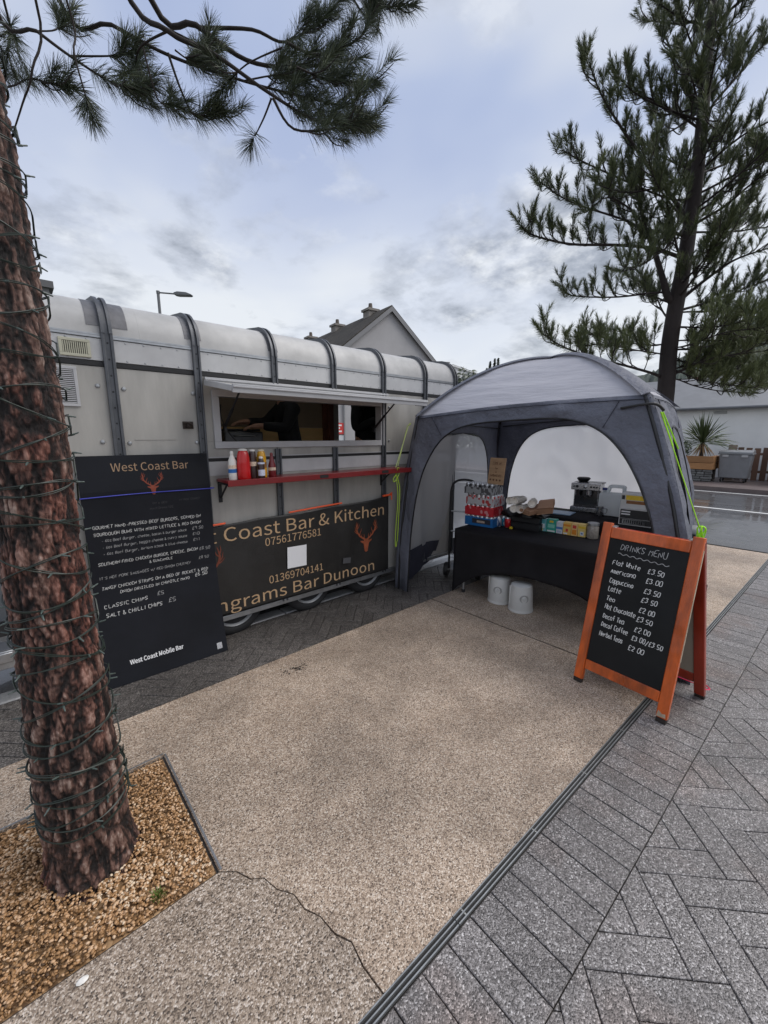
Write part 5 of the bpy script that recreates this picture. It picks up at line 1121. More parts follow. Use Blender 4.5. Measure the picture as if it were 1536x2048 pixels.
p = T2(1128, 1026); b = MB(); b.box((0, 0, .006), (.34, .24, .012)); b.obj('tray', mat('blue_tray', (.20, .30, .42), .4, var=(5, .1)), loc=(p.x - .05, p.y + .05, T2Z + .002), rot=(0, 0, TA - math.pi / 2 + .06), bevel=.005, label='pale blue tray lying left of the espresso machine', cat='tray')
p = T2(1212, 1024); t_ = thing('mug_tub', 'dark tub with a grey rim right of the coffee machine', 'tub', (p.x + .02, p.y, T2Z + .002)); b = MB(); b.lathe([(.055, 0), (.065, .004), (.075, .10), (.071, .10), (.06, .008), (0, .008)], n=24); b.obj('body', mat('dark_grey_plastic', (.035, .036, .036), .4), t_, smooth=40); b = MB(); b.lathe([(.078, .1), (.078, .108), (.070, .108), (.070, .1005), (.078, .1)], n=24); b.obj('rim', M_steel, t_)
p = on(1222, 985, 0, 4.93); jc = thing('water_container', 'translucent white water container with a blue cap', 'water container', (p.x + .05, p.y + .01, T2Z + .002), R(-90) + TA)
M_jc = mat('milky_plastic', (.90, .93, .94), .4, trans=.65)
b = MB(); b.box((0, .09, .13), (.27, .17, .26)); b.obj('body', M_jc, jc, bevel=.022)
b = MB(); b.tube(spline([(.105, .09, .25), (.105, .09, .315), (.09, .09, .335), (-.02, .09, .335), (-.045, .09, .315), (-.06, .09, .25)]), .02, 10); b.obj('handle', M_jc, jc, smooth=60)
b = MB(); b.lathe([(.024, .258), (.024, .285), (0, .285)], (-.095, .09, 0), 18); b.obj('neck', M_jc, jc); b = MB(); b.lathe([(.027, .286), (.027, .312), (0, .314)], (-.095, .09, 0), 18); b.obj('cap', mat('navy_cap', (.02, .03, .18), .4), jc)
def carton(label, p, z, rz, w, d, h, bands):
    t_ = thing('carton', label, 'carton', (p.x, p.y, z), rz, 'cartons stacked at the right'); b = MB(); b.span((0, -w, 0), (d, 0, h)); b.obj('box', mat('carton_white_card', (.60, .59, .58), .6, var=(4, .08)), t_, bevel=.002)
    for z0, z1, y0, y1, m in bands: b = MB(); b.span((-.0015, -w * y1, h * z0), (-.0005, -w * y0, h * z1)); b.obj('print', m, t_)
    return t_
p = T2(1236, 1048); M_cb = mat('carton_black', (.02, .02, .022), .5, var=(60, .3))
ct = carton('lower carton with a black printed panel at the right of the table', p, T2Z + .002, TA, .34, .26, .165, ((.42, .97, .03, .97, M_cb), (.05, .40, .03, .98, M_cb), (.08, .36, .10, .70, mat('panel_white', (.62, .62, .62), .6))))
for k in range(9): b = MB(); y = -.34 * (.14 + .058 * k); b.span((-.0025, y - .010, .165 * .12), (-.0016, y, .165 * .32)); b.obj('print_bar', M_cb, ct)
for k in range(2): b = MB(); b.span((-.0025, -.10, .165 * (.80 - .16 * k)), (-.0016, -.02, .165 * (.88 - .16 * k))); b.obj('print_bar', P_w, ct)
carton('upper white carton with a yellow and brown label', p + Vector((.02, .005, 0)), T2Z + .169, TA + .04, .33, .25, .15, ((.60, .92, .14, .98, P_ye), (.34, .56, .16, .98, mat('print_brown', (.25, .10, .03), .5, var=(40, .2))), (.62, .9, .03, .11, M_cb)))
# folded hand truck behind the table's left end
ht_ = thing('hand_truck', 'black folding hand truck standing left of the black table', 'hand truck', (3.98, 2.97, 0), R(25))
b = MB(); pts = [(-.03, .16, .12), (-.03, .16, .9), (-.03, .15, 1.14), (-.01, .10, 1.215), (.0, 0, 1.235), (-.01, -.10, 1.215), (-.03, -.15, 1.14), (-.03, -.16, .9), (-.03, -.16, .12)]; b.tube(spline(pts, 5), .014, 10); b.obj('frame', M_blkmetal, ht_, smooth=60)
for z in (.3, .6, .85): b = MB(); b.tube([(-.03, -.16, z), (-.03, .16, z)], .009, 8); b.obj('crossbar', M_steel, ht_)
for s in (-1, 1):
    b = MB(); b.lathe([(.05, -.025), (.085, -.025), (.09, 0), (.085, .025), (.05, .025), (.015, .012), (0, .012)], (0.02, s * .20, .09), 22, Matrix.Rotation(R(90), 3, 'X')); w = b.obj('wheel', M_blk, ht_); b = MB(); b.lathe([(.022, 0), (.018, .03), (0, .032)], (0.02, s * .20, .09), 12, Matrix.Rotation(R(90 * s), 3, 'X')); b.obj('hub', M_steel, w)
b = MB(); b.span((-.02, -.2, .10), (.24, .2, .108)); b.obj('toe_plate', M_steel, ht_, bevel=.002)

# ================================================================== A-FRAME DRINKS MENU
M_orw = mat('orange_stained_wood', (.50, .085, .007), .34, var=(9, .75), bump=(30, .5, .004), coat=.35, rvar=(8, .1), stretch=(1.0, 1.0, .25)); M_redw = mat('red_stained_wood', (.30, .032, .012), .34, var=(7, .45), bump=(30, .25, .003), coat=.35, stretch=(1, 1, .25)); M_worn = mat('worn_bare_wood', (.45, .36, .26), .7, var=(20, .3))
M_slate = mat('chalkboard', (.008, .009, .010), .55, var=(2.4, .5), rvar=(3, .12), spec=.3); M_hard = mat('hardboard_back', (.33, .30, .24), .7, var=(5, .08)); M_ft = mat('rubber_foot', (.025, .018, .014), .7)
fl_, fr_ = Vector((2.835, 1.09, 0)), Vector((2.77, .495, 0)); wx = (fr_ - fl_).normalized(); wn = Vector((wx.y, -wx.x, 0)); wn = wn if wn.x < 0 else -wn   # wn faces the viewer
AW = (fr_ - fl_).length; af = thing('drinks_menu_sign', 'orange wooden A-frame chalkboard with the handwritten drinks menu', 'A-frame sign', (0, 0, 0))
AH = 1.125; apex_c = lambda x: fl_ + wx * x - wn * .24 + Vector((0, 0, AH))
def panel(side, Mw, front):
    """one leaf of the A-frame, hinged at the top"""
    foot0 = fl_ if side > 0 else fl_ - wn * .53 + wx * .05
    top0 = fl_ - wn * (.24 - .022 * side) + Vector((0, 0, AH))
    ya = (top0 - foot0); Lh = ya.length; ya.normalize(); na = wx.cross(ya); na = na if na.dot(wn) * side > 0 else -na
    P = lambda x, y, d=0: foot0 + wx * x + ya * y + na * d
    lw, lt = .062, .034
    def board(x0, x1, y0, y1, d0, d1): b = MB(); b.prism([(x0, y0), (x1, y0), (x1, y1), (x0, y1)], P(0, 0, d0), wx, ya, na * (d1 - d0)); return b
    for x in (0, AW - lw):
        l = board(x - .0, x + lw, .03, Lh + (.028 if front else .01), -lt, 0).obj('leg', Mw, af, bevel=.005); f = board(x + .002, x + lw - .002, 0, .029, -lt + .002, -.002).obj('foot', M_ft, l, bevel=.004)
        if front:
            c = board(x + .008, x + lw - .008, .031, .06, -.0005, .0008) if x > .1 else None
    board(lw + .001, AW - lw - .001, Lh - .075, Lh - .002, -lt + .004, -.003).obj('top_rail', Mw, af, bevel=.004)
    board(lw + .001, AW - lw - .001, .115, .185, -lt + .004, -.003).obj('bottom_rail', Mw, af, bevel=.004)
    board(lw - .004, AW - lw + .004, .181, Lh - .071, -.024, -.010).obj('chalkboard' if front else 'back_board', M_slate if front else M_hard, af)
    if not front: pass
    return P, ya, na, Lh
P, ya, na, Lh = panel(1, M_orw, True)
panel(-1, M_redw, False)
b = MB(); b.prism([(AW - .0005, .42), (AW + .0016, .40), (AW + .0016, 1.09), (AW - .0005, 1.10)], P(0, 0, -.030), wx, ya, na * .016); b.obj('worn_edge', M_worn, af)
b = MB(); b.prism([(AW - .058, .035), (AW - .008, .04), (AW - .012, .065), (AW - .03, .058), (AW - .052, .075)], P(0, 0, .0004), wx, ya, na * .0008); b.obj('worn_edge', M_worn, af)
for x in (.05, AW - .05): b = MB(); c = P(x, Lh + .004, -.036); b.bar(c - wx * .03, c + wx * .03, .05, .012); b.obj('hinge', M_steel, af)
# lettering on the board
lo = lambda x, y: P(x, y - .032, -.0085)
def dt(s, x, y, h, w, m=M_chalk, seed=0, ww=None): return hand_text(s, lo(x, y), wx, ya, na, h, m, af, width=w, w=ww or .0042, seed=seed)
dt('DRINKS MENU', .145, 1.035, .040, .285, M_chalkm, 3, .0038)
b = MB(); pts = [(.135 + .31 * i / 60, 1.006 - .012 * i / 60 + .005 * math.sin(i * .75)) for i in range(61)]; ribbon2d(b, pts, [.004] * 61, lo(0, 0), wx, ya, na); b.obj('underline', M_chalkm, af, smooth=0)
rows = [('Flat White', .112, .180, '£3.50', .335), ('Americano', .112, .160, '£3.00', .335), ('Cappuccino', .115, .155, '£3.50', .335), ('Latte', .117, .085, '£3.50', .330), ('Tea', .117, .060, '£2.00', .328), ('Hot Chocolate', .118, .200, '£3.50', .325), ('Decaf Tea', .118, .140, '£2.00', .325), ('Decaf Coffee', .118, .175, '£3.00/£3.50', .32), ('Herbal Teas', .117, .155, '£2.00', .31)]
for i, (s, x, w, pr, px_) in enumerate(rows):
    y = .925 - i * .0635 + (.004 if i % 2 else 0); dt(s, x, y, .032, w, M_chalk, i); dt(pr, px_, y - .006 - .002 * i, .031, .098 if '/' not in pr else .185, M_chalk, i + 20)
b = MB(); c0 = fr_ - wn * .53 + wx * .05 - wx * .03 + Vector((0, 0, .07)); pth = []
for k in range(13): a = 2 * math.pi * k / 12; pth.append(c0 + wx * .040 * math.cos(a) + wn * (.045 * math.sin(a) + .0) + Vector((0, 0, .006 * math.sin(a * 2))))
b.tube(pth, .004, 6); b.tube(spline([c0 + wx * -.04, c0 + wx * -.12 + Vector((0, 0, -.0)), c0 + wx * -.22 + wn * .02 + Vector((0, 0, .012)), c0 + wx * -.27 + Vector((0, 0, .03))]), .003, 6)
b.obj('pink_string', mat('pink_string', (.75, .02, .10), .5), label='pink string knotted round the rear foot of the drinks sign', cat='string', smooth=60)
# ================================================================== PINES
def bark_mat(name, stops, sc):
    m = bpy.data.materials.new(name); m.use_nodes = True; N = m.node_tree.nodes; L = m.node_tree.links; b = N['Principled BSDF']; b.inputs['Roughness'].default_value = .62
    tc = N.new('ShaderNodeTexCoord'); mp = N.new('ShaderNodeMapping'); mp.inputs['Scale'].default_value = (1, 1, .28); L.new(tc.outputs['Object'], mp.inputs[0])
    a = N.new('ShaderNodeAttribute'); a.attribute_name = 'plate'
    n1 = N.new('ShaderNodeTexNoise'); n1.inputs['Scale'].default_value = sc; n1.inputs['Detail'].default_value = 9; n1.inputs['Roughness'].default_value = .72; L.new(mp.outputs[0], n1.inputs['Vector'])
    ad = N.new('ShaderNodeMath'); ad.operation = 'MULTIPLY_ADD'; ad.inputs[1].default_value = .75; L.new(n1.outputs['Fac'], ad.inputs[0]); ml = N.new('ShaderNodeMath'); ml.operation = 'MULTIPLY_ADD'; ml.inputs[1].default_value = .5; ml.inputs[2].default_value = -.13; L.new(a.outputs['Fac'], ml.inputs[0]); L.new(ml.outputs[0], ad.inputs[2])
    r = N.new('ShaderNodeValToRGB'); e = r.color_ramp.elements; e[0].position, e[0].color = stops[0][0], (*stops[0][1], 1); e[1].position, e[1].color = stops[-1][0], (*stops[-1][1], 1)
    for p, c in stops[1:-1]: q = e.new(p); q.color = (*c, 1)
    L.new(ad.outputs[0], r.inputs[0])
    n3 = N.new('ShaderNodeTexNoise'); n3.inputs['Scale'].default_value = 5; n3.inputs['Detail'].default_value = 4; L.new(mp.outputs[0], n3.inputs['Vector']); mr = N.new('ShaderNodeMapRange'); mr.inputs[1].default_value = .48; mr.inputs[2].default_value = .62; L.new(n3.outputs['Fac'], mr.inputs[0])
    mx = N.new('ShaderNodeMix'); mx.data_type = 'RGBA'; mx.blend_type = 'MULTIPLY'; L.new(mr.outputs[0], mx.inputs[0]); L.new(r.outputs[0], mx.inputs[6]); mx.inputs[7].default_value = (1.0, .68, .62, 1); L.new(mx.outputs[2], b.inputs['Base Color'])
    bp = N.new('ShaderNodeBump'); bp.inputs['Strength'].default_value = 1.0; bp.inputs['Distance'].default_value = .016; L.new(n1.outputs['Fac'], bp.inputs['Height']); L.new(bp.outputs[0], b.inputs['Normal']); return m
M_bark = bark_mat('pine_bark', [(.30, (.006, .004, .004)), (.43, (.035, .018, .014)), (.53, (.11, .055, .042)), (.63, (.20, .115, .088)), (.80, (.42, .31, .26))], 62)
M_twig = mat('pine_twig', (.026, .020, .017), .8, var=(30, .3), bump=(60, .4, .004))
M_bark2 = mat('dark_bark', (.028, .020, .018), .8, var=(8, .35), bump=(26, .7, .02), stretch=(1, 1, .3))
def needle_mat(name, lo, hi):
    m = bpy.data.materials.new(name); m.use_nodes = True; N = m.node_tree.nodes; L = m.node_tree.links; b = N['Principled BSDF']; b.inputs['Roughness'].default_value = .5
    a = N.new('ShaderNodeAttribute'); a.attribute_name = 'piece'; r = N.new('ShaderNodeValToRGB'); e = r.color_ramp.elements; e[0].color = (*lo, 1); e[1].color = (*hi, 1); L.new(a.outputs['Fac'], r.inputs[0]); L.new(r.outputs[0], b.inputs['Base Color']); return m
M_nd1 = needle_mat('pine_needles', (.018, .030, .020), (.10, .125, .06)); M_nd2 = needle_mat('olive_pine_needles', (.026, .042, .018), (.19, .22, .085))
class Needles:
    def __init__(s): s.V = []; s.C = []; s.n = 0
    def shoot(s, p, d, l, n, nl, w, tilt=(70, 28), bend=0.0, tone=.5):
        d = np.array(Vector(d).normalized()); p = np.array(p); t = nrs.uniform(0, 1, n) ** .8
        a = np.cross(d, [0, 0, 1.0]); a = a / np.linalg.norm(a) if np.linalg.norm(a) > .05 else np.array([1.0, 0, 0]); b = np.cross(d, a); ph = nrs.uniform(0, 6.283, n); ti = np.radians(tilt[0] + (tilt[1] - tilt[0]) * t + nrs.normal(0, 9, n))
        rad = np.cos(ph)[:, None] * a + np.sin(ph)[:, None] * b; dr = d * np.cos(ti)[:, None] + rad * np.sin(ti)[:, None]
        base = p + d * (t * l)[:, None]; ln = nl * nrs.uniform(.7, 1.12, n); wd = np.cross(dr, nrs.normal(0, 1, (n, 3))); wd /= np.linalg.norm(wd, axis=1)[:, None] + 1e-9; wd *= w / 2
        mid = base + dr * (ln * .55)[:, None] + d * (ln * bend * .35)[:, None]; tip = base + dr * ln[:, None] + d * (ln * bend)[:, None] + np.array([0, 0, -1]) * (ln * .08)[:, None]
        s.V.append(np.stack([base - wd, base + wd, mid + wd * .9, mid - wd * .9, tip + wd * .25, tip - wd * .25], 1).reshape(-1, 3)); s.C.append(np.clip(nrs.normal(tone, .2, n), 0, 1).repeat(2)); s.n += n
    def obj(s, m, parent):
        if not s.n: return
        o = np.arange(s.n)[:, None] * 6; F = np.stack([o + [0, 1, 2, 3], o + [3, 2, 4, 5]], 1).reshape(-1, 4)
        return np_obj('needles', np.concatenate(s.V), F, m, parent, cols=np.concatenate(s.C), kind='stuff')
def trunk_mesh(name, axis, radius, z0, z1, m, parent, nz, na, amp, freq):
    """bark in raised plates with dark fissures: heights come from a stretched cell pattern round the stem"""
    V = []; P = []
    for i in range(nz + 1):
        z = z0 + (z1 - z0) * i / nz; cx, cy = axis(z); r = radius(z)
        for j in range(na):
            a = 2 * math.pi * j / na; q = Vector((math.cos(a), math.sin(a), 0))
            wv = Vector((q.x * r * 9, q.y * r * 9, z * 4.5)); w1, w2 = mnoise.noise(wv), mnoise.noise(wv + Vector((7, 3, 1)))
            c = Vector((q.x * freq * r + w1 * .9, q.y * freq * r + w2 * .9, z * freq * .17 + w1 * .6)); dist, _ = mnoise.voronoi(c); e = min(1, (dist[1] - dist[0]) * 4.0); e = e * e * (3 - 2 * e)
            c2 = Vector((q.x * freq * 2.6 * r + w2, q.y * freq * 2.6 * r - w1, z * freq * .9 + w2)); d2, _ = mnoise.voronoi(c2); e2 = min(1, (d2[1] - d2[0]) * 3)
            fine = mnoise.noise(Vector((q.x * r * 110, q.y * r * 110, z * 60)))
            flake = mnoise.noise(Vector((q.x * r * 38, q.y * r * 38, z * 11)))
            h = e * .40 + e2 * .22 + fine * .28 + flake * .62 + .08; big = 1 + .06 * mnoise.noise(Vector((q.x * 1.4, q.y * 1.4, z * 1.6)))
            rr = r * big + amp * (h - .5); V.append((cx + q.x * rr, cy + q.y * rr, z)); P.append(max(0, min(1, h)))
    F = [(i * na + j, i * na + (j + 1) % na, (i + 1) * na + (j + 1) % na, (i + 1) * na + j) for i in range(nz) for j in range(na)]
    o = np_obj(name, V, F, m, parent, smooth=True); at = o.data.attributes.new('plate', 'FLOAT', 'POINT'); at.data.foreach_set('value', np.asarray(P, np.float32)); return o
# ---- near pine on the left
TX, TY = .045, 1.885
def ax1(z): return (TX - .010 * max(0, z - .5) ** 1.3 - .006 * math.sin(z * 2.1), TY + .01 * z)
_rz = [(-.05, .20), (.0, .172), (.06, .155), (.16, .144), (.42, .140), (.74, .130), (1.15, .117), (1.5, .113), (1.9, .118), (2.3, .101), (2.7, .096), (3.5, .09), (5.2, .06), (6.5, .03)]
def rad1(z): return float(np.interp(z, [a for a, _ in _rz], [b for _, b in _rz]))
pine1 = thing('pine_tree', 'near pine tree with plated red bark wrapped in light strings, left edge', 'tree', (0, 0, 0))
trunk_mesh('trunk', ax1, rad1, -.05, 3.2, M_bark, pine1, 860, 280, .0145, 24)
b = MB(); b.tube([Vector((*ax1(z), z)) for z in (3.15, 4, 5, 6.5)], [rad1(z) for z in (3.15, 4, 5, 6.5)], 14); b.obj('upper_trunk', M_twig, pine1, smooth=60)
def limb(tree, pts, r0, r1, m, nd_m, twigs=(), nd=None, name='branch', n=5):
    b = MB(); P = spline(pts, n); k = len(P); b.tube(P, [r0 + (r1 - r0) * i / (k - 1) for i in range(k)], 7)
    for tp_, a, c in twigs: Q = spline(tp_, 4); b.tube(Q, [a + (c - a) * i / (len(Q) - 1) for i in range(len(Q))], 5)
    o = b.obj(name, m, tree, smooth=60)
    if nd: nd.obj(nd_m, o)
    return o
B1 = [ # survey pixels of each branch, distance, start radius, needle tufts along its end: (fraction where needles begin, side twigs)
 ([(230, -60), (336, 62), (425, 106), (537, 185), (633, 241), (725, 252)], 2.5, .020, .74, 7),
 ([(291, -20), (392, 50), (493, 120), (593, 134), (710, 118)], 2.7, .024, .66, 8),
 ([(112, -10), (224, 50), (341, 112), (487, 162), (616, 196), (690, 212)], 2.6, .016, .74, 6),
 ([(-20, -10), (73, 62), (140, 112), (218, 162), (268, 178)], 2.4, .014, .72, 4),
 ([(67, -20), (64, 140), (45, 207), (20, 285)], 2.1, .008, 2, 0),
 ([(127, -20), (148, 106), (168, 180), (176, 212)], 2.3, .007, .84, 1),
 ([(-30, 118), (67, 157), (134, 174)], 2.5, .008, .55, 3),
 ([(336, 62), (283, 92), (273, 130), (290, 172)], 2.55, .008, .66, 3),
 ([(336, 106), (364, 185), (392, 232), (445, 228)], 2.6, .009, .72, 4),
 ([(543, 196), (528, 235), (510, 272)], 2.45, .007, .93, 0),
 ([(546, 196), (588, 258), (672, 256), (730, 240)], 2.5, .010, .56, 6),
 ([(403, 56), (504, 59), (571, 84), (640, 40), (690, -10)], 2.8, .014, .58, 9),
 ([(565, 95), (493, 129), (448, 174)], 2.6, .006, .75, 2),
 ([(286, 95), (304, 165), (318, 202), (345, 212)], 2.5, .006, .80, 2),
 ([(571, 84), (640, 110), (720, 75), (745, 20)], 2.75, .012, .40, 8),
 ([(690, -30), (740, 10), (800, 12)], 2.9, .010, .30, 6),
 ([(0, -30), (20, 60), (10, 140)], 2.6, .010, .45, 4),
 ([(341, 60), (400, 90), (420, 105)], 2.7, .006, .55, 3),
 ([(73, 62), (110, 60), (128, 42)], 2.5, .005, .65, 2),
 ([(140, 112), (215, 112), (262, 108)], 2.55, .007, .60, 4),
 ([(487, 162), (560, 150), (610, 165)], 2.65, .006, .45, 4),
 ([(593, 134), (660, 160), (735, 165)], 2.6, .008, .40, 6),
 ([(350, 100), (375, 118), (400, 125)], 2.6, .006, .5, 4)]
for px, D, r0, f0, nt in B1:
    pts = [far(u, v, D * (1 + .02 * i)) for i, (u, v) in enumerate(px)]
    if px[0][1] <= 0 or px[0][0] < 0:
        z0 = pts[0].z + .55; pts = [Vector((*ax1(min(z0, 5.5)), min(z0, 5.5)))] + pts; f0 = 1 - (1 - f0) * .72 if f0 < 1 else f0
    P = spline(pts, 6); L_ = len(P); nd = Needles(); tw = []
    f0 = f0 - .10 if f0 < .9 else f0; i0 = int(L_ * min(f0, 1))
    for i in range(i0, L_ - 1):
        d = P[i + 1] - P[i]; nd.shoot(P[i], d, d.length, int(40 + 420 * d.length), .10, .0021, (62, 45), tone=.4)
    if f0 < 1:
        d = (P[-1] - P[-2]); pend = nt == 0
        nd.shoot(P[-1] - d.normalized() * .02, d, .07, 170 if pend else 110, .105, .0021, (105 if pend else 60, 14), tone=.45)
        for q in range(int(nt * 1.6)):
            i = rnd.randint(min(i0, L_ - 2), L_ - 2); d = (P[i + 1] - P[i]).normalized(); sd = Vector((rnd.uniform(-1, 1), rnd.uniform(-1, 1), rnd.uniform(-.55, .65))); dd_ = (d * .9 + sd * .75).normalized(); l = rnd.uniform(.08, .20)
            a = P[i]; m_ = a + dd_ * l * .5 + Vector((0, 0, -.01)); e = a + dd_ * l + Vector((0, 0, .03)); tw.append(([a, m_, e], .0045, .002))
            nd.shoot(a + dd_ * l * .3, e - m_, l * .8, 105, .10, .0024, (58, 22), tone=rnd.uniform(.3, .65))
    limb(pine1, pts, r0 * .78, max(.003, r0 * .26), M_twig, M_nd1, tw, nd)
# ---- light string round the trunk
ls = thing('light_string', 'dark green light string with small clear bulbs wound round the near pine trunk', 'string lights', (0, 0, 0))
M_wire = mat('green_wire', (.018, .028, .022), .45); M_bulb = mat('bulb_holder', (.07, .095, .085), .35, var=(20, .3)); M_tip = mat('bulb_tip', (.55, .58, .56), .2)
bm_ = MB(); bm_.lathe([(.0032, 0), (.0036, .012), (.0026, .014), (.0026, .026), (0, .029)], n=8); me_b = bm_.mesh('bulb', M_bulb, 40)
for w in range(2):
    pts = []; z = .24 + .05 * w; a = w * 2.2; nxt = 0
    while z < 3.3:
        q = Vector((math.cos(a), math.sin(a))); r = rad1(z) + .014 + .006 * mnoise.noise(Vector((a, z * 5, w))); cx, cy = ax1(z); pts.append(Vector((cx + q.x * r, cy + q.y * r, z + .035 * math.sin(a * 1.0 + w * 2 + math.floor(a / 6.28) * 1.7))))
        step = .13; a += step * (1 if w == 0 else -1); z += step * (.085 if z > .4 else .035) / 6.28 * (1.35 + .9 * mnoise.noise(Vector((z * 2.3, w * 5, 1)))) * 1.25
        nxt -= 1
        if nxt <= 0:
            nxt = rnd.randint(8, 15); o = Vector((q.x, q.y, rnd.uniform(-.5, .5))) + Vector((-q.y, q.x, 0)) * rnd.uniform(-.9, .9)
            link('bulb', me_b, ls, pts[-1], o.to_track_quat('Z', 'Y').to_euler())
    b = MB(); b.tube(pts, .0023, 5); b.obj('wire', M_wire, ls, smooth=60)
    b = MB(); b.tube([p + Vector((.002, .002, .006 * math.sin(i * .35))) for i, p in enumerate(pts)], .0018, 5); b.obj('wire', M_wire, ls, smooth=60)

# ---- far pine behind the shelter
pine2 = thing('pine_tree', 'tall dark pine tree standing behind the grey shelter at the roadside', 'tree', (0, 0, 0))
D0 = 6.05; tp2 = [(1330, 800), (1338, 700), (1350, 620), (1366, 540), (1380, 450), (1394, 350), (1404, 250), (1411, 160), (1420, 60), (1432, -80), (1445, -250)]
tk = [far(u, v, D0) for u, v in tp2]; base = Vector((tk[0].x - .03, tk[0].y, -.02)); tk = [base, Vector((tk[0].x - .01, tk[0].y, 1.2))] + tk
trr = [.15, .12, .108, .103, .098, .092, .084, .077, .070, .062, .052, .040, .028]
b = MB(); P = spline(tk, 8); TRK = list(P); b.tube(P, list(np.interp(np.linspace(0, 1, len(P)), np.linspace(0, 1, 13), trr)), 20); b.obj('trunk', M_bark2, pine2, smooth=60)
B2 = [ # pixels, depth offset at the tip, radius
 ([(1335, 592), (1324, 553), (1307, 498), (1292, 458), (1278, 400), (1262, 340)], .1, .055), ([(1307, 497), (1230, 490), (1140, 488), (1065, 470), (1042, 452)], -.5, .026),
 ([(1372, 440), (1349, 401), (1303, 342), (1272, 296), (1244, 258), (1202, 188), (1180, 130)], -.4, .034), ([(1404, 280), (1422, 216), (1470, 158), (1516, 101), (1560, 60)], .3, .026),
 ([(1363, 599), (1429, 546), (1480, 515), (1560, 490)], -.5, .03), ([(1359, 622), (1401, 609), (1468, 585), (1550, 555)], .4, .024), ([(1356, 625), (1488, 623), (1560, 630)], .8, .016),
 ([(1330, 585), (1234, 594), (1150, 592), (1125, 580)], .3, .016), ([(1318, 752), (1265, 735), (1195, 717), (1130, 695), (1085, 668)], -.3, .024), ([(1345, 752), (1370, 738), (1401, 724), (1454, 711), (1545, 700)], -.5, .026),
 ([(1345, 700), (1454, 700), (1550, 684)], .3, .018), ([(1363, 470), (1290, 459), (1244, 438), (1140, 403), (1078, 362)], .4, .026), ([(1394, 349), (1340, 322), (1300, 300)], .5, .014),
 ([(1400, 260), (1331, 213), (1272, 181), (1262, 140)], .2, .018), ([(1420, 60), (1366, 38), (1318, 8)], -.3, .016), ([(1408, 335), (1488, 269), (1560, 235)], -.6, .02), ([(1395, 352), (1470, 320), (1560, 285)], .6, .018),
 ([(1378, 466), (1467, 463), (1560, 450)], .7, .02), ([(1385, 452), (1447, 414), (1500, 370), (1560, 325)], -.5, .026), ([(1410, 170), (1350, 110), (1325, 60)], .4, .018), ([(1412, 150), (1380, 80), (1360, 20)], -.5, .016),
 ([(1416, 110), (1450, 60), (1490, 10)], -.3, .018), ([(1408, 200), (1450, 150), (1480, 90)], .5, .016), ([(1395, 350), (1330, 370), (1260, 385), (1200, 372)], -.7, .018), ([(1388, 400), (1330, 395), (1180, 330), (1125, 300)], .2, .020),
 ([(1380, 440), (1350, 480), (1300, 520), (1240, 545)], -.8, .014), ([(1340, 690), (1290, 690), (1230, 680), (1180, 668)], .5, .014), ([(1370, 520), (1420, 500), (1470, 440), (1500, 400)], .3, .018), ([(1345, 655), (1420, 655), (1500, 640)], -.8, .016),
 ([(1335, 735), (1400, 760), (1460, 770), (1500, 775)], -.3, .012), ([(1340, 720), (1430, 735), (1545, 745)], .5, .014), ([(1424, 20), (1440, -40), (1470, -90)], .4, .012), ([(1424, 20), (1400, -40), (1380, -70)], -.4, .012), ([(1404, 240), (1390, 180), (1372, 120)], -.8, .014), ([(1395, 340), (1420, 290), (1440, 230)], -.9, .014),
 ([(1345, 740), (1420, 720), (1500, 690), (1560, 672)], .1, .014), ([(1345, 758), (1390, 772), (1440, 782), (1505, 786)], -.2, .011), ([(1350, 682), (1440, 680), (1550, 664)], -.4, .013), ([(1348, 715), (1400, 742), (1470, 750), (1530, 770)], .4, .012), ([(1335, 712), (1270, 700), (1215, 690), (1165, 690)], -.2, .012),
 ([(1336, 700), (1380, 690), (1450, 665), (1530, 655)], -1.0, .014), ([(1300, 470), (1262, 420), (1215, 395), (1180, 420)], -.5, .014)]
rnd2 = random.Random(21)
for k in range(20):
    i_ = rnd2.uniform(5.2, 11.6) if k < 15 else rnd2.uniform(3.6, 6.6); a_ = tk[int(i_)].lerp(tk[int(i_) + 1], i_ % 1); az = rnd2.uniform(0, 6.283); ln_ = rnd2.uniform(.9, 1.7) * (1.15 - .06 * i_) * (1 if k < 15 else .75); el_ = rnd2.uniform(.05, .6); h_ = Vector((math.cos(az), math.sin(az), 0)); B2.append(([a_, a_ + h_ * ln_ * .4 + Vector((0, 0, ln_ * .4 * el_)), a_ + h_ * ln_ * .8 + Vector((0, 0, ln_ * el_)), a_ + h_ * ln_ + Vector((0, 0, ln_ * (el_ + .15)))], None, .016))
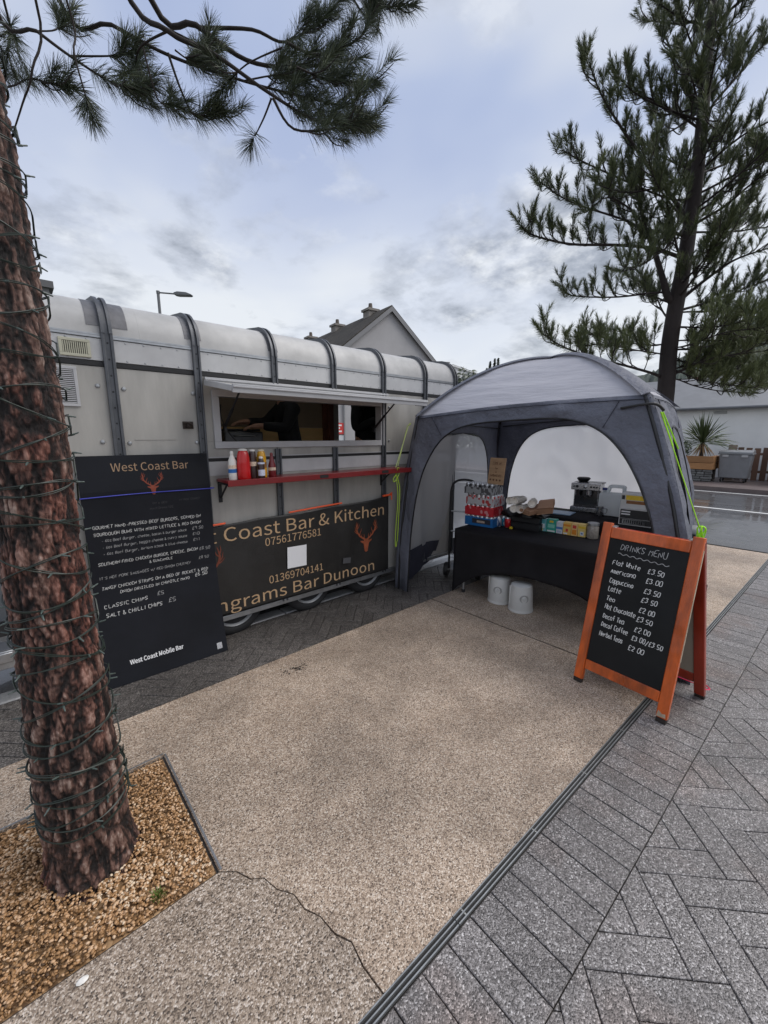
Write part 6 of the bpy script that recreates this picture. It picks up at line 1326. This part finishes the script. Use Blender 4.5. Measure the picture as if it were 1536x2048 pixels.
for px, dt_, r0 in B2:
    k = len(px); pts = px if dt_ is None else [far(u, v, D0 + dt_ * (i / (k - 1)) ** 1.2) for i, (u, v) in enumerate(px)]
    if dt_ is not None and k > 2:   # root the limb in the stem
        i_ = min(range(len(TRK)), key=lambda q: (TRK[q] - pts[0]).length); r_ = (TRK[max(0, i_ - 2)] - pts[0])
        if r_.length < .5: pts = [TRK[max(0, i_ - 2)]] + pts
    P = spline(pts, 8); Ln = sum((P[i + 1] - P[i]).length for i in range(len(P) - 1)); nd = Needles(); tw = []; low = dt_ is not None and px[-1][1] > 600
    tone = .62 if low else .36
    s = 0; nxt = Ln * .22
    for i in range(len(P) - 1):
        sg_ = P[i + 1] - P[i]; s += sg_.length; f = s / Ln
        if f > .72: nd.shoot(P[i], sg_, sg_.length, 26, .10, .0042, (60, 40), tone=tone)
        while s > nxt:
            nxt += rnd2.uniform(.065, .11) * (.8 if low else 1); d = sg_.normalized(); sidev = d.cross(Vector((0, 0, 1))).normalized() * rnd2.choice((-1, 1)); l = rnd2.uniform(.16, .5) * (1.0 - .35 * f)
            dir0 = (d * rnd2.uniform(.4, 1.0) + sidev * rnd2.uniform(.2, .9) + Vector((0, 0, rnd2.uniform(-.35, .7)))).normalized(); a = P[i]; m_ = a + dir0 * l * .55; e = m_ + (dir0 * .5 + Vector((0, 0, .75))).normalized() * l * .5
            tw.append(([a, m_, e], .008, .003)); ns = rnd2.randint(2, 4)
            for q in range(ns):
                t_ = rnd2.uniform(.35, 1); c = a.lerp(m_, t_ * 2) if t_ < .5 else m_.lerp(e, t_ * 2 - 1); ud = (Vector((rnd2.uniform(-.6, .6), rnd2.uniform(-.6, .6), rnd2.uniform(.7, 1.4))) + dir0 * .25).normalized(); sl_ = rnd2.uniform(.09, .22)
                nd.shoot(c, ud, sl_, 72, .085, .0040, (46, 12), tone=min(.9, max(.1, rnd2.gauss(tone, .15)))); tw.append(([c, c + ud * sl_ * .9], .004, .002))
            nd.shoot(m_, e - m_, (e - m_).length * 1.2, 55, .085, .0042, (52, 14), tone=tone)
    d = (P[-1] - P[-2]).normalized()
    for q in range(3): nd.shoot(P[-1], (d + Vector((rnd2.uniform(-.4, .4), rnd2.uniform(-.4, .4), rnd2.uniform(.2, .8)))), .2, 70, .085, .0042, (50, 14), tone=tone)
    limb(pine2, pts, r0, .006, M_bark2, M_nd2, tw, nd)

# ================================================================== ACROSS THE ROAD
M_harl = mat('white_harling', (.82, .82, .80), .8, var=(1.2, .07), bump=(60, .4, .01)); M_slate2 = mat('grey_roof', (.16, .165, .175), .5, var=(2, .15)); M_bwood = mat('brown_fence_wood', (.13, .07, .045), .7, var=(3, .3), stretch=(1, 1, .2), objvar=.25)
wb_ = thing('white_building', 'long low white harled building with a grey roof across the road', 'building', (21.2, 0, .1))
b = MB(); b.span((0, -40, 0), (.3, 14, 2.80)); b.obj('wall', M_harl, wb_, smooth=0)
b = MB(); b.span((0.3, 13.7, 0), (8, 14, 2.80)); b.obj('wall', M_harl, wb_, smooth=0)
b = MB(); b.add([(-.25, -40, 2.80), (-.25, 14.3, 2.80), (3.4, 14.3, 4.35), (3.4, -40, 4.35), (-.25, -40, 2.70), (-.25, 14.3, 2.70), (3.4, 14.3, 4.2), (3.4, -40, 4.2)], [(0, 3, 2, 1), (4, 5, 6, 7), (0, 1, 5, 4), (1, 2, 6, 5), (2, 3, 7, 6), (3, 0, 4, 7)]); b.obj('roof', M_slate2, wb_, smooth=0)
b = MB(); b.tube([(-.30, -40, 2.74), (-.30, 14.2, 2.74)], .06, 8); b.obj('gutter', M_slate2, wb_); b = MB(); b.span((-.05, 3.25, 2.52), (-.005, 3.65, 2.62)); o = b.obj('wall_vent', mat('vent_grey', (.38, .38, .37), .6), wb_)
# fence of upright boards, bins in front
fe = thing('board_fence', 'brown fence of upright boards against the white building', 'fence', (20.3, 0, .1))
for k in range(34):
    y = 2.62 - k * .235; b = MB(); h = 1.22 + rnd.uniform(-.02, .02); b.span((0, y - .17, .02), (.025, y, h)); b.obj('board', M_bwood, fe, smooth=0)
for z in (.3, .95): b = MB(); b.span((.026, -5.4, z), (.07, 2.62, z + .09)); b.obj('rail', M_bwood, fe, smooth=0)
b = MB(); b.span((-.06, 2.66, 0), (.12, 2.9, 1.32)); b.obj('post', mat('weathered_post', (.26, .20, .155), .7, var=(6, .25)), fe)
M_bin = mat('bin_grey', (.20, .205, .215), .5, var=(5, .1)); M_binl = mat('bin_lid_grey', (.24, .25, .26), .45)
def wheelie(label, x, y):
    t_ = thing('wheeled_bin', label, 'bin', (x, y, .1), 0, 'grey wheeled bins along the fence')
    b = MB(); b.box((0, 0, .62), (.80, 1.10, .92), None, 1.0); v = []; 
    b.v = [(vx * (1.08 if vz > .6 else .92), vy * (1.05 if vz > .6 else .95), vz) for vx, vy, vz in b.v]; b.obj('body', M_bin, t_, bevel=.04)
    b = MB(); b.span((-.46, -.62, 1.085), (.46, .62, 1.13)); b.obj('rim', M_binl, t_, bevel=.015)
    b = MB(); pr = [(-.47, 1.131), (-.44, 1.19), (-.1, 1.26), (.30, 1.25), (.46, 1.131)]; b.prism([(p[0], p[1]) for p in pr], (0, -.60, 0), (1, 0, 0), (0, 0, 1), (0, 1.20, 0)); b.obj('lid', M_binl, t_, bevel=.01)
    for s in (-1, 1):
        b = MB(); b.span((-.475, s * .34 - .11, .99), (-.44, s * .34 + .11, 1.075)); b.obj('lift_pocket', mat('pocket_pale', (.42, .42, .42), .5), t_)
        for xx in (-.3, .3): b = MB(); b.lathe([(.08, -.025), (.085, 0), (.08, .025), (0, .025)], (xx, s * .42, .085), 14, Matrix.Rotation(R(90), 3, 'X')); b.obj('wheel', M_blk, t_)
    t_.scale = (.84, .78, .92); return t_
wheelie('grey wheeled bin standing left, right next to the timber planter', 19.45, 2.52); wheelie('grey wheeled bin cut off by the right edge of the picture', 19.45, .98)
# planter of sleepers on a stone wall, with a cordyline
pw = thing('stone_wall', 'low dry stone wall carrying the timber planter', 'wall', (18.75, 3.05, .1)); M_dst = mat('dry_stone', (.15, .15, .145), .8, var=(6, .3), objvar=.35)
b = MB(); b.span((.12, .1, 0), (1.3, 2.9, .42)); b.obj('core', M_sand, pw)
for r in range(5):
    y = .02 - .02 * (r % 2)
    while y < 3.0:
        l = rnd.uniform(.14, .34); b = MB(); b.span((-.0 + rnd.uniform(0, .03), y, .012 + r * .086), (.16, y + l, .086 + r * .086)); b.obj('stone', M_dst, pw, bevel=.014); y += l + .014
pt_ = thing('timber_planter', 'honey coloured sleeper planter on the stone wall across the road', 'planter', (18.75, 3.05, .54)); M_slp = mat('sleeper_wood', (.38, .19, .075), .65, var=(5, .3), stretch=(1, .2, 1), objvar=.2)
for r in range(2):
    b = MB(); b.span((0, .0, r * .245), (.16, 2.9, r * .245 + .235)); b.obj('sleeper', M_slp, pt_, bevel=.01); b = MB(); b.span((.17, .0, r * .245), (1.25, .16, r * .245 + .235)); b.obj('sleeper', M_slp, pt_, bevel=.01)
b = MB(); b.span((.165, .165, .0), (1.25, 2.9, .40)); b.obj('soil', mat('soil', (.04, .028, .02), .9), pt_)
def spiky(label, x, y, z, stem, n, l, cat='plant', group=None, mcol=None, dead=0):
    t_ = thing('cordyline', label, cat, (x, y, z), 0, group); b = MB(); b.tube([(0, 0, 0), (.01, 0, stem)], [.07, .055], 9); b.obj('stem', M_bark2, t_)
    def blades(n, lo, hi, ll, w, m, name):
        b = MB()
        for i in range(n):
            a = rnd.uniform(0, 6.283); el = R(rnd.uniform(lo, hi)); q = Vector((math.cos(a) * math.cos(el), math.sin(a) * math.cos(el), math.sin(el))); le = ll * rnd.uniform(.75, 1.1); s = Vector((-math.sin(a), math.cos(a), 0)) * w; p0 = Vector((0, 0, stem - .02 + rnd.uniform(-.06, .04))); m1 = p0 + q * le * .6; e = p0 + q * le + Vector((0, 0, -le * .16 * math.cos(el)))
            up_ = s.cross(q).normalized() * w * .5
            b.add([p0 - s * .5, p0 + s * .5, m1 + s + up_, m1 - s + up_, m1 - up_, e], [(0, 4, 3), (0, 1, 4), (1, 2, 4), (3, 4, 5), (4, 2, 5)])
        o = b.obj(name, m, t_, smooth=0); o['kind'] = 'stuff'; return o
    blades(n, -12, 85, l, .024, mat('cordyline_green', (.075, .10, .035), .5, objvar=.1), 'leaves')
    if dead: blades(dead, -75, -35, l * .6, .02, mat('cordyline_dead', (.32, .20, .10), .8), 'dead_leaves')
    return t_
spiky('spiky green cordyline growing in the timber planter across the road', 19.05, 3.50, .93, .62, 110, 1.12, dead=26)
def shrub(name, label, c, r, n, leaf, m, cat='shrub', group=None, stems=5):
    t_ = thing(name, label, cat, c, 0, group); b = MB()
    for k in range(stems): a = 6.28 * k / stems; b.tube([(0, 0, 0), (r[0] * .4 * math.cos(a), r[1] * .4 * math.sin(a), r[2] * 1.2)], [.012, .005], 5)
    b.obj('stems', M_bark2, t_); V = []; F = []
    for i in range(n):
        q = Vector(nrs.normal(0, 1, 3)); q.normalize(); f = nrs.uniform(.35, 1) ** .6 * (1 + .25 * mnoise.noise(q * 2.3)); p = Vector((q.x * r[0] * f, q.y * r[1] * f, r[2] * (1 + q.z * f))); a = Vector(nrs.normal(0, 1, 3)).normalized() * leaf; bb = a.orthogonal().normalized() * leaf * .45; k = len(V); V += [p - a, p - bb, p + a, p + bb]; F.append((k, k + 1, k + 2, k + 3))
    np_obj('foliage', V, F, m, t_, cols=np.clip(nrs.normal(.5, .2, n), 0, 1), kind='stuff'); return t_
M_leaf = needle_mat('shrub_leaves', (.02, .035, .015), (.09, .11, .05)); M_conif = needle_mat('conifer_leaves', (.05, .07, .05), (.12, .15, .10))
shrub('low_shrub', 'small leafy shrub beside the cordyline in the planter', (19.0, 4.15, .92), (.25, .35, .35), 420, .05, M_leaf)
# houses beyond
def house(label, front, back, ridge_z, eave_z, hw, wall_m, roof_m, chim=(), rise=None, overhang=.25, base=-.1, fascia=None):
    """gabled house: ridge runs from front to back at half width hw"""
    t_ = thing('house', label, 'house', (front.x, front.y, base)); f = Vector((0, 0, 0)); d = Vector((back.x - front.x, back.y - front.y, 0)); L_ = d.length; d.normalize(); n = Vector((d.y, -d.x, 0)); H = ridge_z - base; E_ = eave_z - base; U = Vector((0, 0, 1)); th = .25
    b = MB(); b.prism([(-hw, 0), (hw, 0), (hw, E_), (0, H - .02), (-hw, E_)], f, n, U, d * th); b.obj('gable_wall', wall_m, t_, smooth=0)
    b = MB(); b.prism([(-hw, 0), (hw, 0), (hw, E_), (0, H - .02), (-hw, E_)], f + d * (L_ - th), n, U, d * th); b.obj('gable_wall', wall_m, t_, smooth=0)
    for s in (-1, 1): b = MB(); c = f + n * s * (hw - th / 2); b.bar(c + d * (th + .002) + U * E_ / 2, c + d * (L_ - th - .002) + U * E_ / 2, E_ - .05, th, up=(n.x, n.y, 0)); b.obj('side_wall', wall_m, t_, smooth=0)
    sl = Vector((hw, H - E_)).normalized()
    for s in (-1, 1):
        e = hw + overhang; ez = H - (H - E_) * e / hw; b = MB(); b.prism([(0, H + .02), (s * e, ez + .02), (s * e, ez + .16), (0, H + .16)] if s < 0 else [(0, H + .02), (0, H + .16), (s * e, ez + .16), (s * e, ez + .02)], f - d * .18, n, U, d * (L_ + .36)); b.obj('roof_slope', roof_m, t_, smooth=0)
        b = MB(); b.prism([(0, H - .15), (s * e, ez - .15), (s * e, ez + .10), (0, H + .10)], f - d * .205, n, U, d * .02); b.obj('bargeboard', fascia or wall_m, t_, smooth=0)
    for at_, w, h, pots in chim:
        c = f + d * at_; b = MB(); b.box(c + U * (H + h / 2 - .3), (w, w, h + .6), Matrix.Rotation(math.atan2(d.y, d.x), 3, 'Z')); b.box(c + U * (H + h + .04), (w + .16, w + .16, .12), Matrix.Rotation(math.atan2(d.y, d.x), 3, 'Z')); ch = b.obj('chimney', M_chim, t_, smooth=0)
        for p_ in range(pots): q = MB(); q.lathe([(.13, 0), (.10, .32), (.08, .32), (0, .28)], c + d * (p_ - (pots - 1) / 2) * .35 + U * (H + h + .102), 10); q.obj('chimney_pot', M_pot, ch)
    return t_
M_chim = mat('chimney_harl', (.24, .22, .20), .85, var=(4, .25)); M_pot = mat('chimney_pot_clay', (.12, .10, .085), .8)
M_gable = mat('grey_harl', (.40, .39, .39), .85, var=(.6, .12), bump=(20, .3, .03)); M_moss = mat('mossy_tiles', (.034, .028, .020), .85, var=(1.4, .5), bump=(6, .8, .08)); M_fasc = mat('grey_bargeboard', (.20, .20, .205), .6)
apx = far(780, 618, 23); rd = Vector(ray(192, 872)); rd.z = 0; rd.normalize(); gn = rd
rp = on_plane(867, 727, apx, gn); lp = on_plane(697, 702, apx, gn); gx = Vector((gn.y, -gn.x, 0)); hr = (rp - apx).dot(gx); slope = (apx.z - rp.z) / abs(hr); hw = 4.6; ez = apx.z - slope * hw
rp_n = gx.copy(); pln = Vector((gx.x, gx.y, 0)); ends = on_plane(612, 690, apx, pln); Lr = (ends - apx).dot(rd); Lr = max(12, min(60, Lr))
chs = []
for (u, v), pots in (((741, 640), 1), ((675, 662), 1), ((622, 684), 1)): q = on_plane(u, v, apx, pln); chs.append(((q - apx).dot(rd), .60, .30, pots))
hs = house('grey harled gable house with mossy roof and three chimneys behind the trailer', apx, apx + rd * Lr, apx.z, ez, hw, M_gable, M_moss, chs, fascia=M_fasc)
# drainpipe and shop sign on the gable, seen through the trailer's open door
hw0 = Vector((apx.x, apx.y, -.1))
def on_gable(u, v): return on_plane(u, v, apx - rd * .02, gn)
dp = on_gable(688, 840); b = MB(); dpl = dp - Vector((apx.x, apx.y, -.1)); b.tube([(dpl.x - rd.x * .06, dpl.y - rd.y * .06, .1), (dpl.x - rd.x * .06, dpl.y - rd.y * .06, 5.2)], .055, 8); b.obj('drainpipe', mat('pipe_grey', (.30, .30, .30), .5), hs)
sp_ = on_gable(672, 857); t_ = thing('shop_sign', 'red and white wall sign seen through the trailer hatch', 'sign', sp_ - rd * .03, math.atan2(gx.y, gx.x)); b = MB(); b.span((-.45, -.02, -.28), (.45, 0, .28)); b.obj('board', P_rd, t_)
for z0, z1, x0, x1 in ((.12, .2, -.35, .3), (-.02, .06, -.35, .2), (-.18, -.1, -.3, .3)): b = MB(); b.span((x0, -.024, z0), (x1, -.0205, z1)); b.obj('print', P_w, t_)
b = MB(); b.span((-.45, -.02, -.95), (.45, 0, -.34)); b.obj('lower_board', mat('pale_board', (.55, .57, .58), .6), t_)
house('far red roofed house glimpsed between the pine branches and the white building', far(1405, 760, 62), far(1330, 762, 66), far(1400, 757, 62).z, far(1400, 790, 62).z, 5, M_harl, mat('red_tiles', (.30, .085, .055), .8, var=(2, .25)), [])
house('low grey roofed house far behind the end of the trailer', far(905, 733, 70), far(852, 731, 78), far(880, 731, 70).z, far(880, 745, 70).z, 5, M_harl, M_slate2, [(2, .8, .7, 0)])
# block at the far left behind the near pine
fl0 = far(96, 563, 24); t_ = thing('flat_block', 'grey flat roofed building corner rising behind the near pine trunk', 'building', (fl0.x, fl0.y, -.1)); M_blkw = mat('block_render', (.20, .20, .205), .8, var=(.5, .1))
b = MB(); b.span((-14, 0, 0), (0, 10, fl0.z - .25)); b.obj('wall', M_blkw, t_); b = MB(); b.span((-14.2, -.2, fl0.z - .249), (.2, 10.2, fl0.z + .1)); b.obj('roof_edge', mat('roof_edge_dark', (.11, .11, .115), .7), t_)
# street lamp beyond the trailer
l0 = far(316, 585, 18); l1 = far(352, 588, 18); t_ = thing('street_lamp', 'grey street lamp rising above the trailer roof', 'street lamp', (l0.x, l0.y, -.1)); q0 = Vector((0, 0, l0.z + .1)); q1 = l1 - l0 + q0
M_lp = mat('lamp_grey', (.16, .165, .17), .5, .4); b = MB(); b.tube([(0, 0, 0), (0, 0, 1.3), (0, 0, 1.35), q0], [.10, .10, .07, .055], 12); b.lathe([(.065, q0.z - .05), (.07, q0.z + .06), (0, q0.z + .07)], n=12); b.obj('pole', M_lp, t_)
b = MB(); b.tube([q0, q0.lerp(q1, .99)], .03, 8); b.obj('arm', M_lp, t_)
dx_ = (q1 - q0); dx_.z = 0; dx_.normalize(); b = MB(); pr = [(-.05, -.03), (.1, -.06), (.60, -.07), (.66, -.02), (.45, .06), (.1, .09), (-.05, .05)]; sv = Vector((dx_.y, -dx_.x, 0)); b.prism(pr, q1 - sv * .13 + Vector((0, 0, -.02)), dx_, Vector((0, 0, 1)) - dx_ * .0, sv * .26); b.obj('lantern', M_lp, t_, bevel=.02)
# trees and hills far off
def conifer(label, p, h, r, group=None):
    t_ = thing('spruce_tree', label, 'tree', p, 0, group); b = MB(); b.tube([(0, 0, 0), (0, 0, h)], [h * .016, .01], 7); b.obj('trunk', M_bark2, t_); V = []; F = []; 
    for i in range(2600):
        z = h * (.12 + .88 * nrs.uniform(0, 1) ** 1.1); f = (1 - z / h) * r * (.75 + .35 * math.sin(z * 9 / h * 3)) * nrs.uniform(.25, 1.05); a = nrs.uniform(0, 6.283); c = Vector((math.cos(a) * f, math.sin(a) * f, z - f * .25)); s = h * .018 * nrs.uniform(.6, 1.2); d = Vector((math.cos(a), math.sin(a), -.3)) * s; w = Vector((-math.sin(a), math.cos(a), .4)) * s * .4; k = len(V); V += [c - d * .4, c + w, c + d, c - w]; F.append((k, k + 1, k + 2, k + 3))
    np_obj('crown', V, F, M_conif, t_, cols=np.clip(nrs.normal(.5, .25, len(F)), 0, 1), kind='stuff'); return t_
for i, (u, v, D) in enumerate(((981, 722, 95), (990, 717, 97), (997, 716, 94), (1004, 730, 96), (974, 736, 98))):
    p = far(u, v, D); conifer(('slim spruce left of the pointed group beyond the shelter', 'second spruce of the pointed group beyond the shelter', 'tallest spruce of the pointed group beyond the shelter', 'short spruce at the right of the pointed group', 'lowest spruce at the left of the pointed group')[i], Vector((p.x, p.y, 0)), p.z, 3.2, 'spruces beyond the shelter')
for i, (u, v, D) in enumerate(((925, 742, 60), (944, 744, 62), (962, 757, 64))):
    p = far(u, v, D); hh = p.z / 2; shrub('round_tree', ('leafy tree top just right of the trailer roof end', 'middle leafy tree top between trailer and spruces', 'lowest leafy tree top touching the shelter roof')[i], Vector((p.x, p.y, 0)), (2.2, 2.2, hh), 2600, .35, M_leaf, 'tree', 'leafy trees beyond the trailer')
def hill(name, u0, u1, prof, D, depth, m):
    V = []; F = []; N = 260; K = 12
    for i in range(N + 1):
        u = u0 + (u1 - u0) * i / N; v = np.interp(u, [a for a, _ in prof], [b for _, b in prof])
        for j in range(K + 1):
            f = j / K; p = far(u, v, D); z = max(.5, p.z) * math.sin(f * math.pi / 2) ** .8; q = far(u, v, D - depth * (1 - f)); spk = (abs(mnoise.noise(Vector((i * .55, j * 1.7, 3)))) * .055 + abs(mnoise.noise(Vector((i * 1.7, j * 2.2, 8)))) * .04) * p.z * (f > .05); V.append((q.x, q.y, z + spk - 2))
    b = MB(); b.add(V, [(i * (K + 1) + j, (i + 1) * (K + 1) + j, (i + 1) * (K + 1) + j + 1, i * (K + 1) + j + 1) for i in range(N) for j in range(K)]); return b.obj(name, m, smooth=0, kind='structure')
hill('wooded_hill', 1000, 2300, [(1000, 800), (1300, 755), (1430, 692), (1500, 656), (1536, 638), (1700, 600), (2300, 640)], 520, 260, mat('hill_forest', (.045, .062, .050), .9, var=(.02, .35), bump=(.3, .8, 2)))
hill('hillside_field', 1000, 2300, [(1000, 835), (1300, 800), (1400, 748), (1480, 722), (1536, 706), (1800, 690), (2300, 700)], 300, 170, mat('hill_green', (.045, .055, .030), .9, var=(.03, .5), bump=(.4, .8, 1)))
hill('distant_hills', -900, 1100, [(-900, 820), (0, 800), (500, 815), (900, 800), (960, 770), (1100, 790)], 700, 300, mat('hill_forest', (.045, .062, .050), .9))
